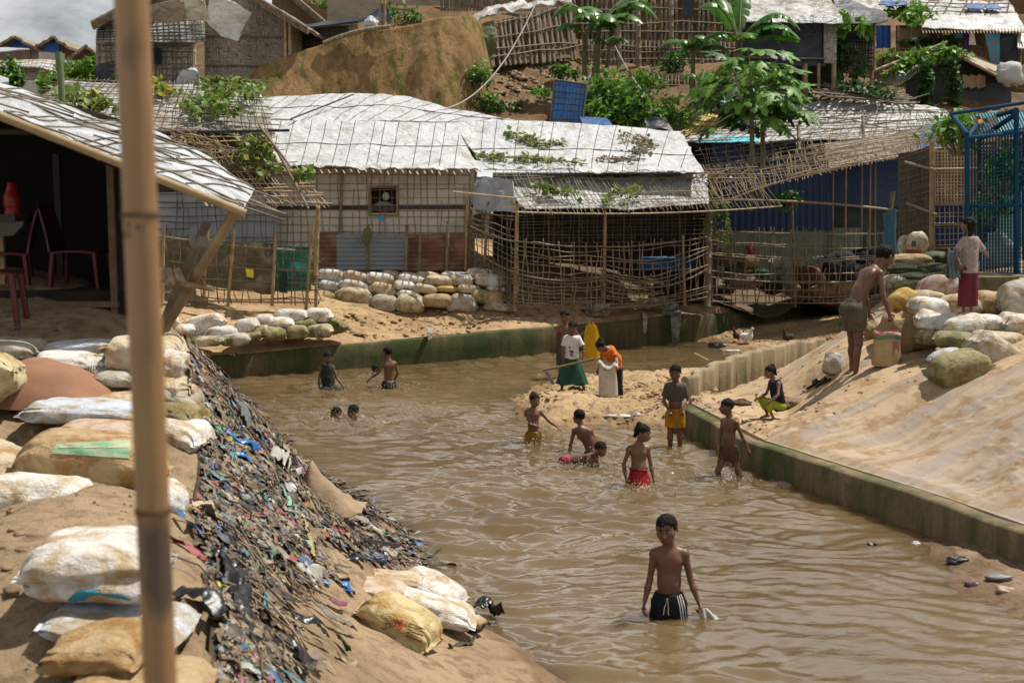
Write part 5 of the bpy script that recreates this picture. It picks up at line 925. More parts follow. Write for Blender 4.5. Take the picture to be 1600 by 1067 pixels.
for a in ((575, 602, 454, 464, 27.3, 'g', 'thin green sandbag squeezed into the stack', 4, 0), (620, 656, 453, 464, 27.3, 'w', 'flattened white sandbag in the third row', 5, 0), (525, 582, 450, 475, 27.1, 'c', 'largest mossy cream sandbag hanging over the low fence end', 1, 1), (582, 620, 463, 489, 27.0, 'd', 'torn dirty white sandbag low in the stack, spilling sand', 2, 0), (621, 662, 462, 490, 26.95, 'c', 'slumped mossy cream sandbag standing on the sand', 6, 1), (661, 704, 461, 481, 27., 't', 'plump tan sandbag on the sand, low in the stack', 4, 0), (701, 745, 460, 487, 27., 'd', 'dirty white torn sandbag under the yellow one', 5, 0), (738, 787, 455, 476, 27.1, 't', 'dull tan sandbag at the porch end, bottom of the stack', 0, 1), (501, 540, 460, 479, 27.1, 'o', 'olive stained sandbag at the fence post, near the bottom', 4, 1), (519, 566, 474, 491, 26.9, 'o', 'lowest olive sandbag half sunk in sand', 1, 1), (758, 800, 472, 486, 27., 'd', 'limp pale sandbag trailing off at the thin porch fence', 5, 0), (545, 600, 484, 494, 26.8, 't', 'buried tan sandbag barely showing under the stack', 4, 1)):
    bag(*a[:7], GZ, a[7], .46, random.uniform(-9, 9), random.uniform(0, 8), moss=bool(a[8]))
# --- row on the corner of the river wall
GC = 'sandbags on the corner of the river wall'
for a in ((431, 479, 484, 504, 23.6, 'w', 'bright white sandbag on top beside the last one of the wall corner row', 0, 0), (480, 517, 483, 505, 23.7, 'w', 'bright white sandbag topping the far end of the wall corner row', 2, 0), (398, 429, 492, 512, 23.3, 'w', 'white sandbag in the upper row near the middle of the wall corner row', 1, 0), (427, 458, 497, 515, 23.3, 'w', 'white sandbag just below the bright top pair', 6, 0), (457, 495, 499, 516, 23.5, 'o', 'mossy olive sandbag under the bright top pair', 1, 1), (490, 530, 495, 511, 23.8, 'o', 'thin mossy sandbag under the topmost far one', 4, 1), (398, 420, 509, 528, 23., 'c', 'rust stained short sandbag in the bottom row', 0, 1), (412, 445, 512, 533, 23., 'o', 'mossy upright sandbag in the bottom row', 6, 1), (448, 480, 509, 530, 23.2, 'o', 'fat mossy sandbag in the bottom row', 0, 1), (479, 518, 508, 528, 23.4, 'c', 'half white half mossy sandbag in the bottom row', 4, 1), (515, 541, 504, 522, 23.8, 'o', 'mossy sandbag at the very far end of the bottom row', 0, 1),
          (287, 350, 494, 526, 22.6, 'w', 'big smooth white sandbag tilted at the near end of the row', 0, 0), (275, 303, 507, 525, 22.4, 'w', 'small white sandbag below the big tilted one', 6, 0), (323, 371, 509, 530, 22.5, 'w', 'smooth white sandbag next to the big tilted one', 1, 0), (371, 402, 499, 522, 22.9, 'w', 'white sandbag leaning in the middle of the upper row', 4, 0), (300, 348, 525, 542, 22.2, 'c', 'mossy cream sandbag at the wall edge under the smooth pair', 0, 1), (346, 388, 522, 541, 22.4, 'd', 'mossy white sandbag at the wall edge before the corner', 4, 1), (385, 407, 516, 534, 22.8, 'o', 'small mossy sandbag filling the bottom row', 6, 1), (258, 279, 494, 516, 22.5, 'w', 'white sandbag half hidden by the leaning bamboo post', 0, 0)):
    bag(*a[:7], GC, a[7], .40, random.uniform(-14, 14), random.uniform(-10, 3) if a[6][:3] != 'big' else -14, moss=bool(a[8]))
# --- pile round the standing girl
GR = 'sandbags piled on the slope around the girl'
for a in ((1388, 1436, 454, 491, 16.9, 'y', 'yellow tan sandbag nearest the stooping boy, high on the sand heap', 1, -30, 0), (1421, 1476, 454, 478, 16.9, 'c', 'cream sandbag behind the bright white one near the sand heap', 5, 4, 0), (1425, 1473, 466, 498, 16.4, 'w', 'bright white sandbag above the sand heap', 0, 3, 0), (1467, 1528, 461, 496, 16.5, 'c', 'long cream sandbag just behind the feet of the girl', 1, 0, 0), (1522, 1573, 457, 494, 16.6, 't', 'long tan sandbag behind the maroon trousers', 0, 3, 0), (1567, 1640, 440, 498, 16.2, 'd', 'biggest grey white sandbag standing up at the picture edge', 6, -20, 0), (1433, 1479, 489, 521, 16.0, 'w', 'creased white sandbag under the bright white one', 2, 18, 0), (1462, 1532, 491, 527, 15.8, 'w', 'fat white sandbag under the feet of the girl', 6, -5, 0), (1510, 1580, 492, 521, 15.9, 'w', 'long white sandbag beside the one the girl stands on', 1, 4, 0), (1565, 1640, 494, 532, 15.7, 'w', 'knotted white sandbag bulging at the picture edge', 3, 10, 0), (1433, 1464, 516, 539, 15.8, 't', 'tan sandbag sunk in the sand below the creased white one', 4, 0, 1), (1459, 1528, 519, 546, 15.5, 'o', 'greenish stained sandbag below the fat white one', 4, 6, 1), (1524, 1604, 519, 548, 15.5, 'c', 'tied cream sandbag in the lower row at the picture edge', 3, 4, 0), (1456, 1538, 553, 604, 14.6, 'o', 'lowest brownish olive sandbag on the bare slope', 4, -12, 0), (1510, 1586, 527, 582, 14.9, 'd', 'big grey tan sandbag tumbled onto the lowest one', 0, 32, 0), (1456, 1506, 545, 566, 15.0, 'b', 'pale bluish sandbag half under the tumbled pair', 1, -12, 0)):
    bag(*a[:7], GR, a[7], .48, random.uniform(-10, 10), a[8], moss=bool(a[9]))
bag(1350, 1376, 505, 530, hit(1362, 528, zr)[1] + .05, 't', 'small rounded tan bag on the sand behind the upright sack', None, 6, .22, 0, -20)
bag(1289, 1318, 549, 589, hit(1303, 587, zr)[1] + .05, 'w', 'small crumpled white plastic bag of sand beside the stooping boy', None, 3, .26, 60, -55, name='plastic_bag', cat='plastic bag')
bag(1440, 1498, 430, 460, 17.2, (.42, .33, .30), 'pinkish rag bundle lying on top of the pile behind the bright white bag', None, 5, .4, 0, -6, name='rag_bundle', cat='rag bundle')
mb = MB(); mb.bx(W(1535, 448, 17.6), .85, .5, .3, .2); put('concrete_block', mb, CONC2, None, 'sand dusted concrete block behind the girl on the bags', 'block')
mb = MB(); mb.ball(W(1418, 524, 16.5), (.34, .3, .36), 20, 26, 0, .28, 5); put('sand_heap', mb, SAND, None, 'loose sand heap between the upright sack and the pile of white bags', 'sand heap')
GD = 'dark mossy sandbags at the shelter entrance'
for i, a in enumerate(((1392, 1450, 398, 418, 21.2, 't', 'pale tan sandbag topping the dark stack below the sack doorway'), (1432, 1486, 394, 416, 21.4, 'k', 'blackish sandbag at the top under the grid wall'), (1390, 1445, 414, 430, 20.8, 'k', 'dark mossy sandbag second from the top by the blue gate'), (1438, 1488, 412, 430, 20.9, 'k', 'dark mossy sandbag second from the top under the grid wall'), (1394, 1450, 427, 442, 20.4, 'k', 'dark green sandbag third down by the blue gate'), (1442, 1484, 427, 440, 20.5, 'k', 'dark green sandbag third down behind the rag bundle'), (1398, 1446, 439, 457, 19.9, 'o', 'olive sandbag at the foot of the dark stack'), (1380, 1412, 430, 452, 20.2, 'd', 'pale torn sack scrap hanging at the foot of the dark stack'))):
    bag(*a, GD, i % 3, .5, random.uniform(-8, 8), random.uniform(-6, 6), moss=True)
for a in ((1405, 1424, 371, 398, 21.8, 'd', 'plain pale sack, further back of the two in the shelter doorway'), (1420, 1446, 366, 399, 21.5, 'c', 'cream sack with red and green print in the shelter doorway')):
    o = bag(*a, 'sacks in the shelter doorway', 4, .28, 0, 0, name='sack', cat='sack')
mb = MB(); mb.sheet(bil(W(1416, 396, 21.3), W(1440, 398, 21.3), W(1440, 391, 21.3), W(1417, 389, 21.3), 5, 3), .02); mb.sheet(bil(W(1424, 385, 21.3), W(1431, 386, 21.3), W(1431, 377, 21.3), W(1425, 376, 21.3), 5, 3), .02, 1)
put('sack_scrap', mb, [M('red_print', (.22, .04, .03)), M('green_print', (.04, .12, .07))], None, 'red and green scrap of printed sacking against the doorway sack', 'sacking')
# --- upright sack being filled by the stooping boy
SY = hit(1384, 570, zr)[1]; S = thing('upright_sack', W(1384, 568, SY), 'upright tan sack with green and red printed mouth, held by the stooping boy', 'sack')
th = np.arange(36) * 2 * math.pi / 36; zz = np.linspace(0, 1, 24); P = []
for z in zz:
    r = 1 + .05 * math.sin(z * 7) - .10 * (z > .97); wob = .02 * np.sin(th * 5 + z * 6)
    P.append(np.stack([(.175 * r + wob * .15) * np.sign(np.cos(th)) * np.abs(np.cos(th)) ** .75, (.13 * r) * np.sign(np.sin(th)) * np.abs(np.sin(th)) ** .75, 0 * th + z * .45 + .012 * np.sin(th * 3) * z], -1))
P = np.array(P); P = P + W(1384, 571, SY); c0 = P[0].mean(0)
mb = MB(); mb.grid(P[:19], close=True, flip=True); put('body', mb, M('tan_sacking', (.42, .30, .15), (.34, .23, .11), 6, .7, .4, 30, .01), S)
mb = MB(); mb.grid(P[18:22], close=True, flip=True); put('print_band', mb, M('green_band', (.06, .17, .09), (.16, .2, .12), 9, .7), S)
top_ = P[21:]; inner = P[21:23].mean(1, keepdims=True)
mb = MB(); mb.grid(P[21:], close=True, flip=True); mb.grid(np.stack([P[-1], P[-1] * .88 + P[-1].mean(0) * .12 - [0, 0, .07]]), close=True, flip=True); put('mouth', mb, M('red_white_print', (.45, .10, .10), (.5, .42, .38), 14, .7, lo=.45, hi=.55), S)
mb = MB(); f = P[-1] * .9 + P[-1].mean(0) * .1 - [0, 0, .06]; i = np.arange(36); mb.add(np.vstack([f, f.mean(0) + [0, 0, .03]]), np.stack([i, (i + 1) % 36, np.full(36, 36)], -1)); put('sand_fill', mb, SAND, S)
mb = MB(); mb.sheet(bil(P[2, 28] + [0, -.004, 0], P[2, 32] + [0, -.004, 0], P[17, 32] + [0, -.006, 0], P[17, 28] + [0, -.006, 0], 4, 12), .004); put('stripe', mb, M('faded_red_print', (.36, .14, .10), rough=.7), S)

# ================================================================ near bank: big bags
GN = 'sandbags on the near bank'
N1 = bag(48, 262, 826, 942, 4.75, 'w', 'big clean white sandbag folded over itself, with blue leaf print below', GN, 0, .5, 4, 2, big=True)
bag(80, 300, 938, 1003, 4.6, 'b', 'bluish white sandbag under the big folded white one', GN, 1, .5, 0, 8, big=True)
bag(86, 248, 966, 1050, 4.35, 't', 'tan sandbag with a pale flap, second from the bottom of the near stack', GN, 3, .45, -4, 0, big=True)
bag(112, 330, 1028, 1110, 4.2, 't', 'smooth tan sandbag lowest in the near stack, cut by the picture edge', GN, 1, .5, 6, 6, big=True)
bag(-70, 190, 744, 872, 6.5, 'w', 'stained white sandbag tied with a gathered frayed neck', GN, 2, .48, -4, 4, big=True)
N6 = bag(30, 262, 676, 782, 7.0, 't', 'bulging brown sandbag with a faded green printed panel', GN, 1, .5, 3, 6, big=True)
bag(222, 288, 746, 832, 6.4, 'w', 'white sandbag end poking out beyond the pole above the litter', GN, 3, .4, 20, 28, big=True)
bag(-40, 72, 528, 562, 9.0, 'd', 'flat dirty sandbag at the picture edge below the tea stall', GN, 1, .45, 0, 3, big=True)
bag(68, 190, 530, 556, 9.1, 'b', 'long bluish white sandbag lying highest below the tea stall', GN, 3, .4, 0, -2, big=True)
N3 = bag(52, 186, 550, 602, 8.5, 'w', 'white sandbag lettered in black, beside the brown cloth', GN, 3, .45, 4, 8, big=True)
bag(156, 268, 530, 584, 8.5, 'c', 'cream sandbag with a gathered round end beside the lettered one', GN, 2, .45, 170, -4, big=True)
bag(150, 215, 578, 606, 8.3, 'd', 'small grey sandbag tucked under the lettered one', GN, 1, .35, 0, 0, big=True)
bag(-50, 34, 558, 628, 7.7, (.50, .45, .27), 'yellowish sandbag with red scrawled print standing at the picture edge', GN, 3, .42, 10, -35, big=True)
bag(60, 120, 604, 628, 7.9, 'w', 'flat crumpled white sack beside the brown cloth', GN, 3, .3, 0, 6, big=True)
bag(40, 240, 622, 662, 7.6, 'b', 'flattened pale blue striped sack pressed into the sand', GN, 3, .5, 4, 3, big=True)
bag(95, 245, 655, 690, 7.3, (.5, .38, .30), 'flattened pinkish sack just above the brown printed one', GN, 1, .4, 2, 3, big=True)
bag(-60, 45, 690, 750, 7.0, (.5, .42, .3), 'slumped cream sack at the picture edge above the tied one', GN, 3, .45, 0, 24, big=True)
bag(150, 240, 612, 642, 7.9, 'c', 'thin cream sandbag lying behind the pole', GN, 3, .4, 0, 0, big=True)
GS = 'sandbags stacked beyond the pole'
for a in ((215, 290, 526, 586, 8.9, 'c', 'cream sandbag topping the stack beyond the pole', 0, -10), (228, 302, 548, 606, 8.6, 'w', 'white sandbag with a scribbled print, second in the stack beyond the pole', 2, 18), (224, 306, 586, 634, 8.5, 'c', 'cream sandbag with a pinched end in the stack beyond the pole', 2, 8), (240, 318, 602, 650, 8.5, 'd', 'grey patched sandbag bulging from the middle of the stack', 0, 20), (222, 320, 624, 668, 8.3, 'o', 'brown and green streaked sandbag, low in the stack beyond the pole', 3, 6), (246, 324, 638, 686, 8.4, 'c', 'cream sandbag just above the lowest white one', 3, 20), (212, 328, 652, 710, 8.1, 'w', 'bright white sandbag lowest in the stack, resting on the litter', 1, 8)):
    bag(*a[:7], GS, a[7], .45, random.uniform(-12, 12), a[8], big=True)
# brown cloth over a heap
mb = MB(); u = np.linspace(-1, 1, 40); v = np.linspace(-1, 1, 30); U, V = np.meshgrid(u, v, indexing='ij'); hgt = np.clip(1 - np.abs(U) ** 2.4, 0, 1) ** .7 * np.clip(1 - np.abs(V) ** 2.6, 0, 1) ** .6
C = W(72, 620, 8.0); P = np.stack([C[0] + U * .42, C[1] + V * .42 + .1, C[2] - .02 + hgt * (.24 - .10 * U) + .02 * fbm(np.stack([U * 2, V * 2, 0 * U], -1), 3, 4)], -1); mb.grid(P, flip=True)
put('brown_cloth', mb, M('brown_cloth', (.21, .105, .062), (.26, .135, .08), 4, .95, .35, 60, .004), None, 'reddish brown cloth thrown over a heap among the white bags', 'cloth')
# prints on bags: projected onto the cloth
def decal(obj, pts2d, mat, name, off=.006, faces=None):
    dg = bpy.context.evaluated_depsgraph_get(); dg.update(); me = obj.data; MW = Matrix.LocRotScale(obj.location, obj.rotation_euler, obj.scale)
    T = BVHTree.FromPolygons([MW @ v.co for v in me.vertices], [tuple(p.vertices) for p in me.polygons]); V = []; ok = []
    for x, y in pts2d:
        d = Vector(ray(x, y)).normalized(); h = T.ray_cast(Vector(CAM), d, 60); ok.append(h[0] is not None); V.append(list(h[0] - d * off) if h[0] is not None else [0, 0, 0])
    Fs = [f for f in faces if all(ok[i] for i in f)]
    if not Fs: return
    inv = MW.inverted(); me2 = bpy.data.meshes.new(name); me2.from_pydata([tuple(inv @ Vector(v)) for v in V], [], Fs); me2.materials.append(mat); o = bpy.data.objects.new(name, me2); COL.objects.link(o); o.parent = obj; return o
def rect2d(a, b, c, d, n=10, m=6):
    a, b, c, d = [np.array(q, float) for q in (a, b, c, d)]; P = [tuple(a * (1 - i / n) * (1 - j / m) + b * (i / n) * (1 - j / m) + c * (i / n) * (j / m) + d * (1 - i / n) * (j / m)) for j in range(m + 1) for i in range(n + 1)]
    return P, [(j * (n + 1) + i, j * (n + 1) + i + 1, (j + 1) * (n + 1) + i + 1, (j + 1) * (n + 1) + i) for j in range(m) for i in range(n)]
def text2d(s, x, y, hpx, slant=0., flip=False, dy=0.):
    cu = bpy.data.curves.new('t', 'FONT'); cu.body = s; cu.size = 1; to = bpy.data.objects.new('t', cu); COL.objects.link(to); bpy.context.view_layer.update()
    me = to.to_mesh(); P = [(v.co.x, v.co.y) for v in me.vertices]; Fs = [tuple(p.vertices) for p in me.polygons]; to.to_mesh_clear(); COL.objects.unlink(to); bpy.data.objects.remove(to)
    k = -1 if flip else 1
    return [(x + k * px * hpx + slant * py * hpx, y - k * py * hpx + dy * px * hpx) for px, py in P], Fs
INK = M('black_ink', (.03, .025, .025), rough=.7)
P, Fs = text2d('রাদলার সং', 131, 582, 15, .1, False, -.03); decal(N3, P, INK, 'lettering', .008, Fs)
P, Fs = rect2d((88, 692), (203, 687), (203, 716), (80, 708)); decal(N6, P, M('faded_green_print', (.17, .33, .2), (.36, .38, .24), 9, .7, lo=.4, hi=.62), 'printed_panel', .007, Fs)
for x0 in (92, 130, 168):
    P, Fs = rect2d((x0, 697), (x0 + 34, 696), (x0 + 33, 698.5), (x0, 699.5), 5, 1); decal(N6, P, M('print_line', (.42, .42, .3), rough=.7), 'print_line', .010, Fs)
for q in (((104, 938), (122, 922), (150, 924), (126, 942)), ((130, 922), (150, 921), (158, 928), (138, 932)), ((152, 926), (190, 930), (212, 940), (160, 931))):
    P, Fs = rect2d(*q, 6, 3); decal(N1, P, M('teal_ink', (.02, .17, .25), rough=.6), 'leaf_print', .007, Fs)

# ================================================================ bags on the concrete apron by the water
GB = 'sacks on the concrete apron'
def apron(x0, x1, y0, y1, z, *a, **k):
    p = hit((x0 + x1) / 2, y1 - .25 * (y1 - y0), zl); return bag(x0, x1, y0, y1, p[1] + .03, *a, **k)
apron(552, 655, 890, 914, .35, 'c', 'thin cream sack lying furthest up the apron', GB, 5, .3, 0, 3)
apron(548, 630, 903, 930, .33, (.5, .4, .32), 'pinkish cream sack beside the thin one', GB, 1, .35, 0, 6)
apron(625, 722, 897, 945, .28, 'w', 'rounded white sack with faint print nearest the water', GB, 0, .42, -20, 20)
apron(556, 740, 920, 966, .28, 'w', 'long limp white sack draped across the others', GB, 5, .35, -6, 12)
apron(655, 728, 940, 970, .24, 't', 'small tan sack under the tail of the limp white one', GB, 4, .3, 0, 6)
B1 = apron(556, 692, 938, 1012, .26, (.55, .46, .25), 'plump yellowish cream sack with black lettering and red marks', GB, 0, .36, -16, 24, big=True)
P, Fs = text2d('RAVICET', 612, 963, 13, .0, True, .3)
P = [(585 + (x - 540) * .55, y + (x - 540) * .2 - 8) for x, y in P]; decal(B1, P, INK, 'lettering', .006, Fs)
for q in (((616, 966), (624, 968), (622, 974), (614, 972)), ((622, 974), (630, 976), (628, 982), (620, 980)), ((626, 967), (631, 968), (629, 973), (624, 972))):
    P, Fs = rect2d(*q, 3, 3); decal(B1, P, M('red_ink', (.4, .05, .03), rough=.7), 'red_mark', .006, Fs)
for k in range(5):
    P, Fs = rect2d((640 - k * 1.5, 972 + k * 5), (664 - k * 1.5, 982 + k * 5), (664 - k * 1.5, 983.4 + k * 5), (640 - k * 1.5, 973.4 + k * 5), 6, 1); decal(B1, P, INK, 'print_line', .006, Fs)
# peaked tan sack at the litter's edge
c = hit(505, 792, lambda x, y: np.maximum(zl(x, y), 0)); U, V = np.meshgrid(np.linspace(-1, 1, 44), np.linspace(0, 1, 26), indexing='ij')
ridge = np.interp(U, [-1, -.55, -.22, 0, .25, .6, 1], [.05, .20, .46, .30, .24, .12, .02]); P = np.stack([c[0] + U * .36, c[1] - .25 + V * .42 + .05 * U, c[2] + ridge * np.sin(np.clip(V * 1.2, 0, 1) * math.pi) ** .8 + .02 * fbm(np.stack([U * 3, V * 4, 0 * U], -1), 3, 9) - .02], -1)
mb = MB(); mb.sheet(P, .01); put('peaked_sack', mb, M('tan_cloth', (.33, .235, .15), (.24, .165, .10), 5, .8, .6, 14, .03), None, 'empty tan sack standing up in a peak at the litter edge by the water', 'sack')

# ================================================================ tea stall at the bank top
H = thing('tea_stall', W(60, 480, 10.4), 'dark open tea stall with a sloping silver roof, its door frame facing the river', 'stall')
P = ruled([Q(-160, 112, 9.0), Q(100, 218, 9.1), Q(380, 327, 9.2)], [Q(-160, 90, 11.4), Q(80, 158, 11.3), Q(240, 208, 11.0), Q(330, 250, 10.6), Q(397, 298, 10.2)], 70, 18, .03, 0, 2.4, 14)
mb = MB(); mb.sheet(P, .02); r = put('roof', mb, tarp_mat('tin_roof', (.50, .52, .55), (.2, .17, .14), 1., .33, (.5, .66)), H)
mb = MB(); rope_lines(P, 14, mb, .006, .25, 0, .02, .5); rope_lines(P, 3, mb, .009, .2, 1, .02, .5)
for i in range(26):
    u, v = np.random.randint(0, 69), np.random.randint(0, 17); p = P[u, v] + [0, 0, .025]; a = np.random.uniform(.15, .6); mb.stick(p, p + np.array([a, np.random.uniform(-.1, .3), -.38 * a + .02]), .007)
put('lath', mb, LATD, r)
mb = MB(); mb.sheet(bil(P[0, -1], P[40, -1], Q(180, 222, 13.5), Q(-420, 50, 13.5), 6, 6), .04); put('back_roof', mb, DARK, H)
pole('gable_pole', Q(-160, 118, 8.95), Q(384, 334, 9.15), .036, BAM, H); pole('gable_pole', Q(-160, 126, 9.05), Q(372, 320, 9.3), .022, BAMG, H)
FLZ = W(100, 470, 10.35)[2]
SHADE = M('stall_shade_mat', (.016, .012, .009), (.028, .021, .015), 3, .95)  # near-black colour stands in for the unlit stall interior
def zz(px, py, Y, z): p = W(px, py, Y); p[2] = z; return p
put('back_wall', slab(zz(-420, 400, 13.4, FLZ), zz(186, 400, 13.4, FLZ), Q(186, 226, 13.4), Q(-420, 60, 13.4), 4, 4, .05), SHADE, H)
put('side_wall', slab(zz(186, 400, 13.4, FLZ), zz(190, 400, 10.36, FLZ), Q(190, 262, 10.36), Q(186, 226, 13.4), 4, 4, .05), SHADE, H)
put('front_wall', slab(zz(180, 400, 10.34, FLZ - .2), zz(206, 400, 10.34, FLZ - .2), Q(206, 278, 10.34), Q(180, 264, 10.34), 4, 4, .04), SHADE, H)
put('far_wall', slab(zz(-420, 400, 13.4, FLZ), zz(-500, 400, 10.3, FLZ), Q(-500, 40, 10.3), Q(-420, 60, 13.4), 4, 4, .05), SHADE, H)
put('ceiling', slab(Q(-500, -20, 9.3), Q(206, 270, 9.5), Q(188, 228, 13.4), Q(-420, 60, 13.4), 5, 5, .04), SHADE, H)
put('floor', slab(zz(-480, 400, 10.3, FLZ - .02), zz(206, 400, 10.3, FLZ - .02), zz(190, 400, 13.4, FLZ - .02), zz(-420, 400, 13.4, FLZ - .02), 4, 4, .2), SHADE, H)
mb = MB(); mb.bamboo(Q(-100, 205, 10.3), Q(186, 208, 10.3), .03, 6); put('lintel', mb, M('dark_pole', (.05, .035, .02), rough=.8), H)  # lintel pole in a flat dark brown
mb = MB(); mb.bx((W(177, 400, 10.3)[0], 10.3, FLZ + .55), .055, .05, 1.35); put('door_post', mb, M('old_wood', (.10, .065, .035), (.15, .10, .055), 6, .8), H, smooth=False)
mb = MB(); a, b = W(20, 476, 10.28), W(186, 474, 10.28); mb.bx((a + b) / 2, np.linalg.norm(b - a), .08, .05, 0); put('sill', mb, M('sill_wood', (.10, .065, .035), (.15, .10, .055), 6, .8), H, smooth=False)
mb = MB(); mb.bx((W(92, 330, 11.6)[0], 11.6, FLZ + .65), .06, .06, 1.3); put('inner_post', mb, M('dim_wood', (.05, .035, .022), rough=.9), H, smooth=False)
pole('post', Q(258, 512, 10.3), Q(370, 326, 9.25), .045, BAM, H)
pole('post', Q(250, 520, 10.5), Q(322, 350, 9.9), .045, BAMG, H)
pole('shelf_pole', Q(225, 432, 9.9), Q(334, 452, 9.6), .026, BAM, H)
mb = MB()
for k in range(7): a = -.4 + k * .16; mb.tube([Q(300 + k * 3.6, 371 + k * 1.2 + 4 * math.sin(k), 9.75), Q(303 + k * 3.6, 383 + k, 9.7)], .03, 6)
put('lashing', mb, M('grey_lashing', (.25, .22, .19), rough=.9), H)
for i, px in enumerate((252, 263, 276)):
    mb = MB(); mb.tube([Q(px, 422, 9.75), Q(px + 4, 434, 9.7), Q(px + 9, 441, 9.66)], [.03, .036, .026], 10); put('rolled_bundle', mb, M('roll%d' % i, (.4, .33, .26), (.2, .1, .06), 9, .7), None, ('rolled tan bundle nearest the pole on the stall shelf', 'rolled tan bundle in the middle of the stall shelf', 'rolled tan bundle with a dark end at the post')[i], 'bundle', 'rolled bundles on the stall shelf')
# things inside the stall; reds and table cover darkened to paint in the shade
RED = M('red_plastic', (.085, .005, .004), (.07, .004, .004), 3, .4, spec=.4)
def chair(px, py, Y, label, face=1, rz=0):
    b = W(px, py, Y); t = thing('plastic_chair', b, label, 'chair', 'red plastic chairs in the tea stall')
    def L(x, y, z): return b + np.array([math.cos(rz) * x * face - math.sin(rz) * y, math.sin(rz) * x * face + math.cos(rz) * y, z])
    g = np.array([[L(x, y, .42 + .015 * math.cos(x * 8) - .01 * (y / .2) ** 2) for y in np.linspace(-.2, .2, 7)] for x in np.linspace(-.2, .22, 8)]); mb = MB(); mb.sheet(g, .02); put('seat', mb, RED, t)
    g = np.array([[L(-.2 - .10 * s ** 1.3 - .03 * math.cos(y * 7), y * (1 - .15 * s), .42 + .42 * s) for y in np.linspace(-.2, .2, 7)] for s in np.linspace(0, 1, 8)]); mb = MB(); mb.sheet(g, .018); put('backrest', mb, RED, t)
    for x, y in ((-.18, -.18), (-.18, .18), (.19, -.18), (.19, .18)): mb = MB(); mb.tube([L(x * 1.2, y * 1.15, 0), L(x, y, .41)], [.022, .028], 6); put('leg', mb, RED, t)
    return t
chair(128, 466, 10.9, 'red plastic chair standing alone, side on, in the dark stall doorway')
chair(10, 470, 10.8, 'red plastic chair half hidden behind the table with the thermos', -1, .3); chair(-12, 508, 9.6, 'red plastic chair cut off by the picture edge outside the stall', 1, .2)
T = thing('table', W(8, 470, 10.7), 'scuffed pale table inside the tea stall, draped along its edge', 'table'); mb = MB(); mb.bx(W(0, 341, 10.7), .42, .4, .07); put('table_top', mb, M('grey_wood', (.05, .042, .035), rough=.8), T, smooth=False)
P = ruled([Q(-30, 372, 10.48), Q(20, 368, 10.48), Q(34, 352, 10.48)], [Q(-30, 346, 10.5), Q(10, 346, 10.5), Q(36, 346, 10.5)], 14, 6, .03); mb = MB(); mb.sheet(P, .015); put('cover', mb, M('stall_cover', (.10, .085, .065), rough=.9), T); mb = MB(); mb.bx(W(4, 420, 10.7), .05, .05, .6); put('leg', mb, WOOD, T)
mb = MB(); c = W(20, 340, 10.6); z = np.linspace(0, 1, 14); mb.tube(np.stack([c[0] + 0 * z, c[1] + 0 * z, c[2] + z * .30], 1), np.array([.07, .073, .073, .06, .075, .075, .075, .075, .07, .06, .05, .045, .04, .03]), 16); put('thermos', mb, M('bright_red', (.19, .008, .006), rough=.35), None, 'bright red thermos jug standing on the tea stall table', 'thermos')

# ================================================================ pole right in front of the lens
mb = MB(); Yp = 1.78; A = W(256, 1200, Yp); B = W(203, -60, Yp); A2 = A + (A - B) * 1.0; A2 = A + (B - A) * ((1.33 - A[2]) / (B[2] - A[2])); B2 = B + (B - A) * .25
L = np.linalg.norm(B2 - A2); ts = np.linspace(0, 1, 200)[:, None]; pz = A2 + (B2 - A2) * ts; rr = np.full(200, .0245)
for py in (800, 340, -150, 1300): zz = W(225, py, Yp)[2]; rr = rr + .0022 * np.exp(-((pz[:, 2] - zz) / .006) ** 2)
mb.tube(pz, rr, 24)
m, nt, b = nodes('near_bamboo'); v = coords(nt, 'World', (8, 8, .9)); a = ramp(nt, noise(nt, v, 3, 6, .6), [(.3, (.17, .085, .028)), (.55, (.25, .132, .047)), (.75, (.30, .17, .066))])
a = mixc(nt, ramp(nt, noise(nt, coords(nt, 'World', (1, 1, .5)), 7, 4, .5), [(.58, (0, 0, 0)), (.68, (1, 1, 1))]), a, (.07, .038, .016)); lk(nt, a, b.inputs['Base Color']); b.inputs['Roughness'].default_value = .5
bp = put('bamboo_pole', mb, m, None, 'tall brown bamboo pole standing out of focus right before the viewer', 'pole')
for py in (797, 336): zt = W(225, py, Yp)[2]; k = (zt - A2[2]) / (B2[2] - A2[2]); c = A2 + (B2 - A2) * k; mb = MB(); mb.tube(np.array([c - nrm(B2 - A2) * .004, c, c + nrm(B2 - A2) * .004]), [.0268, .0278, .0268], 24); put('node_ring', mb, M('node_dark%d' % py, (.05, .028, .012), (.11, .06, .025), 40, .7), bp)
for x0, y0, x1, y1 in ((200, 348, 214, 351), (206, 350, 208, 374), (222, 350, 224, 360), (225, 352, 231, 358), (196, 360, 199, 372)):
    V = []
    for t in np.linspace(0, 1, 5):
        for s_ in (-1, 1): p = W(x0 + (x1 - x0) * t + s_ * 1.2 * (abs(y1 - y0) > abs(x1 - x0)), y0 + (y1 - y0) * t + s_ * 1.2 * (abs(y1 - y0) <= abs(x1 - x0)), Yp); ax = A2 + (B2 - A2) * ((p[2] - A2[2]) / (B2[2] - A2[2])); dx = np.clip(p[0] - ax[0], -.024, .024); p[1] = ax[1] - math.sqrt(.0254 ** 2 - dx * dx); V.append(p)
    mb = MB(); mb.grid(np.array(V).reshape(5, 2, 3)); put('ink_mark', mb, INK, bp)
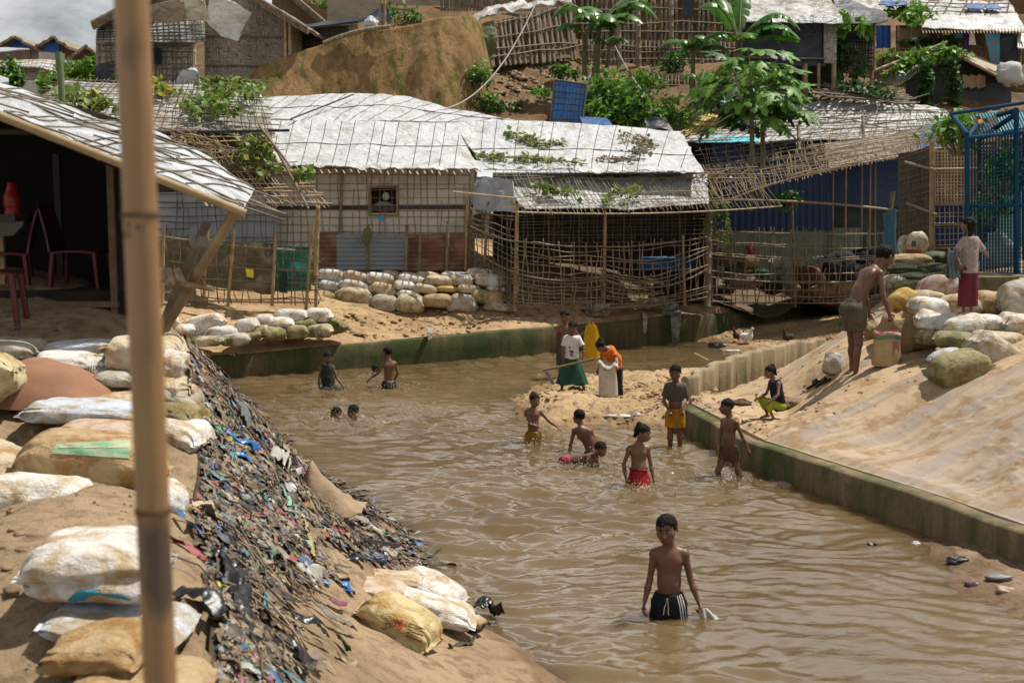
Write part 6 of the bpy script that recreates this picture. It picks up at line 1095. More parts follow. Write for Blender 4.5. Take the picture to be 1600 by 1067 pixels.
# ================================================================ people: one implicit surface each
def skin_mat(name, c):
    m, nt, b = nodes(name); v = coords(nt, 'Object'); a = ramp(nt, noise(nt, v, 7, 4, .6), [(.3, tuple(q * .82 for q in c)), (.7, tuple(q * 1.1 for q in c))])
    at = N(nt, 'ShaderNodeVertexColor', layer_name='tint'); a = mixc(nt, 1., a, at.outputs['Color'], 'MULTIPLY'); lk(nt, a, b.inputs['Base Color'])
    b.inputs['Roughness'].default_value = .46; b.inputs['Specular IOR Level'].default_value = .45; b.inputs['Subsurface Weight'].default_value = .06; b.inputs['Subsurface Radius'].default_value = (.02, .008, .004); b.inputs['Subsurface Scale'].default_value = .2
    bump(nt, b, noise(nt, v, 60, 3, .6), .12, .004); return m
SKIN = skin_mat('skin', (.132, .060, .033)); SKIN2 = skin_mat('warm_skin', (.17, .080, .043))
HAIR = M('black_hair', (.004, .0035, .0035), (.013, .010, .009), 30, .6, .9, 60, .015, spec=.12, stretch=(1, 1, .3))
EYEW = M('eye_white', (.15, .125, .11), rough=.5); EYEB = M('eye_dark', (.01, .006, .004), rough=.15); LIP = M('lip', (.15, .055, .04), rough=.5)
def cm(name, c, k=.7, sc=9, rough=.85): return M(name, c, tuple(q * k for q in c), sc, rough, .35, 40, .006)
def ortho(f, u): f = np.asarray(f, float); return nrm(f - u * (f @ u))
def volsign(V, F): a, b, c = V[F[:, 0]], V[F[:, 1]], V[F[:, 2]]; return np.einsum('ij,ij->i', a - V.mean(0), np.cross(b - a, c - a)).sum()
def surf(name, sdf, h, mat, parent, cuts=(), post=None, tint=None):
    V, F = sdf.build(h, cuts)
    if volsign(V, F) < 0: F = F[:, ::-1]
    E = np.concatenate([F[:, [0, 1]], F[:, [1, 2]], F[:, [2, 3]], F[:, [3, 0]]])
    for _ in range(2):
        S = np.zeros_like(V); C = np.zeros(len(V)); np.add.at(S, E[:, 0], V[E[:, 1]]); np.add.at(C, E[:, 0], 1); np.add.at(S, E[:, 1], V[E[:, 0]]); np.add.at(C, E[:, 1], 1); V = V * .55 + .45 * S / np.maximum(C, 1)[:, None]
    if post is not None: V = post(V)
    mb = MB(); mb.add(V, F); o = put(name, mb, mat, parent)
    if tint is not None:
        at = o.data.color_attributes.new('tint', 'FLOAT_COLOR', 'POINT'); c = np.concatenate([tint(V), np.ones((len(V), 1))], 1); at.data.foreach_set('color', c.astype(np.float32).ravel())
    return o
def hand(s, w, d, n, h, curl=.35, thumb=1, k=.006):
    """palm, four jointed fingers and a thumb; n is the way the palm faces"""
    d = nrm(d); n = ortho(n, d); x = np.cross(d, n) * thumb; pl = .048 * h
    s.cone(w, w + d * pl * .9, .0135 * h, .017 * h, .012, n, .55)
    for i, (o, L) in enumerate(((.0135, .040), (.0045, .046), (-.0045, .043), (-.0130, .034))):
        a = w + d * pl + x * o * h * 1.25; c1 = curl * 1.3; d1 = nrm(d * math.cos(c1) + n * math.sin(c1) + x * o * 6); d2 = nrm(d1 * math.cos(curl * 1.6) + ortho(n, d1) * math.sin(curl * 1.6))
        b = a + d1 * L * h * .52; s.cone(a - d * .01 * h, b, .0056 * h, .0052 * h, k); s.cone(b, b + d2 * L * h * .5, .0052 * h, .0042 * h, k * .6)
    a = w + d * pl * .3 + x * .016 * h; t1 = nrm(d * .55 + x * .75 + n * .35); b = a + t1 * .026 * h; s.cone(a, b, .0075 * h, .006 * h, k); s.cone(b, b + nrm(d * .8 + n * .5 * (1 + curl) + x * .1) * .022 * h, .006 * h, .0045 * h, k * .6)
def foot(s, a, f, h, k=.02):
    f = nrm(f); s.cone(a - f * .022 * h + [0, 0, -.018 * h], a + f * .085 * h + [0, 0, -.026 * h], .022 * h, .016 * h, k, (0, 0, 1), .8); x = np.cross((0, 0, 1), f)
    for i in range(5): s.cone(a + f * .085 * h + x * (i - 2) * .010 * h + [0, 0, -.03 * h], a + f * (.112 - .006 * abs(i - 1.2)) * h + x * (i - 2) * .012 * h + [0, 0, -.034 * h], .0075 * h, .006 * h, .006)
def person(label, pel, h, yaw, arms, legs, sp=(0, 0, 1), sp2=None, head=(0, 0, 0), vox=.0085, skin=SKIN, hair='short', feet=True, group='children playing in and by the water', hidden_legs=False, hands=(.35, .35), palms=(None, None), footdir=None, nod=0, handdir=(None, None)):
    """arms / legs: {'p': (dir, dir), 'm': ...} world directions; p is the person's left. head = (yaw, pitch down, roll)"""
    f = np.array([math.sin(R(yaw)), -math.cos(R(yaw)), 0]); sp = nrm(sp); sp2 = nrm(sp2 if sp2 is not None else sp); pel = np.asarray(pel, float)
    lat = nrm(np.cross((0, 0, 1), f)); f0 = nrm(np.cross(lat, sp)); f2 = nrm(np.cross(lat, sp2))
    J = dict(P0=pel, P1=pel + sp * .14 * h, h=h, lat=lat, f=f, f0=f0, f2=f2, sp=sp, sp2=sp2); J['P2'] = J['P1'] + sp2 * .175 * h
    T = thing('person', pel - np.array([0, 0, .3]), label, 'person', group); J['T'] = T; s = SDF()
    P0, P1, P2 = J['P0'], J['P1'], J['P2']
    s.cone(P0 + sp * .01 * h, P1, .070 * h, .064 * h, .03, f0, .76); s.cone(P1, P2 - sp2 * .045 * h, .064 * h, .079 * h, .03, f2, .74)
    s.cone(P2 - lat * .080 * h - sp2 * .014 * h, P2 + lat * .080 * h - sp2 * .014 * h, .023 * h, .023 * h, .03); s.ell(P1 + f0 * .016 * h - sp * .02 * h, (.054 * h, .05 * h, .07 * h), None, .03)
    for q in (1, -1): s.ell(P0 - f0 * .030 * h + lat * q * .032 * h - sp * .012 * h, .042 * h, None, .02); s.ell(P2 + f2 * .034 * h + lat * q * .034 * h - sp2 * .055 * h, (.036 * h, .022 * h, .032 * h), np.stack([lat, f2, sp2], 1), .02); s.ell(P2 - f2 * .038 * h + lat * q * .042 * h - sp2 * .05 * h, (.032 * h, .018 * h, .046 * h), np.stack([lat, f2, sp2], 1), .02)
    # head
    hy, hp, hr = head; hf = np.array([math.sin(R(hy)), -math.cos(R(hy)), 0]) * math.cos(R(hp)) + np.array([0, 0, -math.sin(R(hp))]); hl = nrm(np.cross((0, 0, 1), hf)); hu = np.cross(hf, hl)
    hu, hl = nrm(hu * math.cos(R(hr)) + hl * math.sin(R(hr))), nrm(hl * math.cos(R(hr)) - hu * math.sin(R(hr))); RM = np.stack([hl, hf, hu], 1); k = .156 * h
    nb = P2 + sp2 * .004 * h; C = nb + nrm(sp2 * .6 + hu * .5 + hf * (.12 + nod)) * .058 * h + hu * .55 * k; C = C + hf * .02 * h; J.update(C=C, k=k, hf=hf, hl=hl, hu=hu)
    s.cone(nb - sp2 * .02 * h, C - hu * .32 * k - hf * .12 * k, .034 * h, .031 * h, .02)
    for q in (1, -1): s.cone(nb + sp2 * .018 * h - f2 * .01 * h, P2 + lat * q * .075 * h - sp2 * .004 * h, .024 * h, .017 * h, .03)
    s.ell(C + hu * .10 * k - hf * .06 * k, (.355 * k, .44 * k, .385 * k), RM, .012); s.ell(C - hu * .12 * k + hf * .12 * k, (.315 * k, .29 * k, .35 * k), RM, .018); s.ell(C - hu * .36 * k + hf * .22 * k, (.19 * k, .15 * k, .12 * k), RM, .03)
    for q in (1, -1):
        s.ell(C - hu * .12 * k + hl * q * .19 * k + hf * .24 * k, (.12 * k, .10 * k, .10 * k), RM, .03); s.ell(C - hu * .03 * k + hl * q * .385 * k - hf * .06 * k, (.04 * k, .085 * k, .13 * k), RM, .008)
        s.ell(C + hu * .03 * k + hl * q * .155 * k + hf * .46 * k, (.085 * k, .06 * k, .05 * k), RM, .02, None, True)
    s.cone(C + hu * .02 * k + hf * .40 * k, C - hu * .15 * k + hf * .49 * k, .032 * k, .062 * k, .014); s.ell(C - hu * .165 * k + hf * .44 * k, (.085 * k, .05 * k, .04 * k), RM, .01)
    s.ell(C - hu * .27 * k + hf * .375 * k, (.125 * k, .06 * k, .03 * k), RM, .012); s.ell(C - hu * .325 * k + hf * .37 * k, (.105 * k, .06 * k, .035 * k), RM, .012)
    # limbs
    for q, key in ((1, 'p'), (-1, 'm')):
        a = P2 + lat * q * .088 * h - sp2 * .016 * h; i = 0 if q > 0 else 1
        if arms.get(key):
            u, v = [nrm(t) for t in arms[key]]; e = a + u * .158 * h; w = e + v * .130 * h; J['S' + key], J['E' + key], J['W' + key] = a, e, w
            s.ell(a, .0255 * h, None, .03); s.cone(a, e, .0225 * h, .018 * h, .02); s.cone(e, e + v * .05 * h, .018 * h, .0195 * h, .015); s.cone(e + v * .05 * h, w, .0195 * h, .0125 * h, .015)
            pn = palms[i] if palms[i] is not None else -lat * q + f * .2
            hd_ = handdir[i] if handdir[i] is not None else nrm(v + np.array([0, 0, -.12])); hand(s, w, hd_, pn, h, hands[i], -q if key == 'p' else 1); J['H' + key] = w + nrm(hd_) * .05 * h
        b = P0 + lat * q * .043 * h - sp * .01 * h
        if legs.get(key):
            u, v = [nrm(t) for t in legs[key]]; kn = b + u * .225 * h; an = kn + v * .215 * h; J['L' + key], J['K' + key], J['A' + key] = b, kn, an
            s.cone(b, kn, .046 * h, .030 * h, .03); s.ell(kn, .030 * h, None, .02); bk = ortho(-f + u * .4, v); s.cone(kn, an, .027 * h, .0175 * h, .02); s.ell(kn + v * .065 * h + bk * .012 * h, (.024 * h, .024 * h, .05 * h), np.stack([np.cross(v, bk), bk, v], 1), .02)
            if feet: foot(s, an + v * .008 * h, footdir if footdir is not None else f, h)
    def tint(V):
        t = np.ones((len(V), 3)); d = (V - C) @ RM / k
        m = np.exp(-((d[:, 0] / .13) ** 2 + ((d[:, 2] + .30) / .045) ** 2 + ((d[:, 1] - .42) / .1) ** 2)); t *= 1 - m[:, None] * np.array([.10, .35, .35])
        for q in (1, -1): m = np.exp(-(((d[:, 0] - q * .155) / .1) ** 2 + ((d[:, 2] - .02) / .06) ** 2 + ((d[:, 1] - .4) / .12) ** 2)); t *= 1 - .35 * m[:, None]
        for q in (1, -1):
            c = P2 + f2 * .07 * h + lat * q * .048 * h - sp2 * .075 * h; m = np.exp(-((V - c) ** 2).sum(1) / (.008 * h) ** 2); t *= 1 - .45 * m[:, None]
        return t
    surf('body', s, vox, skin, T, tint=tint)
    for q in (1, -1):
        mb = MB(); e = C + hu * .025 * k + hl * q * .145 * k + hf * .352 * k; mb.ball(e + hf * .008 * k, np.array([.052, .045, .026]) * k, 8, 10); mb.ball(e + hf * .036 * k, .027 * k, 6, 8, 1); put('eye', mb, [EYEW, EYEB], T)
        mb = MB(); mb.tube([C + hu * (.125 + .02 * (t > .3) - .05 * t * t) * k + hl * q * (.07 + .17 * t) * k + hf * (.435 - .09 * t * t) * k for t in np.linspace(0, 1, 5)], [.012 * k, .022 * k, .022 * k, .018 * k, .008 * k], 5); put('eyebrow', mb, HAIR, T)
    mb = MB(); mb.tube([C - hu * (.285 + .012 * t * t) * k + hl * .115 * t * k + hf * (.43 - .045 * t * t) * k for t in np.linspace(-1, 1, 7)], [.006 * k] + [.014 * k] * 5 + [.006 * k], 5); put('mouth', mb, LIP, T)
    if hair: dohair(J, hair, vox)
    return J
def dohair(J, style, vox):
    C, k, hf, hl, hu = J['C'], J['k'], J['hf'], J['hl'], J['hu']; RM = np.stack([hl, hf, hu], 1); s = SDF(); c0 = C + hu * .12 * k - hf * .07 * k
    lo_ = {'short': 0, 'messy': .06, 'bun': 0, 'long': .25}[style]
    cut = [(C + hu * (.31 - lo_ * .3) * k + hf * .40 * k, hf * .62 - hu * .78), (C - hu * (.07 + lo_) * k, hf * .40 - hu * .92)]
    s.ell(c0, (.388 * k, .468 * k, .408 * k), RM, .01, cut)
    rs = np.random.RandomState(int(abs(C[0] * 997)) % 9999)
    for i in range(120 if style == 'short' else 130):
        d = nrm(rs.normal(size=3) * [1, 1, .6] + [0, 0, .75]); d = hl * d[0] + hf * d[1] * .9 + hu * d[2]; a = c0 + (hl * (d @ hl) * .36 + hf * (d @ hf) * .43 + hu * (d @ hu) * .375) * k; t = ortho(hf * .9 - hu * .3 + rs.normal(size=3) * .4, d)
        if (a - C) @ hf * .62 - (a - C) @ hu * .78 > .07 * k: continue
        s.cone(a, a + (t * .62 + d * .22) * (.17 if style != 'messy' else .25) * k, .030 * k, .008 * k, .005)
    if style == 'bun': s.ell(C + hu * .42 * k - hf * .36 * k, .19 * k, None, .02); s.cone(C + hu * .1 * k - hf * .42 * k, C - hu * .36 * k - hf * .50 * k, .15 * k, .10 * k, .03); s.cone(C + hl * .34 * k - hf * .1 * k, C + hl * .33 * k - hu * .34 * k, .05 * k, .03 * k, .02)
    if style == 'long':
        for q in np.linspace(-1, 1, 7): s.cone(C - hf * (.30 - .12 * abs(q)) * k + hl * q * .33 * k + hu * .1 * k, C - hf * (.36 - .08 * abs(q)) * k + hl * q * .36 * k - hu * (.95 + .12 * math.sin(q * 9)) * k, .13 * k, .045 * k, .02)
    hn = nrm(hf * .62 - hu * .78); hp = C + hu * .31 * k + hf * .40 * k
    def ragged(V):
        d = (V - hp) @ hn; m = np.exp(-(d / (.07 * k)) ** 2)[:, None]; r = V - c0; r /= np.linalg.norm(r, axis=1)[:, None] + 1e-9
        return V + m * hn * (.07 * k * fbm(V * 55, 2, 6))[:, None] + r * (.022 * k * fbm(V * 90, 2, 2) * (1 if style == 'short' else 1.5))[:, None]
    surf('hair', s, max(.005, vox * .75), HAIR, J['T'], post=ragged)
def fringe_cuts(o, n): return [(o, n)]
def shorts(J, mat, name='shorts', leg=.75, top=.06, fat=1.2, h=.009, only=None, flare=1.):
    s = SDF(); H = J['h']; P0, sp, f0 = J['P0'], J['sp'], J['f0']; s.cone(P0 - sp * .01 * H, P0 + sp * top * H, .083 * H * fat, .076 * H * min(fat, 1.12), .03, f0, .82, [(P0 + sp * top * H, sp)])
    for q in 'pm':
        if 'L' + q in J: a, kn = J['L' + q], J['K' + q]; e = a + (kn - a) * leg; s.cone(a + sp * .01 * H, e + (kn - a) * .2, .057 * H * fat, .052 * H * fat * flare, .02, None, 1, [(e, kn - a)])
    for q in (1, -1): s.ell(P0 - f0 * .030 * H + J['lat'] * q * .032 * H - sp * .012 * H, .050 * H * fat, None, .02)
    return surf(name, s, h, mat, J['T'], post=lambda V: V + (.006 * fbm(V * 14, 3, 4))[:, None] * np.array([1, 1, .2]))
def top(J, mat, name='shirt', low=.02, sleeve=.5, fat=1.12, h=.009, neck=.02, wid=1.):
    s = SDF(); H = J['h']; P0, P1, P2, sp, sp2, f0, f2, lat = [J[q] for q in ('P0', 'P1', 'P2', 'sp', 'sp2', 'f0', 'f2', 'lat')]; b = P0 + sp * low * H
    if low < .13: s.cone(b, P1, .080 * H * fat * wid, .078 * H * fat, .03, f0, .88, [(b, -sp)])
    else: b = P1 + sp2 * (low - .14) * H
    s.cone(P1 if low < .13 else b, P2 - sp2 * .03 * H, .078 * H * fat, .084 * H * fat, .03, f2, .86, [(b, -sp if low < .13 else -sp2), (P2 + sp2 * neck * H, sp2)])
    if sleeve > 0:
        s.cone(P2 - lat * .082 * H - sp2 * .012 * H, P2 + lat * .082 * H - sp2 * .012 * H, .031 * H, .031 * H, .03, None, 1, [(P2 + sp2 * .024 * H, sp2)])
        for q in 'pm':
            if 'S' + q in J: a, e = J['S' + q], J['E' + q]; c = a + (e - a) * sleeve; s.cone(a, c + (e - a) * .2, .032 * H, .035 * H * fat, .02, None, 1, [(c, e - a)])
    else:
        for q in (1, -1): s.cone(P2 + lat * q * .06 * H - f2 * .03 * H - sp2 * .05 * H, P2 + lat * q * .055 * H + f2 * .03 * H - sp2 * .04 * H, .03 * H, .03 * H, .02); s.cone(P2 + lat * q * .062 * H - sp2 * .03 * H, P2 + lat * q * .062 * H + sp2 * .01 * H, .034 * H, .03 * H, .02)
    return surf(name, s, h, mat, J['T'], post=lambda V: V + (.006 * fbm(V * 13, 3, 7))[:, None] * np.array([1, 1, .3]))
def skirt(J, mat, L, r0, r1, name='skirt', folds=9, fd=.05, topo=.05, dirn=(0, 0, -1), q=.8, sway=(0, 0, 0)):
    H = J['h']; t = np.linspace(0, 1, 26); an = np.arange(90) * 2 * math.pi / 90; d = nrm(dirn); c = J['P0'] + J['sp'] * topo * H; P = []
    for z in t:
        r = r0 + (r1 - r0) * z ** .8; fo = 1 + fd * z * np.sin(an * folds + 2 * np.sin(an * 2) + z * 1.5); P.append(c + d * L * z + np.asarray(sway) * z * z + (np.cos(an) * r * fo)[:, None] * J['lat'] + (np.sin(an) * r * q * fo)[:, None] * J['f'])
    P = np.array(P); P[-1, :, 2] += .012 * np.sin(an * 5); mb = MB(); mb.grid(P, close=True); mb.grid(P[::-1] * .985 + .015 * P.mean((0, 1)), close=True)
    return put(name, mb, mat, J['T'])
def strip(obj, pts, wid, nrmdir, mat, name, off=.004, n=14):
    """a thin band lying on a mesh along pts, widened across nrmdir"""
    V = np.array([v.co for v in obj.data.vertices]); T = BVHTree.FromPolygons([Vector(v) for v in V], [tuple(p.vertices) for p in obj.data.polygons]); pts = np.asarray(pts, float) - ORG[obj.name]
    d = np.concatenate([[0], np.cumsum(np.linalg.norm(np.diff(pts, axis=0), axis=1))]); s = np.linspace(0, d[-1], n); C = np.stack([np.interp(s, d, pts[:, i]) for i in range(3)], 1); G_ = []
    for c in C:
        row = []
        for w_ in (-.5, 0, .5):
            p = c + nrm(nrmdir) * wid * w_; h = T.find_nearest(Vector(p)); row.append(np.array(h[0]) + np.array(h[1]) * off)
        G_.append(row)
    mb = MB(); mb.grid(np.array(G_) + ORG[obj.name]); mb.grid(np.array(G_)[::-1] + ORG[obj.name]); o = put(name, mb, mat, None, org=ORG[obj.name]); o.location = (0, 0, 0); o.parent = obj; return o
DN = (0, 0, -1)
# 1 --- boy wading in front
J = person('shirtless boy wading in front in black striped shorts, holding a wet white cloth', W(1045, 944, 9.1), 1.33, -4,
           dict(p=((.24, .0, -1), (.30, -.32, -.86)), m=((-.14, .05, -1), (-.24, -.28, -.9))), dict(p=((.05, -.02, -1), DN), m=((-.06, -.05, -1), DN)), sp=(.0, .02, 1), head=(-20, 10, -4), vox=.0055, hands=(.95, .4), palms=((-1, -.2, 0), None), skin=SKIN)
NAVY = cm('black_shorts_cloth', (.008, .009, .016), .6, 8); WHT = M('white_trim', (.55, .55, .57), rough=.7)
so_ = shorts(J, NAVY, leg=.95, top=.075, fat=1.14, h=.007)
for i, dx in enumerate((-.020, 0, .020)):
    a = J['P0'] + np.array([.072 + dx * .6, -.10 + .02 * i, .10]); b = J['Kp'] + np.array([.052 + dx, -.10 + .02 * i, .02]); strip(so_, [a, (a + b) / 2 + [.012, 0, 0], b], .0095, (1, .3, 0), WHT, 'stripe')
for dx in (-.012, .012): a = J['P0'] + np.array([-.035 + dx * .5, -.12, .09]); strip(so_, [a, a + [dx, -.01, -.10], a + [dx * 1.5, -.01, -.15]], .007, (1, 0, 0), WHT, 'drawstring', .006)
c = J['Hp']; U, V = np.meshgrid(np.linspace(0, 1, 26), np.linspace(-1, 1, 20), indexing='ij')
P = np.stack([c[0] + .015 + U * .07 + V * (.022 + .085 * U) + .10 * np.clip(U - .7, 0, 1) * (V + 1), c[1] - .01 + V * .01 + .025 * np.sin(V * 7 + U * 3) * U, c[2] + .02 - U * (c[2] + .05) * 1.0], -1) + (.012 * fbm(np.stack([U * 3, V * 2, 0 * U], -1), 3, 3) * U)[..., None]
mb = MB(); mb.sheet(P, .008); put('wet_cloth', mb, cm('wet_white_cloth', (.5, .47, .43), .75, 8, .5), None, 'wet white cloth trailing in the water from the hand of the boy in front', 'cloth')

# 2 --- girl in the red skirt
J = person('girl in a wet red skirt wading with her face turned towards the slope', W(998, 750, 13.57), 1.2, 8, dict(p=((.22, .08, -1), (.18, -.22, -.95)), m=((-.32, .05, -.95), (.12, -.38, -.9))), dict(p=((.1, 0, -1), DN), m=((-.1, 0, -1), DN)), sp=(-.02, .02, 1), head=(62, 12, 0), vox=.0075, hair='bun', skin=SKIN2, hands=(.3, .5))
skirt(J, cm('red_cloth_wet', (.36, .006, .012), .55, 8, .55), .27, .092, .16, 'skirt', 8, .07, .10, q=.8)
mb = MB(); an = np.linspace(0, 2 * math.pi, 30); mb.tube(J['P0'] + J['sp'] * .125 + np.stack([np.cos(an) * .096, np.sin(an) * .08, .008 * np.sin(an * 3)], 1), .012, 6); put('waistband', mb, cm('dark_red_cloth', (.25, .006, .01)), J['T'])
# 3 --- child walking with a stick
J = person('child in brown shorts striding through the shallows, trailing a thin stick', W(1139, 704, 14.0), 1.14, -52, dict(p=((.42, .15, -.9), (.42, -.1, -.85)), m=((-.22, -.05, -1), (-.10, -.28, -1))), dict(m=((-.36, -.12, -.9), (.12, .1, -1)), p=((.32, .1, -.95), (.60, .12, -.8))), sp=(.02, .02, 1), sp2=(.0, .0, 1), head=(-78, 6, 0), vox=.0075, hands=(.3, .9))
shorts(J, cm('brown_shorts_cloth', (.10, .05, .03)), leg=.42, top=.05, fat=1.08, h=.008)
mb = MB(); w_ = J['Hm']; mb.tube([w_ + [0, -.01, .10], w_ + [-.01, -.01, -.05], w_ + [-.03, -.03, -.42]], [.007, .007, .005], 6); put('thin_stick', mb, BAM, None, 'thin stick trailing in the water beside the striding child', 'stick')
# 4 --- boy in the rolled up shirt
J = person('boy in a rolled up grey shirt and orange shorts standing against the wall end', W(1055, 648, 15.8), 1.26, -8, dict(p=((.30, -.1, -1), (-.42, -.65, -.55)), m=((-.22, -.05, -1), (.30, -.6, -.55))), dict(p=((.05, 0, -1), DN), m=((-.03, -.02, -1), (.03, .03, -1))), head=(-14, 14, 0), vox=.0075, hands=(.6, .6), palms=((0, .4, -1), (0, .4, -1)))
top(J, cm('grey_shirt_cloth', (.085, .068, .06)), low=.15, sleeve=.72, fat=1.12); s_ = SDF(); s_.cone(J['P2'] + J['sp2'] * .02, J['P2'] + J['sp2'] * .045, .055, .045, .01, J['f2'], .9); surf('collar', s_, .008, cm('blue_grey_collar', (.05, .055, .07)), J['T'])
shorts(J, cm('orange_cloth', (.42, .19, .015), .7), leg=.55, top=.07, fat=1.12)
# 5 --- boy seen from behind
J = person('boy seen from behind, sitting waist deep with his back bent sideways', W(926, 713, 15.5), 1.2, 172, dict(p=((-.25, .1, -1), (-.1, -.1, -1)), m=((.45, .25, -.8), (.2, .5, -.8))), dict(p=((-.3, .8, -.3), DN), m=((.4, .8, -.3), DN)), sp=(-.18, .12, 1), sp2=(-.55, .1, .85), head=(205, 8, -6), vox=.0075)
shorts(J, cm('dark_shorts', (.02, .02, .022)), leg=.6, top=.05)
# 6 --- child crawling
J = person('child crawling on all fours in the shallows in pink shorts, hair dripping', W(886, 722, 14.8), 1.12, 66, dict(p=((.35, .1, -1), (.25, -.3, -.9)), m=((.45, -.35, -.8), (.2, -.3, -1))), dict(p=((-.4, .1, -.5), (-.8, 0, -.6)), m=((-.4, -.2, -.5), (-.8, -.1, -.6))), sp=(.93, -.35, .28), sp2=(.93, -.32, .18), head=(32, 10, 6), vox=.0075, hair='messy', nod=.2)
shorts(J, cm('pink_print_cloth', (.34, .06, .09), .35, 22), leg=.7, top=.06, fat=1.15)
# 7 --- child in yellow shorts
J = person('small child in wet mustard shorts swinging both arms to one side', W(833, 681, 16.1), 1.08, 12, dict(p=((.72, -.1, -.75), (.80, -.1, -.55)), m=((.28, -.35, -.9), (.92, -.35, -.22))), dict(p=((.08, 0, -1), DN), m=((-.08, 0, -1), DN)), sp=(.0, .02, 1), head=(26, 8, 0), vox=.0075, hair='bun', skin=SKIN2, hands=(.15, .2), palms=((0, 0, -1), (0, 0, -1)))
shorts(J, cm('mustard_cloth_wet', (.30, .155, .012), .6), leg=1.0, top=.06, fat=1.14)
# 8 --- boy with the hoe
J = person('boy in a white printed shirt and dark green wrap skirt digging with a hoe', W(893, 563, 20.), 1.24, -6, dict(p=((.42, -.3, -.9), (-.05, -.45, -.9)), m=((-.25, -.2, -1), (.05, -.3, -1))), dict(p=((.42, -.05, -1), (.22, 0, -1)), m=((-.36, -.05, -1), (-.05, 0, -1))), sp=(.03, .0, 1), sp2=(.02, -.08, 1), head=(-10, 15, 4), vox=.008, hands=(1.0, 1.0), palms=((-1, -.3, 0), (1, -.3, 0)))
tp = top(J, cm('white_shirt_cloth', (.62, .61, .62), .9), low=.02, sleeve=.72, fat=1.14)
for (a, b, w_, mt, nm) in (((-.055, 0, .135), (.055, 0, .125), .035, M('dark_print', (.03, .02, .03)), 'chest_print'), ((-.05, 0, .10), (.05, 0, .09), .016, M('pink_print', (.35, .05, .14)), 'chest_print'), ((-.045, 0, .075), (.045, 0, .066), .018, M('black_print', (.02, .02, .02)), 'chest_print'), ((-.065, 0, .205), (-.035, 0, .203), .014, M('red_black_badge', (.3, .02, .02), (.02, .02, .02), 60), 'badge'), ((.035, 0, .20), (.06, 0, .20), .010, M('grey_badge', (.2, .2, .22)), 'badge')):
    c = J['P0'] + J['sp'] * .02; strip(tp, [c + np.asarray(a) + J['f'] * .16, c + np.asarray(b) + J['f'] * .16], w_, (0, 0, 1), mt, nm, .004, 8)
skirt(J, cm('bottle_green_cloth', (.012, .075, .04), .55, 7, .7), .47, .10, .265, 'wrap_skirt', 7, .06, .06, q=.72, sway=(.005, 0, 0))
T = thing('hoe', W(852, 585, 19.7), 'wooden handled hoe held by the boy in the green wrap skirt', 'hoe'); a, b = W(848, 579, 19.55), W(928, 561, 19.55); mb = MB(); mb.tube([a, a + (b - a) * .3, a + (b - a) * .65, b], [.024, .02, .018, .02], 8); put('handle', mb, M('worn_wood', (.20, .12, .065), (.13, .08, .045), 8, .7), T)
mb = MB(); mb.sheet(bil(W(851, 582, 19.5), W(856, 581, 19.6), W(867, 600, 19.55), W(862, 601, 19.45), 5, 8), .012); put('blade', mb, M('worn_steel', (.2, .19, .18), (.12, .09, .07), 8, .45, metal=.7), T)
# 9 --- girl with the sack
J = person('child in an orange patterned top bending over an open white sack', W(962, 577, 19.45), 1.2, -48, dict(p=((.15, -.55, -.8), (-.72, -.35, -.5)), m=((-.35, -.2, -1), (-.25, -.35, -.9))), dict(p=((.05, .0, -1), (.0, .05, -1)), m=((-.08, .05, -1), (.03, .05, -1))), sp=(-.10, -.1, 1), sp2=(-.55, -.35, .75), head=(-52, 46, 0), vox=.008, hair='bun', skin=SKIN2, hands=(.8, .8), nod=.5)
top(J, cm('orange_print_cloth', (.40, .10, .012), 1.7, 24), low=-.02, sleeve=.5, fat=1.18); shorts(J, cm('dark_trousers_cloth', (.014, .012, .015)), 'trousers', leg=1.75, top=.03, fat=1.05)
S = thing('white_sack', W(950, 626, 19.2), 'tall white sack held open on the sand bar', 'sack'); c = W(951, 624, 19.2); c[2] = float(zs(c[0], c[1])) ; tt_ = W(947, 569, 19.2)[2] - c[2]; an = np.arange(40) * 2 * math.pi / 40; P = []
for z in np.linspace(0, 1, 26): r = .150 * (1 - .10 * z) * (1 - .25 * np.clip((.06 - z) / .06, 0, 1)); P.append(c + np.stack([np.cos(an) * r * (1 + .05 * np.sin(an * 4 + z * 5)) - .03 * z, np.sin(an) * r * .62 + .015 * np.sin(an * 3), z * tt_ + .035 * z * np.sin(an * 2 + 1) + .012 * np.sin(an * 7) * z], -1))
P = np.array(P); mb = MB(); mb.grid(P, close=True, flip=True); mb.grid((P[::-1] - c) * np.array([.96, .96, 1]) + c, close=True, flip=True); i = np.arange(40); mb.add(np.vstack([P[0], P[0].mean(0)]), np.stack([i, np.full(40, 40), (i + 1) % 40], -1)); put('sack_body', mb, cm('white_sacking', (.50, .45, .38), .78, 8, .7), S)
mb = MB(); P3 = np.stack([P[-1], P[-1] + np.stack([np.cos(an) * .035, np.sin(an) * .03, .03 + .035 * np.sin(an * 5)], -1), P[-1] + np.stack([np.cos(an) * .05, np.sin(an) * .04, -.03 + .03 * np.sin(an * 5)], -1)]); mb.grid(P3, close=True); mb.grid(P3[::-1], close=True); put('rolled_rim', mb, cm('white_sacking_rim', (.52, .46, .38), .7, 12, .8), S)
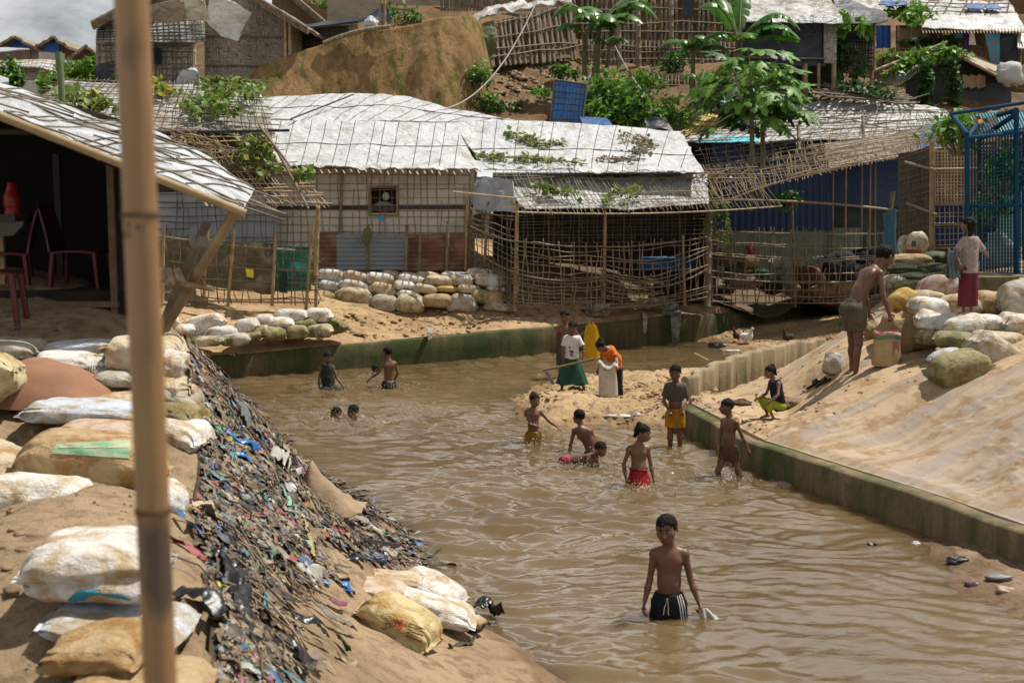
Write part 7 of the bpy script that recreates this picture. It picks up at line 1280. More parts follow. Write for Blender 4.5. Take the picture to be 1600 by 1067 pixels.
# 10 --- boy with the yellow bag
J = person('shirtless boy farthest out, holding up a yellow bag behind the digging boy', W(883, 548, 22.5), 1.42, -6, dict(p=((.70, .1, -.75), (.62, -.1, .62)), m=((-.28, -.05, -1), (-.18, -.15, -1))), dict(p=((.08, 0, -1), DN), m=((-.08, 0, -1), DN)), head=(-8, 12, 0), vox=.009, hands=(.9, .35), palms=((0, -1, 0), None))
shorts(J, cm('grey_shorts', (.06, .06, .065)), leg=.8)
c = J['Hp']; U, V = np.meshgrid(np.linspace(0, 1, 34), np.linspace(-1, 1, 26), indexing='ij'); wd = np.interp(U, [0, .05, .15, .4, 1], [.05, .10, .12, .15, .21])
def half(sg): return np.stack([c[0] + .02 + V * wd + .07 * U ** 1.5, c[1] - .02 + sg * .045 * np.cos(V * 1.5) * (.3 + U) + .02 * np.sin(V * 8 + U * 3) * U, c[2] + .06 - U * .62 + .05 * np.exp(-((np.abs(V) - .55) / .2) ** 2) * (U < .06)], -1)
mb = MB(); mb.grid(half(-1)); mb.grid(half(1), flip=True); put('yellow_bag', mb, M('yellow_cloth', (.62, .38, .006), (.52, .30, .004), 6, .6, .4, 12, .02, trans=.25), None, 'bright yellow bag dangling from the raised hand of the farthest boy', 'bag')
# 11-16 --- bathers on the far side
J = person('boy in a dark green vest sitting waist deep by the litter bank side', W(513, 608, 21.1), 1.25, 28, dict(p=((.35, -.2, -.9), (.55, -.3, -.7)), m=((-.2, -.05, -1), (.05, -.1, -1))), dict(p=((.7, -.5, -.25), DN), m=((.3, -.8, -.25), DN)), sp=(-.05, .05, 1), head=(30, 12, 0), vox=.009)
top(J, cm('dark_green_vest', (.015, .03, .02)), low=.0, sleeve=0, fat=1.12); shorts(J, cm('navy_wet', (.012, .014, .022)), leg=.9)
J = person('bare backed boy standing hip deep with a tan waistband, splashing', W(608, 601, 21.3), 1.25, 205, dict(p=((-.45, .15, -.8), (-.65, -.1, -.45)), m=((.28, .05, -1), (-.45, .2, -.65))), dict(p=((-.08, 0, -1), DN), m=((.08, 0, -1), DN)), head=(222, 4, 0), vox=.009)
shorts(J, cm('black_wet', (.01, .01, .012)), leg=.8, top=.03); s_ = SDF(); P0 = J['P0']; s_.cone(P0 + J['sp'] * .035, P0 + J['sp'] * .075, .102, .098, .01, J['f0'], .76, [(P0 + J['sp'] * .075, J['sp']), (P0 + J['sp'] * .035, -J['sp'])]); surf('waistband', s_, .009, cm('tan_band', (.3, .19, .11)), J['T'])
J = person('child neck deep behind the bare backed boy, only wet hair showing', W(588, 618, 22.8), 1.1, 190, dict(p=((-.5, .5, -.4), (-.5, .5, 0)), m=((.5, .5, -.4), (.5, .5, 0))), dict(p=(DN, DN), m=(DN, DN)), head=(200, 10, 0), vox=.0095, hair='messy')
shorts(J, cm('brown_wet', (.05, .03, .02)))
J = person('boy up to his neck, first of the two swimming heads, looking ahead', W(528, 704, 18.1), 1.25, 10, dict(p=((.5, -.5, -.4), (.3, -.6, 0)), m=((-.5, -.5, -.4), (-.3, -.6, 0))), dict(p=(DN, DN), m=(DN, DN)), head=(-25, 4, 0), vox=.0085); shorts(J, cm('blue_wet', (.02, .03, .08)))
J = person('boy in a maroon shirt up to his chest, beside the other swimming head', W(555, 702, 17.75), 1.25, 10, dict(p=((.5, -.5, -.5), (.3, -.6, 0)), m=((-.5, -.5, -.5), (-.3, -.6, 0))), dict(p=(DN, DN), m=(DN, DN)), head=(-30, 4, 0), vox=.0085); shorts(J, cm('grey_wet', (.05, .05, .055))); top(J, cm('maroon_cloth', (.12, .01, .025)), low=.0, sleeve=.6)
J = person('swimmer under the surface with only a forearm showing beyond the two heads', W(612, 668, 18.6), 1.15, -90, dict(p=((-.6, -.1, .72), (-1, .0, .06)), m=((-.6, .3, -.3), (-1, 0, -.2))), dict(p=((1, 0, -.1), (1, 0, -.1)), m=((1, .1, -.1), (1, .1, -.1))), sp=(-.9, 0, -.15), sp2=(-.9, 0, -.2), head=(-90, 20, 0), vox=.0095); shorts(J, cm('teal_wet', (.02, .05, .05)))
# 17 --- squatting girl
p = hit(1206, 657, zr); b = p + np.array([.02, 0, 0])
J = person('little girl with tied up hair squatting on the wall edge in lime leggings', b + np.array([.09, .06, .19]), 1.02, -68, dict(p=((-.15, -.6, -.8), (-.62, -.2, -.45)), m=((-.35, -.05, -.9), (-.7, -.3, -.3))), dict(p=((-.88, -.2, .28), (.42, .0, -.9)), m=((-.86, .15, .32), (.40, .1, -.9))), sp=(-.22, -.05, 1), sp2=(-.28, -.05, 1), head=(-76, 14, 0), vox=.0075, hair='bun', skin=SKIN2, nod=.15)
top(J, cm('black_navy_top', (.010, .012, .022)), low=-.06, sleeve=0, fat=1.16); s_ = SDF(); H = J['h']
for q in 'pm': e = J['K' + q] + (J['A' + q] - J['K' + q]) * .62; s_.cone(J['L' + q], J['K' + q], .062 * H, .046 * H, .02); s_.cone(J['K' + q], e + (J['A' + q] - J['K' + q]) * .15, .044 * H, .034 * H, .02, None, 1, [(e, J['A' + q] - J['K' + q])])
surf('leggings', s_, .008, cm('lime_cloth', (.27, .33, .025), .8, 7), J['T']); s_ = SDF(); s_.ell(J['P0'] - J['sp'] * .0, (.095, .085, .075), None, .02); surf('shorts', s_, .009, cm('black_hem', (.012, .012, .02)), J['T'])
# 18 --- stooping boy
fa = hit(1324, 589, zr); fb = hit(1346, 576, zr); h_ = 1.42; pl = (fa + fb) / 2 + np.array([.0, .05, .0]); pl = W(1334, 484, pl[1])
va = nrm(fa + [0, .03, .06] - (pl + [-.07, 0, 0])); vb = nrm(fb + [0, .03, .06] - (pl + [.07, 0, 0])); hh = max(np.linalg.norm(fa + [0, 0, .06] - pl), np.linalg.norm(fb + [0, 0, .06] - pl)) / .44; h_ = min(max(hh, 1.3), 1.9)
J = person('shirtless boy in rolled olive shorts stooping over the upright sack', pl, h_ * .985, 112, dict(m=((.10, -.28, -.95), (.30, -.1, -.95)), p=((.1, .1, -.95), (.25, .1, -.9))), dict(m=(va * 1. + [.06, -.03, 0], va - [.06, -.04, 0]), p=(vb + [.06, 0, 0], vb - [.06, 0, 0])), sp=(.28, .10, .9), sp2=(.55, .16, .75), head=(122, 30, 0), vox=.0075, group='people on the sandy slope', footdir=(.9, .1, -.05), nod=.35, hands=(.3, .7))
shorts(J, cm('olive_grey_cloth', (.10, .082, .05), .6, 5), leg=.62, top=.06, fat=1.2)
s_ = SDF(); P0 = J['P0']; s_.cone(P0 + J['sp'] * .03, P0 + J['sp'] * .12, .128, .116, .01, J['f0'], .78, [(P0 + J['sp'] * .125, J['sp']), (P0 + J['sp'] * .03, -J['sp'])]); surf('rolled_waist', s_, .009, cm('grey_cloth_roll', (.06, .058, .062), .7, 12), J['T'])
# 19 --- girl on the sandbags
pf = W(1511, 489, 15.85); J = person('girl with long black hair standing on the sandbags in maroon trousers', pf + np.array([0, 0, .585]), 1.22, 205, dict(p=((-.55, -.15, -.75), (.1, -.55, -.75)), m=((.55, .1, -.75), (.35, .45, -.15))), dict(p=((-.03, .0, -1), (.0, 0, -1)), m=((.05, 0, -1), (.0, 0, -1))), sp=(.0, .0, 1), head=(228, 0, 0), vox=.0075, hair='long', group='people on the sandy slope', skin=SKIN2, footdir=(-.8, -.5, 0))
top(J, cm('pale_floral_cloth', (.34, .28, .25), .6, 22), low=-.05, sleeve=.9, fat=1.22, wid=1.05)
s_ = SDF(); H = J['h']; s_.cone(J['P0'] + [0, 0, -.02], J['P0'] + [0, 0, .06], .115, .1, .03, J['f0'], .8)
for q in 'pm': e = J['A' + q] + [0, 0, .05]; s_.cone(J['L' + q], e - [0, 0, .05], .082, .082, .03, None, 1, [(e, (0, 0, -1))])
surf('trousers', s_, .009, cm('maroon_trousers_cloth', (.13, .014, .032), .65, 6), J['T'], post=lambda V: V + (.008 * fbm(V * np.array([14, 14, 3]), 3, 2))[:, None] * np.array([1, 1, 0]))
c = J['Ep'] + np.array([-.03, -.02, 0]); U, V = np.meshgrid(np.linspace(-1, 1, 30), np.linspace(-1, 1, 16), indexing='ij'); P = np.stack([c[0] + V * .075 + .015 * np.sin(U * 5), c[1] + .07 * np.sign(U) * (np.abs(U) ** .4) * .5 + .015 * np.sin(V * 9), c[2] + .03 - np.abs(U) ** 1.2 * .36 + .02 * np.sin(V * 5)], -1); mb = MB(); mb.sheet(P, .012); put('carried_garment', mb, cm('grey_blue_cloth', (.12, .15, .17), .6, 10), None, 'grey blue garment hung over the elbow of the girl on the sandbags', 'garment')

# ---------------------------------------------------------------- slippers, birds, and what lies on the sand
def slipper(a, b, label):
    a, b = hit(*a, zr), hit(*b, zr); d = nrm(b - a); x = nrm(np.cross((0, 0, 1), d)); n = np.cross(d, x); o = thing('slipper', a, label, 'slipper', 'slippers on the sand'); L = .24; t = np.linspace(0, 1, 14)
    wd = .034 + .012 * np.sin(t * 6.283 * .9 + 3.6) ; P = np.stack([[a + d * L * q + x * w_ * e + n * .022 for e in np.linspace(-1, 1, 5)] for q, w_ in zip(t, wd)]); mb = MB(); mb.sheet(P, .022); put('sole', mb, M('black_rubber', (.012, .012, .013), rough=.6), o)
    P = np.stack([[a + d * L * (q + .02 * math.cos(e)) + x * .045 * math.sin(e) + n * (.022 + .06 * math.cos(e)) for e in np.linspace(-1.4, 1.4, 9)] for q in np.linspace(.52, .78, 6)]); mb = MB(); mb.sheet(P, .008); put('strap', mb, M('black_strap', (.02, .02, .022), rough=.5), o)
slipper((1262, 609), (1285, 596), 'black slipper nearer the squatting girl'); slipper((1276, 607), (1298, 594), 'black slipper with a white edge, nearer the stooping boy')
def bird(px, py, f, h, fx, body, label, cat='hen', tail=None):
    p = hit(px, py, f); o = thing(cat, p, label, cat); d = np.array([fx, -.25, 0]); d = nrm(d); s = SDF(); c = p + np.array([0, 0, h * .45]); s.cone(c - d * .24 * h, c + d * .16 * h, .17 * h, .21 * h, .05); s.cone(c + d * .2 * h + [0, 0, .05 * h], c + d * .30 * h + [0, 0, .40 * h], .13 * h, .075 * h, .05); s.ell(c + d * .33 * h + [0, 0, .46 * h], .085 * h, None, .02); s.cone(c + d * .38 * h + [0, 0, .45 * h], c + d * .48 * h + [0, 0, .43 * h], .03 * h, .008 * h, .008); s.cone(c - d * .24 * h + [0, 0, .05 * h], c - d * .48 * h + [0, 0, .42 * h], .12 * h, .04 * h, .05, np.cross(d, (0, 0, 1)), .4)
    x = np.cross((0, 0, 1), d)
    for q in (1, -1): s.cone(c + x * q * .07 * h - [0, 0, .12 * h], p + x * q * .07 * h, .045 * h, .018 * h, .02); s.cone(p + x * q * .07 * h, p + x * q * .07 * h + d * .1 * h, .018 * h, .01 * h, .01); s.ell(c + x * q * .17 * h - d * .05 * h + [0, 0, .02 * h], (.22 * h, .05 * h, .13 * h), np.stack([d, x, np.array([0, 0, 1.])], 1), .02)
    surf('body', s, .012, body, o); mb = MB(); mb.ball(c + d * .33 * h + [0, 0, .56 * h], (.05 * h, .03 * h, .04 * h), 6, 8); put('comb', mb, M('comb_red', (.35, .02, .02)), o)
bird(1166, 538, zb, .40, .5, cm('white_feather', (.62, .60, .56), .9), 'white hen standing at the water edge on the far beach'); bird(1153, 535, zb, .34, -.8, cm('red_brown_feather', (.12, .035, .018), .5), 'reddish brown hen pecking beside the white one'); bird(1231, 538, zb, .36, -.5, cm('black_feather', (.02, .016, .013), 2.5, 12), 'dark speckled hen alone on the far beach')
def crumple(name, px, py, f, r, mat, label, cat, seed=0, up=.5, group=None):
    p = hit(px, py, f); mb = MB(); mb.ball(p + np.array([0, 0, r[2] * up]), r, 14, 20, 0, .42, seed); return put(name, mb, mat, None, label, cat, group)
PB = M('black_plastic', (.012, .012, .014), rough=.3, spec=.5, bs=.5, bscale=14, bd=.03); PW = M('white_plastic', (.5, .5, .5), (.35, .34, .32), 7, .4, .5, 14, .02); PBL = M('blue_plastic', (.015, .12, .42), (.02, .2, .5), 6, .35, .5, 14, .02)
zsf = lambda x, y: np.maximum(zs(x, y), 0)
crumple('plastic_scrap', 965, 652, zsf, (.2, .12, .035), PW, 'flat white and yellow plastic scrap on the sand bar', 'plastic scrap', 2); crumple('plastic_scrap', 996, 650, zsf, (.06, .05, .03), PW, 'tiny white scrap on the sand bar beside the flat one', 'plastic scrap', 3)
crumple('black_rag', 1125, 542, lambda x, y: np.maximum(zb(x, y), 0), (.24, .15, .07), PB, 'black rag washed up before the white hen', 'rag', 5); crumple('foam_scrap', 1143, 549, lambda x, y: 0 * x + .0, (.2, .1, .03), PW, 'white scrap floating by the far beach', 'scrap', 6)
crumple('mud_clump', 1158, 632, zr, (.16, .12, .06), M('dark_mud', (.10, .065, .035), (.06, .04, .02), 9, .95, .8, 20), 'dark wet mud clump on the sand before the squatting girl', 'mud clump', 7, .2); crumple('mud_clump', 1240, 630, zr, (.26, .2, .08), DIRT, 'brown dirt clump piled behind the squatting girl', 'mud clump', 8, .2)
zmf = lambda x, y: np.maximum(zm(x, y), 0)
crumple('black_bag', 1495, 880, zmf, (.10, .06, .04), PB, 'shiny black plastic bag washed onto the mud at the wall foot', 'plastic bag', 9, .5); crumple('floating_scrap', 1362, 852, lambda x, y: 0 * x, (.045, .03, .02), PB, 'small dark scrap floating alone near the wall', 'scrap', 10); crumple('grey_scrap', 1560, 905, zmf, (.12, .05, .03), M('grey_scrap', (.2, .2, .21), (.1, .1, .1), 9, .5), 'grey wet scrap lying along the mud at the wall foot', 'scrap', 11); crumple('pale_scrap', 1570, 925, zmf, (.07, .06, .03), M('pale_scrap', (.35, .25, .2), rough=.6), 'pale brown scrap at the mud edge by the picture side', 'scrap', 12); crumple('dark_scrap', 1520, 915, zmf, (.06, .05, .03), M('purple_scrap', (.08, .03, .06), (.2, .15, .15), 20, .4), 'purplish torn scrap at the mud edge', 'scrap', 13); crumple('white_scrap', 1431, 851, lambda x, y: 0 * x, (.04, .03, .02), PW, 'little white scrap where the wall meets the mud', 'scrap', 14)
# rags hanging over the river wall
def hang(px, y0, y1, Y, w, mat, label, seed=0): P = ruled([W(px - w * .6, y1, Y - .1), W(px + w * .5, y1 - 3, Y - .1)], [W(px - w, y0, Y - .02), W(px + w, y0 + 2, Y - .02)], 10, 18, .06, 0, 6, seed); P[:, -1] += [0, .3, .06]; mb = MB(); mb.sheet(P, .02); put('hanging_rag', mb, mat, None, label, 'rag', 'rags hung over the river wall')
RG = cm('grey_rag', (.33, .31, .27), .5, 8)
hang(1008, 493, 522, 28.05, 4, RG, 'narrow whitish rag hanging over the mossy wall', 1); hang(1056, 486, 536, 28.45, 9, cm('dirty_rag', (.24, .23, .20), .35, 7), 'largest dirty white rag hanging to the water down the mossy wall', 2); hang(671, 517, 532, 24.7, 4, RG, 'little white rag caught on the wall below the zinc sheets', 3)
for i, (px, py, Y) in enumerate(((1040, 480, 28.6), (935, 482, 27.4), (1018, 476, 28.6))): mb = MB(); mb.ball(W(px, py, Y), (.3, .15, .16), 14, 18, 0, .5, i + 3); put('rag_tangle', mb, cm('rag_tangle%d' % i, (.26, .25, .22), .3, 7), None, ('grey rag tangle at the foot of the sagging fence panel', 'grey rag tangle at the middle post of the porch fence', 'grey rag tangle caught just left of the largest hanging rag')[i].replace(' left of', ' beside'), 'rag', 'rag tangles at the porch fence')
mb = MB(); mb.bamboo(W(1086, 553, 20.6), W(1108, 564, 19.8), .022, 6); put('bamboo_stick', mb, BAM, None, 'short bamboo stick lying over the sheet pile wall end', 'stick')
# ================================================================ the litter slope
LC = [(.02, .02, .022), (.015, .015, .016), (.30, .22, .13), (.22, .15, .085), (.16, .10, .06), (.36, .30, .22), (.46, .44, .40), (.09, .065, .04), (.03, .14, .36), (.05, .24, .12), (.38, .04, .05), (.50, .34, .04), (.05, .26, .30), (.35, .09, .20), (.12, .13, .14), (.28, .27, .25), (.05, .04, .03), (.40, .14, .04)]
LW = np.array([8, 6, 16, 17, 15, 9, 3.5, 14, 2.9, 2.1, 1.7, 1.7, 1.9, 1.0, 2, 1.5, 10, 1.2]); LW = LW / LW.sum()
LM = [M('litter_%d' % i, tuple(q * .85 for q in c), tuple(q * .45 for q in c), 14, .38 if sum(c) < .1 else .55, .4, 30, .01, spec=.45) for i, c in enumerate(LC)]
toeX = lambda y: np.interp(y, [3.6, 4.2, 5.4, 6.2, 7, 8, 9, 10.3, 11.5, 12.6, 14.4, 16.8, 19], [-.95, -1.02, -1.2, -1.40, -1.44, -1.38, -1.12, -.78, -1.15, -1.62, -2.57, -3.5, -4.3])
crX = lambda y: np.interp(y, [q[1] for q in CRESTL], [q[0] for q in CRESTL])
def znorm(x, y): e = .03; return nrm((-(zl(x + e, y) - zl(x - e, y)) / (2 * e), -(zl(x, y + e) - zl(x, y - e)) / (2 * e), 1))
TG_Y = np.linspace(3, 20, 240); TG_X = np.linspace(-7, 1.5, 180); TGZ = zl(TG_X[:, None] + 0 * TG_Y, TG_Y[None] + 0 * TG_X[:, None])
def zq(x, y):
    i = np.clip((np.asarray(x) + 7) / 8.5 * 179, 0, 178.99); j = np.clip((np.asarray(y) - 3) / 17 * 239, 0, 238.99); a = i.astype(int); b = j.astype(int); f, g = i - a, j - b
    return TGZ[a, b] * (1 - f) * (1 - g) + TGZ[a + 1, b] * f * (1 - g) + TGZ[a, b + 1] * (1 - f) * g + TGZ[a + 1, b + 1] * f * g
def znq(x, y): e = .06; return nrm((-(zq(x + e, y) - zq(x - e, y)) / (2 * e), -(zq(x, y + e) - zq(x, y - e)) / (2 * e), 1))
mb = MB(); rs = np.random.RandomState(5); heap = lambda P: .05 * np.abs(fbm(P * 2.6, 3, 91)) + .03 * np.abs(fbm(P * 7, 2, 92))
def where(n):
    yy = 3.9 + 15.2 * rs.rand(n) ** 1.3; dd = rs.rand(n) ** .9; xx = crX(yy) + .05 + (toeX(yy) - crX(yy)) * dd + np.where(rs.rand(n) < .06, rs.rand(n) * .25, 0); return xx, yy
def colour(y): return rs.choice([3, 4, 7, 16, 2, 5], p=[.25, .25, .2, .15, .1, .05]) if y > 11 and rs.rand() < .65 else rs.choice(len(LC), p=LW)
gy = np.linspace(3.9, 18.5, 150); gt = np.linspace(0, 1.04, 40); gx = crX(gy)[:, None] + .02 + (toeX(gy) - crX(gy))[:, None] * gt; gyy = gy[:, None] + 0 * gt; gp = np.stack([gx, gyy, 0 * gx], -1); gp[..., 2] = np.maximum(zq(gx, gyy), -.02) + heap(gp * [1, 1, 0]) * .8 - .004; gp[:, 0, 2] -= .05; gp[:, -1, 2] -= .08; mb.grid(gp, len(LC), flip=True)
for x, y in zip(*where(6400)):       # long limp strips of cloth and film, draped down the slope
    nn = znq(x, y); d0 = ortho(np.array([.88, -.1, 0]) + rs.normal(0, .42, 3) * [1, 1, .1], nn); L = rs.uniform(.08, .36) * (1.7 if rs.rand() < .12 else 1); w_ = rs.uniform(.005, .024); n = 8; P = []; d = d0; p = np.array([x, y, 0.]); tw = rs.uniform(-1.2, 1.2); sw = rs.normal(0, .5)
    for i in range(n):
        z = max(float(zq(p[0], p[1])), 0) + float(heap(np.array([p[0], p[1], 0.]))) + .008 + .014 * rs.rand() ** 2; c = np.array([p[0], p[1], z]); cr = np.cross(nn, d); a_ = tw * math.sin(i * .9 + sw) * .8; u = cr * math.cos(a_) + nn * math.sin(a_); k = w_ * (.5 + .5 * math.sin(.35 + 2.5 * i / (n - 1))) * rs.uniform(.7, 1.3); P.append([c - u * k, c + nn * k * .35, c + u * k]); d = nrm(d + cr * rs.normal(0, .22)); p = p + d * L / n
    mb.grid(np.array(P), colour(y))
for x, y in zip(*where(4200)):       # crumpled wrappers and crusts
    nn = znq(x, y); dn = ortho(np.array([.9, .2, 0]) + rs.normal(0, .9, 3), nn); cr = np.cross(nn, dn); L = rs.uniform(.012, .05) * (2.2 if rs.rand() < .05 else 1); w_ = L * rs.uniform(.5, 1.)
    U, V = np.meshgrid(np.linspace(-.5, .5, 4), np.linspace(-.5, .5, 4), indexing='ij'); hgt = .008 + heap(np.array([x, y, 0.])) + L * .3 * (1 - 2 * (U ** 2 + V ** 2)) * rs.rand() + rs.normal(0, .10 * L, U.shape); mb.grid(np.array([x, y, max(float(zq(x, y)), 0)]) + U[..., None] * L * dn + V[..., None] * w_ * cr + hgt[..., None] * nn, colour(y))
for x, y in zip(*where(110)):        # bigger torn bags and rags
    nn = znq(x, y); d = ortho(np.array([.9, -.1, 0]) + rs.normal(0, .4, 3) * [1, 1, .1], nn); cr = np.cross(nn, d); L = rs.uniform(.14, .42); w_ = L * rs.uniform(.2, .5); sd = rs.randint(999); U, V = np.meshgrid(np.linspace(0, 1, 12), np.linspace(-.5, .5, 8), indexing='ij')
    xy = np.array([x, y, 0]) + U[..., None] * L * d + V[..., None] * (w_ * (.45 + .55 * np.sin(.3 + 2.6 * U)))[..., None] * cr; q = np.stack([U * 3, V * 4, 0 * U + sd], -1); z = np.maximum(zq(xy[..., 0], xy[..., 1]), 0) + heap(xy * [1, 1, 0]) + .004 + .035 * L / .3 * np.abs(fbm(q, 3, 8)); xy[..., 2] = z; xy[..., :2] += (.02 * fbm(q + 5, 2, 3))[..., None]
    mb.grid(xy, rs.choice([0, 1, 1, 0, 2, 3, 5, 3, 7, 16, 3, 7, 8, 4] if y < 11 else [0, 3, 4, 7, 16, 14, 2]))
for i in range(300):     # twigs, roots and cords
    y = 4.3 + 13.5 * rs.rand(); x = crX(y) + (toeX(y) - crX(y)) * rs.rand() + .05; nn = znq(x, y); dn = ortho(np.array([.9, .0, 0]) + rs.normal(0, .7, 3), nn); p = np.array([x, y, max(float(zq(x, y)), 0) + .04]); L = rs.uniform(.1, .5)
    mb.tube(np.array([p + dn * L * t + nn * (.03 * rs.rand() + .015 * math.sin(5 * t)) + rs.normal(0, .012, 3) for t in np.linspace(0, 1, 5)]), rs.uniform(.003, .008), 4, rs.choice([4, 7, 3, 2, 16]))
put('litter', mb, LM + [M('muck', (.05, .035, .022), (.10, .068, .04), 9, .8, .7, 25, .03, mode='World')], None, 'thick mixed litter covering the bank slope between the bags and the water', 'litter', kind='stuff', org=(0, 0, 0))
# clods of earth on the bare sand, one loose mass
def clods(name, mat, f, n, samp, r0, r1, seed):
    rs = np.random.RandomState(seed); mb = MB()
    for i in range(n):
        x, y = samp(rs); z = float(f(x, y)); r = r0 + (r1 - r0) * rs.rand() ** 3
        if z < .005: continue
        mb.ball((x, y, z + r * .1), (r * rs.uniform(.7, 1.4), r, r * rs.uniform(.35, .7)), 6, 7, 0, .75, i % 97)
    put(name, mb, mat, None, kind='stuff', org=(0, 0, 0))
clods('clods', M('clod_earth', (.33, .22, .115), (.21, .135, .07), 8, .95, .5, 30), zr, 900, lambda rs: (lambda y: (float(bx_(y)) + .12 + 4.0 * rs.rand() ** 2.2, y))(14.5 + 7 * rs.rand()), .004, .03, 3)
clods('clods', SAND, zs, 1600, lambda rs: (rs.uniform(-.1, 3.2), rs.uniform(17.0, 21.5)), .008, .05, 4)
clods('clods', M('clod_terrace', (.36, .245, .135), (.25, .16, .085), 8, .95, .5, 30), lambda x, y: zf(x, y) + .02, 900, lambda rs: (lambda x: (x, float(fwy_(x)) + .3 + 2.2 * rs.rand()))(rs.uniform(-5, 8)), .012, .07, 5) if (fwy_ := (lambda x: np.interp(x, [q[0] for q in FW], [q[1] for q in FW]))) else None
clods('clods', DIRT, zl, 1300, lambda rs: (lambda y: (float(crX(y)) - .2 - 2.4 * rs.rand(), y))(3.8 + 6 * rs.rand()), .006, .04, 6)
clods('rubble', M('pale_rubble', (.33, .26, .18), (.15, .10, .055), 5, .9, .5, 20), zh, 1500, lambda rs: (lambda t: (-.3 + 5.5 * t + rs.normal(0, 1.0), 38 + 6.5 * rs.rand()))(rs.rand()), .02, .13, 7)

# ---------------------------------------------------------------- recognisable pieces in the litter
zlf = lambda x, y: np.maximum(zl(x, y), 0)
def scrap(name, pts, mat, label, cat, wid=18, group=None, amp=.016, lift=.035, seed=1, n=26):
    """a limp sheet laid down the slope along photo points"""
    C = np.array([hit(px, py, zlf) for px, py in pts]); d = np.concatenate([[0], np.cumsum(np.linalg.norm(np.diff(C, axis=0), axis=1))]); s = np.linspace(0, d[-1], n); C = np.stack([np.interp(s, d, C[:, i]) for i in range(3)], 1); T = np.gradient(C, axis=0); rows = []
    for c, t in zip(C, T): nn = znorm(c[0], c[1]); x = nrm(np.cross(nn, t)); w_ = wid * c[1] / FP; rows.append([c + x * w_ * v + nn * (lift + .3 * w_ * math.cos(v * 2.2)) for v in np.linspace(-.5, .5, 9)])
    P = np.array(rows); k = fbm(P * 9 + seed, 3, seed); P = P + np.stack([.3 * k, .3 * k, k], -1) * amp * 2; tp_ = (.55 + .45 * np.sin(np.linspace(.25, 2.9, n)))[:, None, None]; m_ = P.mean(1, keepdims=True); P = m_ + (P - m_) * tp_
    mb = MB(); mb.sheet(P, .006); return put(name, mb, mat, None, label, cat, group)
def pm(n, c, r=.45, tr=0): return M(n, c, tuple(q * .6 for q in c), 12, r, .4, 22, .012, spec=.45)
BKB = pm('black_bag_plastic', (.014, .014, .016), .28)
scrap('blue_sheet', [(345, 682), (372, 700), (398, 712)], pm('bright_blue_sheet', (.012, .15, .46), .3), 'upper crumpled bright blue plastic sheet just below the lowest white sandbag', 'plastic sheet', 20)
scrap('blue_sheet', [(352, 706), (372, 722), (388, 728)], pm('royal_blue_sheet', (.012, .19, .60), .3), 'lower shiny blue plastic strip, nearest the red scrap', 'plastic sheet', 13, seed=4)
scrap('denim_cloth', [(352, 628), (372, 655), (396, 690)], pm('wet_denim', (.085, .11, .115), .7), 'long wet grey blue cloth dragged down the slope towards the water', 'cloth', 24, amp=.03)
scrap('olive_cloth', [(330, 634), (340, 655), (346, 672)], pm('olive_rag', (.14, .135, .07), .8), 'olive rag lying beside the long grey blue cloth', 'cloth', 15, seed=3)
scrap('white_sheet', [(418, 724), (440, 732), (456, 745)], pm('clear_white_plastic', (.42, .40, .36), .35), 'crumpled whitish plastic near the water before the peaked sack', 'plastic sheet', 26, amp=.035, seed=8)
scrap('white_cup', [(436, 762), (444, 768), (452, 770)], pm('milky_plastic', (.48, .46, .47), .35), 'milky white plastic scrap at the head of the green net strip', 'plastic scrap', 18, seed=9)
scrap('green_net', [(436, 775), (444, 800), (448, 825), (462, 848), (480, 868)], pm('pale_green_net', (.20, .42, .30), .6), 'long pale green net strip twisting down the slope', 'net', 9, seed=2, n=40)
scrap('tan_strip', [(455, 800), (468, 825), (478, 850), (486, 878)], pm('tan_film', (.34, .25, .09), .5), 'tan cloth strip beside the pale green net', 'cloth strip', 12, seed=5)
scrap('rust_strip', [(408, 800), (418, 830), (428, 862)], pm('rusty_film', (.30, .12, .06), .6), 'rusty orange cloth strip in the middle of the slope', 'cloth strip', 9, seed=6)
scrap('blue_strip', [(412, 792), (422, 808), (432, 822)], pm('cyan_blue_strip', (.02, .24, .5), .4), 'thin blue plastic strip above the rusty orange one', 'plastic strip', 7, seed=7)
scrap('black_bag', [(340, 872), (356, 925), (372, 985), (390, 1035)], BKB, 'longest torn black plastic bag low on the near slope', 'plastic bag', 34, 'black bags in the litter', .025, seed=11, n=36)
scrap('black_bag', [(276, 930), (305, 955), (335, 990)], BKB, 'black plastic bag close beyond the pole', 'plastic bag', 44, 'black bags in the litter', .025, seed=12, n=36)
scrap('black_bag', [(322, 868), (345, 885), (360, 900)], BKB, 'black plastic bag with a blue end, mid slope', 'plastic bag', 26, 'black bags in the litter', .025, seed=13)
scrap('black_bag', [(345, 668), (362, 680), (372, 700)], BKB, 'black plastic bag between the blue sheet and the grey blue cloth', 'plastic bag', 22, 'black bags in the litter', .025, seed=14)
scrap('black_bag', [(535, 868), (552, 875), (566, 884)], BKB, 'black plastic bag at the top of the apron above the sacks', 'plastic bag', 20, 'black bags in the litter', .025, seed=15)
scrap('black_bag', [(436, 960), (470, 985), (505, 1003)], BKB, 'black rag line along the toe of the litter', 'plastic bag', 12, 'black bags in the litter', .025, seed=16, n=36)
scrap('black_bag', [(438, 1010), (456, 1030), (470, 1062)], BKB, 'black strap hanging over the toe of the litter by the striped strip', 'plastic bag', 12, 'black bags in the litter', .025, seed=17)
scrap('blue_scrap', [(318, 862), (330, 872), (338, 880)], pm('deep_sky_plastic', (.01, .22, .52), .35), 'shiny blue scrap at the end of the mid slope black bag', 'plastic scrap', 14, seed=21)
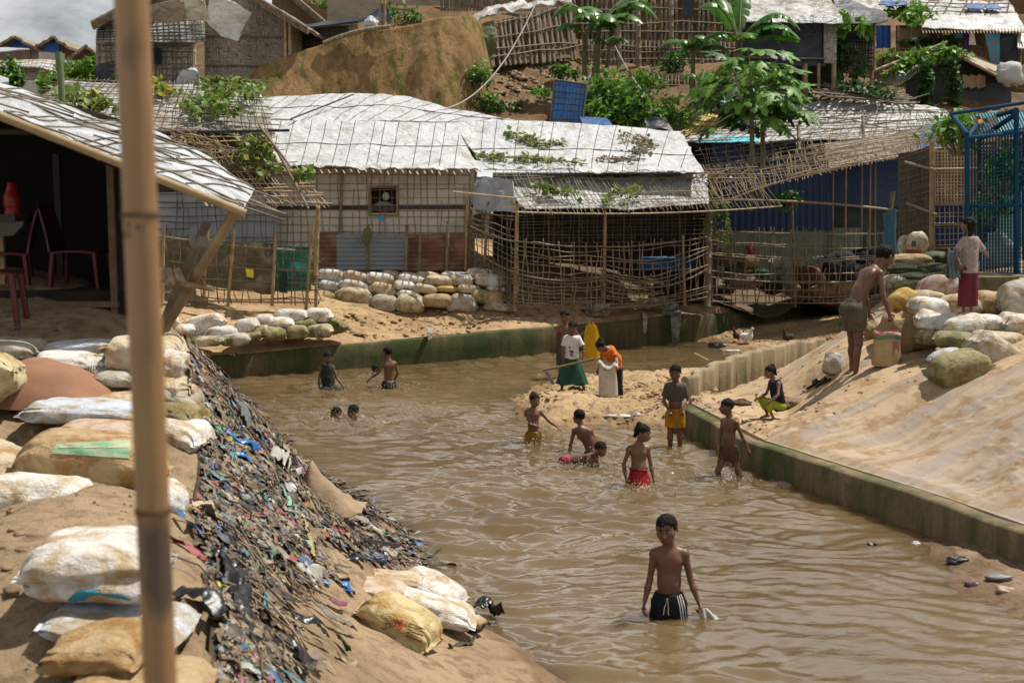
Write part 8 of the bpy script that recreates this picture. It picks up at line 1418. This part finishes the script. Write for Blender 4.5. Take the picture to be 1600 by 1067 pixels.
scrap('yellow_scrap', [(362, 935), (374, 950), (384, 962)], pm('yellow_wrapper', (.52, .38, .02), .4), 'bright yellow wrapper on the longest black bag', 'wrapper', 13, seed=22)
scrap('yellow_scrap', [(331, 922), (338, 930)], pm('gold_wrapper', (.45, .36, .03), .4), 'small yellow wrapper near the black bag by the pole', 'wrapper', 8, seed=23)
scrap('red_scrap', [(392, 708), (398, 712), (406, 710)], pm('red_tub', (.42, .02, .06), .4), 'red plastic tub scrap right of the blue strip', 'plastic scrap', 14, seed=24)
scrap('green_scrap', [(362, 738), (372, 742)], pm('bright_green', (.03, .40, .12), .4), 'small bright green plastic scrap below the blue strip', 'plastic scrap', 11, seed=25)
scrap('lime_scrap', [(404, 752), (412, 758), (418, 762)], pm('lime_wrapper', (.32, .48, .05), .4), 'lime green and white wrapper mid slope', 'wrapper', 9, seed=26)
scrap('striped_strip', [(402, 918), (405, 945), (412, 975), (424, 1010)], pm('blue_green_tape', (.10, .30, .42), .4), 'long blue and green striped plastic tape lying down the near slope', 'plastic strip', 9, seed=27, n=40)
scrap('green_tape', [(398, 912), (404, 935)], pm('lime_tape', (.16, .50, .05), .4), 'lime end of the striped plastic tape', 'plastic strip', 7, seed=28)
scrap('pink_scrap', [(510, 940), (525, 948), (536, 956)], pm('plum_rag', (.20, .05, .10), .7), 'plum coloured rag at the toe above the apron', 'rag', 12, seed=29)
scrap('tan_bottle', [(512, 878), (525, 895), (532, 912)], pm('brown_film', (.36, .25, .13), .35), 'big brown tinted plastic bag standing at the litter foot', 'plastic bag', 30, amp=.04, seed=30); scrap('blue_scrap', [(530, 910), (540, 922), (548, 932)], pm('azure_plastic', (.015, .17, .5), .35), 'blue plastic end below the brown tinted bag', 'plastic scrap', 14, seed=31); scrap('blue_scrap', [(490, 902), (500, 908), (512, 916)], pm('azure_net', (.03, .22, .5), .5), 'blue net scrap to the side of the brown tinted bag', 'plastic scrap', 11, seed=32)
scrap('white_sheet', [(455, 888), (475, 900), (495, 904)], pm('grey_film', (.36, .35, .31), .5), 'greyish white film spread above the blue net scrap', 'plastic sheet', 18, amp=.03, seed=33)
scrap('purple_scrap', [(408, 905), (412, 925)], pm('purple_rag', (.22, .03, .17), .6), 'purple rag beside the striped tape', 'rag', 7, seed=34)
scrap('grey_board', [(470, 945), (505, 975), (550, 992)], pm('wet_board', (.20, .17, .13), .6), 'long grey sodden cloth lying across the toe of the litter', 'cloth', 16, seed=35, n=34); scrap('white_sheet', [(290, 800), (312, 812), (340, 830)], pm('tan_film2', (.40, .34, .25), .6), 'dusty white cloth beyond the pole, at the top of the slope', 'cloth', 20, amp=.03, seed=36)
scrap('green_cloth', [(520, 1000), (530, 1010), (538, 1022)], pm('dull_green', (.10, .115, .05), .7), 'dull green folded scrap alone on the sandy apron', 'scrap', 16, lift=.03, seed=37); scrap('leaf_scrap', [(522, 1030), (538, 1036), (554, 1038)], pm('pale_leaf', (.33, .28, .19), .7), 'dry pale leaf scrap alone on the sandy apron', 'leaf', 8, lift=.01, seed=38)
mb = MB(); mb.bamboo(hit(524, 843, zlf) + [0, 0, .03], hit(628, 856, zlf) + [0, 0, .02], .02, 6); put('black_pipe', mb, PB, None, 'thin black pipe lying at the water edge beyond the sacks', 'pipe')
for i, (px, py, r, c, lab) in enumerate(((602, 835, .10, (.26, .15, .09), 'brown sodden lump at the water edge, nearest the black pipe'), (598, 870, .12, (.36, .30, .26), 'pale flat wet rag between the pipe and the sacks'), (583, 880, .10, (.012, .02, .06), 'dark blue crumpled bag above the sacks'), (646, 872, .08, (.17, .13, .06), 'brown peaked scrap standing by the waterline'), (540, 826, .07, (.02, .03, .08), 'dark blue bottle like scrap near the waterline'), (680, 902, .05, (.10, .16, .4), 'small blue can shaped scrap beside the rounded white sack'), (664, 899, .05, (.55, .42, .02), 'yellow scrap beside the small blue one'), (715, 958, .06, (.4, .02, .03), 'red scrap by the sand pan'))):
    crumple('wet_scrap', px, py, zlf, (r, r * .7, r * .5), pm('wet%d' % i, c, .4), lab, 'scrap', 40 + i, .4)
# pan of sand and dark plastic at the end of the apron
p = hit(738, 985, zlf); o = thing('sand_pan', p, 'shallow dented pan heaped with sand at the water end of the apron', 'pan'); an = np.arange(30) * 2 * math.pi / 30; P = np.array([p + np.stack([np.cos(an) * r, np.sin(an) * r * .8, z + 0 * an], -1) for r, z in ((.02, .0), (.07, .0), (.105, .05), (.118, .075), (.112, .075), (.10, .05))]); mb = MB(); mb.grid(P, close=True); put('bowl', mb, M('dark_pan', (.07, .06, .055), rough=.5, metal=.3), o); mb = MB(); mb.ball(p + [0, 0, .06], (.105, .085, .05), 12, 18, 0, .2, 3); put('sand_heap', mb, SAND, o)
scrap('black_sheet', [(738, 966), (756, 966), (776, 978)], BKB, 'stiff black plastic sheet behind the sand pan at the waterline', 'plastic sheet', 26, amp=.05, lift=.06, seed=44)
scrap('dark_stick', [(700, 1012), (720, 1008), (742, 1002)], pm('dark_wood', (.06, .04, .025), .8), 'dark flat stick on the wet apron edge', 'stick', 9, lift=.02, seed=45)

# ================================================================ foliage
def leafm(name, a, b_, c=None, rough=.5): return M(name, a, b_, 3.0, rough, .15, 40, .004, spec=.4, trans=.32, mode='World', c3=c, s3=7, t3=(.55, .7))
LG = leafm('leaf_green', (.07, .18, .018), (.17, .33, .035)); LD = leafm('dark_leaf', (.022, .072, .014), (.055, .13, .024)); LV = leafm('vine_leaf', (.075, .155, .022), (.19, .26, .05), (.27, .25, .05)); LB = leafm('banana_leaf', (.035, .115, .02), (.09, .20, .03), None, .35); LY = leafm('yellow_leaf', (.40, .32, .02), (.50, .38, .03)); STEM = M('green_stem', (.10, .115, .04), (.19, .16, .08), 5, .7); DRY = M('dry_stem', (.24, .18, .11), (.16, .11, .06), 5, .8)
def leaves(mb, C, size, seed=0, mi=0, up=.5, asp=.55, droop=.3, dirs=None):
    rs = np.random.RandomState(seed); n = len(C); C = np.asarray(C, float); s = size * rs.uniform(.6, 1.3, (n, 1)); d = rs.normal(size=(n, 3)) if dirs is None else dirs + rs.normal(0, .5, (n, 3)); d[:, 2] -= droop; d /= np.linalg.norm(d, axis=1)[:, None]
    u = rs.normal(size=(n, 3)) * .6 + [0, -.25 * up, up * 1.4]; x = np.cross(d, u); x /= np.linalg.norm(x, axis=1)[:, None] + 1e-9; nn = np.cross(x, d)
    A = C; B = C + d * s * .45 + x * s * asp * .5 + nn * s * .08; Cc = C + d * s - nn * s * .12; D = C + d * s * .45 - x * s * asp * .5 + nn * s * .08; Mm = C + d * s * .5 - nn * s * .02
    V = np.stack([A, B, Cc, D, Mm], 1).reshape(-1, 3); i = np.arange(n)[:, None] * 5; F = np.concatenate([i + [0, 1, 4], i + [1, 2, 4], i + [2, 3, 4], i + [3, 0, 4]]); mb.add(V, F, mi)
def bush(name, c, r, n, size, label, mat=LG, mat2=LD, seed=0, cat='bush', clumps=26, stems=True, group=None, droop=.3):
    rs = np.random.RandomState(seed); o = thing(name, c - np.array([0, 0, r[2]]), label, cat, group); K = rs.normal(size=(clumps, 3)); K /= np.linalg.norm(K, axis=1)[:, None]; K *= rs.uniform(.35, .95, (clumps, 1)) * np.asarray(r); K[:, 2] = np.abs(K[:, 2]) * 1.2 - .35 * r[2]; mb = MB()
    for j, k in enumerate(K):
        m_ = int(n / clumps * rs.uniform(.5, 1.5)); P = c + k + rs.normal(size=(m_, 3)) * np.asarray(r) * rs.uniform(.16, .28); leaves(mb, P, size, seed * 100 + j, 0 if rs.rand() < .6 else 1, .6, .5, droop)
    put('foliage', mb, [mat, mat2], o)
    if stems:
        mb = MB()
        for k in K[::2]: a = c + [k[0] * .25, k[1] * .25, -r[2] * 1.05]; mb.tube([a, a * .5 + (c + k) * .5 + rs.normal(0, .05, 3), c + k], [.03, .02, .008], 5)
        put('stem', mb, STEM, o)
    return o
def vine(pts, label, n, size, spread, seed=0, mat=LV, group='vines creeping over the roofs', yellow=0, stems=6, lift=.06, hang=0):
    """creeper: stems wander between points, leaves sit along them"""
    rs = np.random.RandomState(seed); pts = np.array(pts); o = thing('vine', pts[0], label, 'vine', group); C = []; mb = MB(); d = np.concatenate([[0], np.cumsum(np.linalg.norm(np.diff(pts, axis=0), axis=1))])
    for k in range(stems):
        s = np.sort(rs.uniform(0, d[-1], 2)); s = np.linspace(s[0] * .6, min(d[-1], s[1] * 1.2 + .3), 14); P = np.stack([np.interp(s, d, pts[:, i]) for i in range(3)], 1); P = P + np.cumsum(rs.normal(0, spread * .22, P.shape) * [1, .6, .12], 0) * .5 + rs.normal(0, spread * .5, 3) * [1, .6, .05]; P[:, 2] += lift; mb.tube(P, .012, 4)
        q = rs.uniform(0, 13, n // stems); i0 = np.minimum(q.astype(int), 12); fr = (q - i0)[:, None]; C.append(P[i0] * (1 - fr) + P[i0 + 1] * fr + rs.normal(0, spread * .16, (len(q), 3)) * [1, .7, .35])
    C = np.concatenate(C); put('stem', mb, DRY, o); mb = MB(); leaves(mb, C, size, seed, 0, 1.0, .85, .15)
    if yellow: leaves(mb, C[rs.choice(len(C), int(len(C) * yellow))] + [0, -.04, .04], size * 1.1, seed + 1, 1, 1., .85)
    put('foliage', mb, [mat, LY], o); return o
def rv(P, *uv): a, b = P.shape[:2]; return [P[min(int(u * (a - 1)), a - 1), min(int(v * (b - 1)), b - 1)] for u, v in uv]
vine([Q(365, 128, 29.4), Q(352, 150, 28.2), Q(340, 172, 27.2), Q(372, 185, 26.6)], 'dense green vine clump at the upper corner of the lattice roof', 520, .17, .62, 1, LV, stems=10); vine([Q(300, 128, 30), Q(340, 130, 29.8), Q(395, 132, 29.6)], 'green vine trailing along the ridge of the lattice roof', 160, .16, .4, 2)
vine([Q(236, 132, 29.8), Q(255, 140, 29), Q(270, 150, 28)], 'yellowing vine by the foreground pole on the lattice roof'.replace('foreground ', 'near '), 130, .17, .35, 3, yellow=.4); vine([Q(128, 150, 28), Q(150, 165, 27.2), Q(172, 172, 26.8)], 'pale vine patch with a yellow leaf at the low end of the lattice roof', 170, .18, .5, 4, yellow=.05); vine([Q(100, 140, 28.5), Q(112, 160, 27.5)], 'small leaf tuft at the broken cactus post', 60, .2, .3, 5)
vine([Q(395, 208, 26.1), Q(405, 235, 25.8), Q(412, 262, 25.5), Q(398, 280, 25.4)], 'green vine cascading through the bare lattice awning', 260, .14, .35, 6, LV, yellow=.05, stems=8, lift=.02); vine([Q(482, 272, 25.2), Q(468, 280, 25.2)], 'leaf tuft with one big bright leaf at the awning corner', 60, .17, .25, 7); vine([Q(320, 235, 25.9), Q(330, 262, 25.6), Q(384, 268, 25.5)], 'thin pale vine on the bare lattice awning beside the cascading one', 120, .12, .3, 8, leafm('dusty_leaf', (.14, .15, .06), (.22, .2, .1)))
vine([Q(255, 200, 26.), Q(300, 222, 25.7), Q(340, 240, 25.4), Q(330, 262, 25.3)], 'bare twisted dry vine stems hanging over the lattice awning', 20, .1, .5, 9, stems=16)
vine(rv(ROOFB, (.22, .78), (.28, .62), (.34, .5), (.42, .6), (.47, .5)), 'green vine creeping up the middle of the white porch roof', 170, .14, .5, 10, yellow=.03, stems=8); vine(rv(ROOFB, (.02, .32), (.12, .22), (.3, .2), (.45, .12)), 'long vine sprawling along the low edge of the white porch roof', 210, .13, .5, 11, stems=10); vine(rv(ROOFB, (.80, .9), (.80, .6), (.76, .4)), 'dry tangled vine at the far end of the white porch roof', 130, .13, .5, 12, leafm('browning_leaf', (.11, .12, .04), (.22, .17, .09)), stems=14); vine(rv(ROOFB, (.5, .2), (.62, .3), (.7, .22)), 'withered brown vine on the porch roof between the green ones', 110, .1, .4, 13, leafm('withered_leaf', (.12, .085, .05), (.2, .15, .09)))
vine([Q(830, 285, 28), Q(850, 300, 27.6), Q(880, 305, 27.5)], 'small vine on the porch awning near its end', 130, .13, .35, 14); vine([Q(985, 290, 28.3), Q(960, 310, 27.5), Q(965, 326, 27.1)], 'thin vine hanging over the middle of the porch awning', 90, .13, .3, 15); vine([Q(1090, 330, 28.3), Q(1110, 300, 28.8), Q(1130, 320, 28.6), Q(1128, 345, 28.6), Q(1132, 375, 28.7)], 'bright green vine dangling past the thick porch post', 200, .15, .28, 16, LV, yellow=.03, stems=8, lift=0); vine([Q(1055, 268, 29.3), Q(1090, 290, 29), Q(1130, 270, 29.2)], 'tangle of dry creeper where porch roof and thatched lattice meet', 60, .1, .6, 17, leafm('dry_leaf', (.2, .15, .08), (.28, .22, .13)), stems=22)
vine([Q(1400, 122, 39.8), Q(1440, 92, 40.2), Q(1478, 80, 40.4), Q(1510, 92, 40.2)], 'thick creeper covering the A-frame ridge', 620, .2, .42, 18, LG, stems=12); vine([Q(1448, 95, 39.9), Q(1450, 125, 39.8), Q(1448, 165, 39.8)], 'first hanging curtain of dark creeper under the A-frame', 380, .2, .26, 19, LD, stems=10, lift=0); vine([Q(1488, 90, 39.9), Q(1490, 130, 39.8), Q(1484, 168, 39.8)], 'second hanging curtain of dark creeper, nearer the firewood', 380, .2, .26, 20, LD, stems=10, lift=0)
vine([Q(1412, 12, 44.2), Q(1420, 25, 43.4), Q(1430, 38, 42.8)], 'leafy creeper heaped on the corner of the hill house roof', 420, .22, .6, 21, LG, stems=10); vine([Q(1320, 22, 38.4), Q(1326, 40, 38.3), Q(1316, 60, 38.8)], 'bright creeper tuft on the corner of the stilt house', 160, .22, .4, 22, LG); vine([Q(1312, 64, 39), Q(1318, 110, 39), Q(1322, 135, 38.6)], 'dark creeper climbing the stilts between the two hill houses', 260, .22, .4, 23, LD); vine([Q(1408, 70, 43), Q(1450, 68, 43), Q(1500, 66, 43)], 'creeper trained along the veranda rail of the hill house', 240, .2, .3, 24, LD); vine([Q(1368, 100, 40.4), Q(1395, 92, 40.6), Q(1412, 86, 41)], 'light green creeper on the low roof slope before the hill house', 260, .22, .5, 25, LV); vine([Q(1310, 132, 38), Q(1350, 142, 37.6), Q(1370, 150, 37.4)], 'green creeper over the collapsed lattice tangle', 220, .2, .5, 26, LD)
bush('bush', Q(965, 166, 35.6), (1.15, .9, .95), 2600, .22, 'big round dark green bush beyond the white porch roof', LG, LD, 3, clumps=44); bush('bush', Q(925, 180, 34.6), (.45, .4, .45), 500, .2, 'lighter leafy bush beside the blue lattice panel', LG, LV, 4); bush('bush', Q(1045, 178, 35.4), (.6, .5, .5), 600, .2, 'sparse light green bush by the black plastic', LG, LV, 5, clumps=20)
bush('shrub', Q(740, 118, 38.6), (.55, .4, .5), 500, .16, 'greyish green shrub growing out of the cliff', LD, LG, 6, clumps=16); bush('shrub', Q(765, 165, 38.2), (.6, .4, .4), 450, .16, 'low shrub at the cliff foot beside the white roof', LD, LG, 7, clumps=16); bush('shrub', Q(720, 80, 39.2), (.4, .3, .3), 160, .14, 'thin weed tuft high on the cliff', LD, LV, 8, clumps=8)
bush('creeper_mound', Q(118, 118, 47), (1.0, .9, .42), 1300, .24, 'sunny green creeper mound between the low hut and the mat house', LG, LV, 9, stems=False); bush('creeper_mound', Q(88, 132, 45.5), (.8, .8, .35), 800, .24, 'green creeper mound spilling beside the white tarp wall', LG, LV, 10, stems=False); bush('creeper_mound', Q(141, 106, 46.5), (.3, .5, .5), 500, .24, 'taller creeper heap touching the mat house', LG, LV, 11, stems=False)
bush('creeper_column', Q(20, 116, 36), (.3, .3, .75), 700, .2, 'narrow column of dark creeper at the picture edge above the tea stall', LD, LG, 12, stems=False); bush('weed', Q(182, 128, 38.8), (.3, .3, .25), 160, .2, 'weed tuft at the foot of the mat house', LG, LV, 13, clumps=8)
bush('young_tree', Q(1500, 200, 20.2), (.55, .5, .42), 420, .15, 'young tree with bright leaves growing through the top of the blue cage', LG, LV, 14, clumps=16, cat='tree'); bush('young_tree', Q(1570, 262, 20.2), (.34, .4, .42), 420, .16, 'leafy young tree inside the blue cage', LG, LD, 15, clumps=16, cat='tree'); bush('weed', Q(1555, 322, 20.4), (.4, .3, .3), 160, .15, 'sparse weed at mid height inside the blue cage', LG, LD, 16, clumps=10)
mb = MB(); c = Q(1534, 186, 19.8); leaves(mb, np.repeat(c[None], 4, 0), .16, 3, 0); put('orange_leaf', mb, M('orange_leaf', (.45, .16, .01), rough=.6), None, 'single orange withered leaf on the cage top', 'leaf')
mb = MB(); c = hit(1335, 505, zr); leaves(mb, c + np.random.RandomState(4).normal(0, .12, (60, 3)) * [1.6, 1, .1] + [0, 0, .04], .2, 5, 0, 1, .25); put('grass_tuft', mb, LG, None, 'cut green grass lying on the sand beside the stooping boy', 'grass tuft')
bush('fern', Q(1225, 312, 31.6), (.5, .3, .3), 260, .17, 'feathery green plant under the thatched lattice', LD, LG, 18, clumps=10, cat='plant')
for i, (px, py, Yc, r_, n_, lab) in enumerate(((620, 22, 47, .9, 350, 'scrubby shrub on the slope above the cliff edge posts'), (500, 12, 47, .8, 300, 'dark shrub between the mat houses and the canvas wall'), (840, 150, 40, .5, 200, 'low weed patch on the rubble slope beside the blue panel'), (800, 178, 38.4, .6, 300, 'weed patch at the foot of the rubble slope'), (1010, 128, 40.5, .6, 320, 'dark shrub before the lower revetment'), (880, 112, 41, .5, 240, 'weed tuft under the tallest banana plant'), (1120, 130, 39.5, .6, 320, 'dark shrub between the middle and broad banana plants'), (1240, 118, 39, .6, 260, 'shrub in the shade under the stilt house'), (1215, 150, 37.4, .7, 420, 'leafy shrub at the foot of the broad banana plant'), (1060, 100, 42.5, .6, 220, 'creeping shrub hanging on the lower revetment'))):
    bush('shrub', Q(px, py, Yc), (r_, r_ * .8, r_ * .6), n_, .2, lab, LD if i % 2 else LG, LG if i % 3 else LD, 60 + i, clumps=14, group='scrub on the hillside')
# broken green post on the roof
mb = MB(); mb.tube([Q(97, 158, 12.4), Q(95, 120, 12.4), Q(91, 82, 12.4)], [.030, .034, .036], 10); put('green_post', mb, M('mossy_green_post', (.10, .16, .06), (.16, .19, .10), 6, .7), None, 'slender green post rising above the tea stall roof', 'post')
mb = MB(); leaves(mb, np.array([Q(108, 158, 12.3), Q(109, 160, 12.3), Q(110, 162, 12.3)]), .22, 2, 0, 0, .4); put('broad_leaf', mb, LV, None, 'broad pale leaf at the foot of the slender green post', 'leaf')
# --- banana plants
BTR = M('banana_trunk', (.07, .06, .03), (.13, .12, .05), 5, .8)
def banana(base, hgt, fronds, label, r=.10, seed=0, group='banana plants on the slope'):
    rs = np.random.RandomState(seed); o = thing('banana_plant', base, label, 'banana plant', group); topp = base + np.array([rs.normal(0, .06), 0, hgt]); mb = MB(); mb.tube([base + (topp - base) * t for t in np.linspace(0, 1, 7)], np.linspace(r * 1.1, r * .6, 7), 9); put('trunk', mb, BTR, o)
    for (dx, dy, rise, L, wd) in fronds:
        d = nrm((dx, dy, 0)); n = 26; t = np.linspace(0, 1, n); P = topp + d * (L * t * (1 - .12 * t))[:, None] + np.array([0, 0, 1]) * (rise * L * (1.5 * t - 1.15 * t ** 2 - .55 * t ** 3 * (1.2 - rise)))[:, None]; mb = MB(); mb.tube(P, np.linspace(.035, .006, n), 5); x = nrm(np.cross(d, (0, 0, 1)))
        for q in (1, -1):
            j = 3
            while j < n - 1:
                m_ = min(n - 1, j + rs.randint(1, 4)); dr = rs.uniform(.15, .75); rows = []
                for i in range(j, m_ + 1):
                    tt = (i - 3) / (n - 4); w_ = 1.3 * wd * math.sin(math.pi * min(1, .06 + .92 * tt) ** .8) ** .6 * (1 if i not in (j, m_) else .93); T = nrm(P[min(i + 1, n - 1)] - P[max(i - 1, 0)]); rows.append([P[i] + x * q * w_ * v * math.cos(dr * v) + T * .10 * v * w_ - np.array([0, 0, 1]) * w_ * v * math.sin(dr * v) * (.9 if v > .5 else .5) + np.array([0, 0, .05 * w_]) for v in (0, .35, .7, 1)])
                mb.grid(np.array(rows), 1); j = m_
        put('frond', mb, [STEM, LB], o)
    return o
banana(Q(930, 122, 38.6), 1.55, ((-.6, -.3, .7, 1.1, .26), (-1, .2, .9, 1.7, .3), (1, -.3, .75, 2.1, .34), (.8, -.8, .35, 2.0, .32), (1, .3, 1.0, 2.1, .34), (.2, -1, .4, 1.6, .3), (-.3, .9, 1., 1.6, .3), (.5, -.9, .15, 1.6, .28)), 'tallest banana plant against the ribbed revetment, fronds cut by the top edge', .12, 1)
banana(Q(914, 126, 38.9), 1.4, ((-1, -.5, .6, 1.2, .26), (.6, .5, 1., 1.3, .28), (.9, -.6, .5, 1.3, .26)), 'slim banana plant beside the tallest one', .09, 2)
banana(Q(946, 122, 38.8), .9, ((.8, -.5, .8, .8, .16), (-.7, -.4, .8, .8, .16), (.3, .7, 1.1, .8, .16)), 'small banana sucker at the foot of the tallest one', .07, 3)
banana(Q(1082, 150, 37.6), 1.25, ((-1, -.2, .75, 1.25, .25), (-.7, -.7, .9, .9, .22), (1, -.4, .45, 1.3, .25), (.2, -.8, 1.1, .9, .2), (.7, .5, .9, 1.2, .25), (-.8, .3, .25, 1.1, .22), (1, -.8, .1, 1.0, .22)), 'middle sized banana plant with drooping torn fronds', .09, 4)
banana(Q(1152, 132, 36.9), 1.25, ((1, -.3, .85, 2.0, .34), (1, -.6, .45, 2.1, .34), (.9, .1, .6, 2.1, .36), (-.9, -.4, 1.3, 1.6, .3), (-.3, .6, 1.6, 1.6, .28), (.1, -1, .25, 1.4, .3), (-1, -.5, .35, 1.5, .3), (.2, .8, 1.8, 1.5, .26), (1, -.5, .12, 2.0, .32)), 'broad banana plant with wide bright fronds before the stilt house', .12, 5)
banana(Q(1096, 178, 35.4), .9, ((-.9, -.5, .6, .8, .2), (.9, -.4, .5, .8, .2), (.3, .6, 1., .7, .2)), 'low banana sucker behind the papaya tree', .07, 6)
# --- papaya trees
def papaya(base, hgt, n, R_, label, seed=0):
    rs = np.random.RandomState(seed); o = thing('papaya_tree', base, label, 'papaya tree', 'papaya trees behind the yard'); top_ = base + np.array([.04, .1, hgt]); mb = MB(); mb.tube([base + (top_ - base) * t + np.array([.03 * math.sin(t * 4), 0, 0]) for t in np.linspace(0, 1, 8)], np.linspace(.085, .05, 8), 9); put('trunk', mb, M('papaya_bark%d' % seed, (.20, .17, .10), (.13, .11, .06), 6, .8, .4, 30), o); mb = MB(); ms = MB()
    for i in range(n):
        a = i * 2.4 + rs.normal(0, .2); el = rs.uniform(-.55, 1.1); L = R_ * rs.uniform(.55, 1.1); d = np.array([math.cos(a) * math.cos(el), math.sin(a) * math.cos(el) * .85, math.sin(el)]); p0 = top_ + [0, 0, rs.uniform(-.35, .15)]; p1 = p0 + d * L; ms.tube([p0, p0 * .5 + p1 * .5 + [0, 0, .08], p1], [.016, .013, .009], 4)
        z = nrm(np.array([d[0] * .5, d[1] * .5 - .25, 1.0]) + rs.normal(0, .25, 3)); x = ortho(d + [0, 0, -.3], z); y = np.cross(z, x); s = rs.uniform(.38, .6)
        for k, an in enumerate(np.linspace(-2.3, 2.3, 7)):
            l_ = s * (1 - .16 * abs(k - 3)); u = x * math.cos(an) + y * math.sin(an); v = -x * math.sin(an) + y * math.cos(an); dr = rs.uniform(.1, .4)
            prof = ((.0, .02), (.25, .11), (.42, .09), (.55, .20), (.68, .10), (.8, .14), (1., .0)); V = []
            for t, w_ in prof: c = p1 + u * l_ * t - z * dr * l_ * t * t; V += [c + v * w_ * l_ * 1.25 - z * w_ * .1 * l_, c + z * .02 * l_, c - v * w_ * l_ * 1.25 - z * w_ * .1 * l_]
            mb.grid(np.array(V).reshape(7, 3, 3), 0 if rs.rand() < .7 else 1)
    put('foliage', mb, [LG, LD], o); put('leaf_stalk', ms, STEM, o); mb = MB()
    for i in range(4): mb.ball(top_ + [.12 * math.cos(i * 1.7), .12 * math.sin(i * 1.7) - .05, -.25 - .1 * (i % 2)], (.065, .065, .10), 8, 8)
    put('fruit', mb, STEM, o)
papaya(Q(1171, 330, 31.8), 2.95, 84, 1.4, 'large papaya tree with a bright wide crown rising through the lattice', 1)
papaya(Q(1188, 320, 32.6), 2.7, 50, 1.0, 'second papaya tree close behind the large one, its crown lower', 2)

# ================================================================ splashes thrown up by the bathers
mb = MB(); rs = np.random.RandomState(9)
for X_, Y_, s in WATERP:
    if s < .55 or Y_ < 12: continue
    for i in range(int(170 * s)): r = abs(rs.normal(0, .33)); a = rs.rand() * 6.28; mb.ball((X_ + r * math.cos(a), Y_ + r * math.sin(a) * .7 - .1, .012 + abs(rs.normal(0, .035)) * (1.6 if r < .35 else .6)), rs.uniform(.003, .008), 4, 5)
m, nt, b = nodes('spray'); b.inputs['Base Color'].default_value = (.62, .58, .5, 1); b.inputs['Roughness'].default_value = .12; b.inputs['Specular IOR Level'].default_value = .7
put('spray', mb, m, kind='stuff', org=(0, 0, 0))
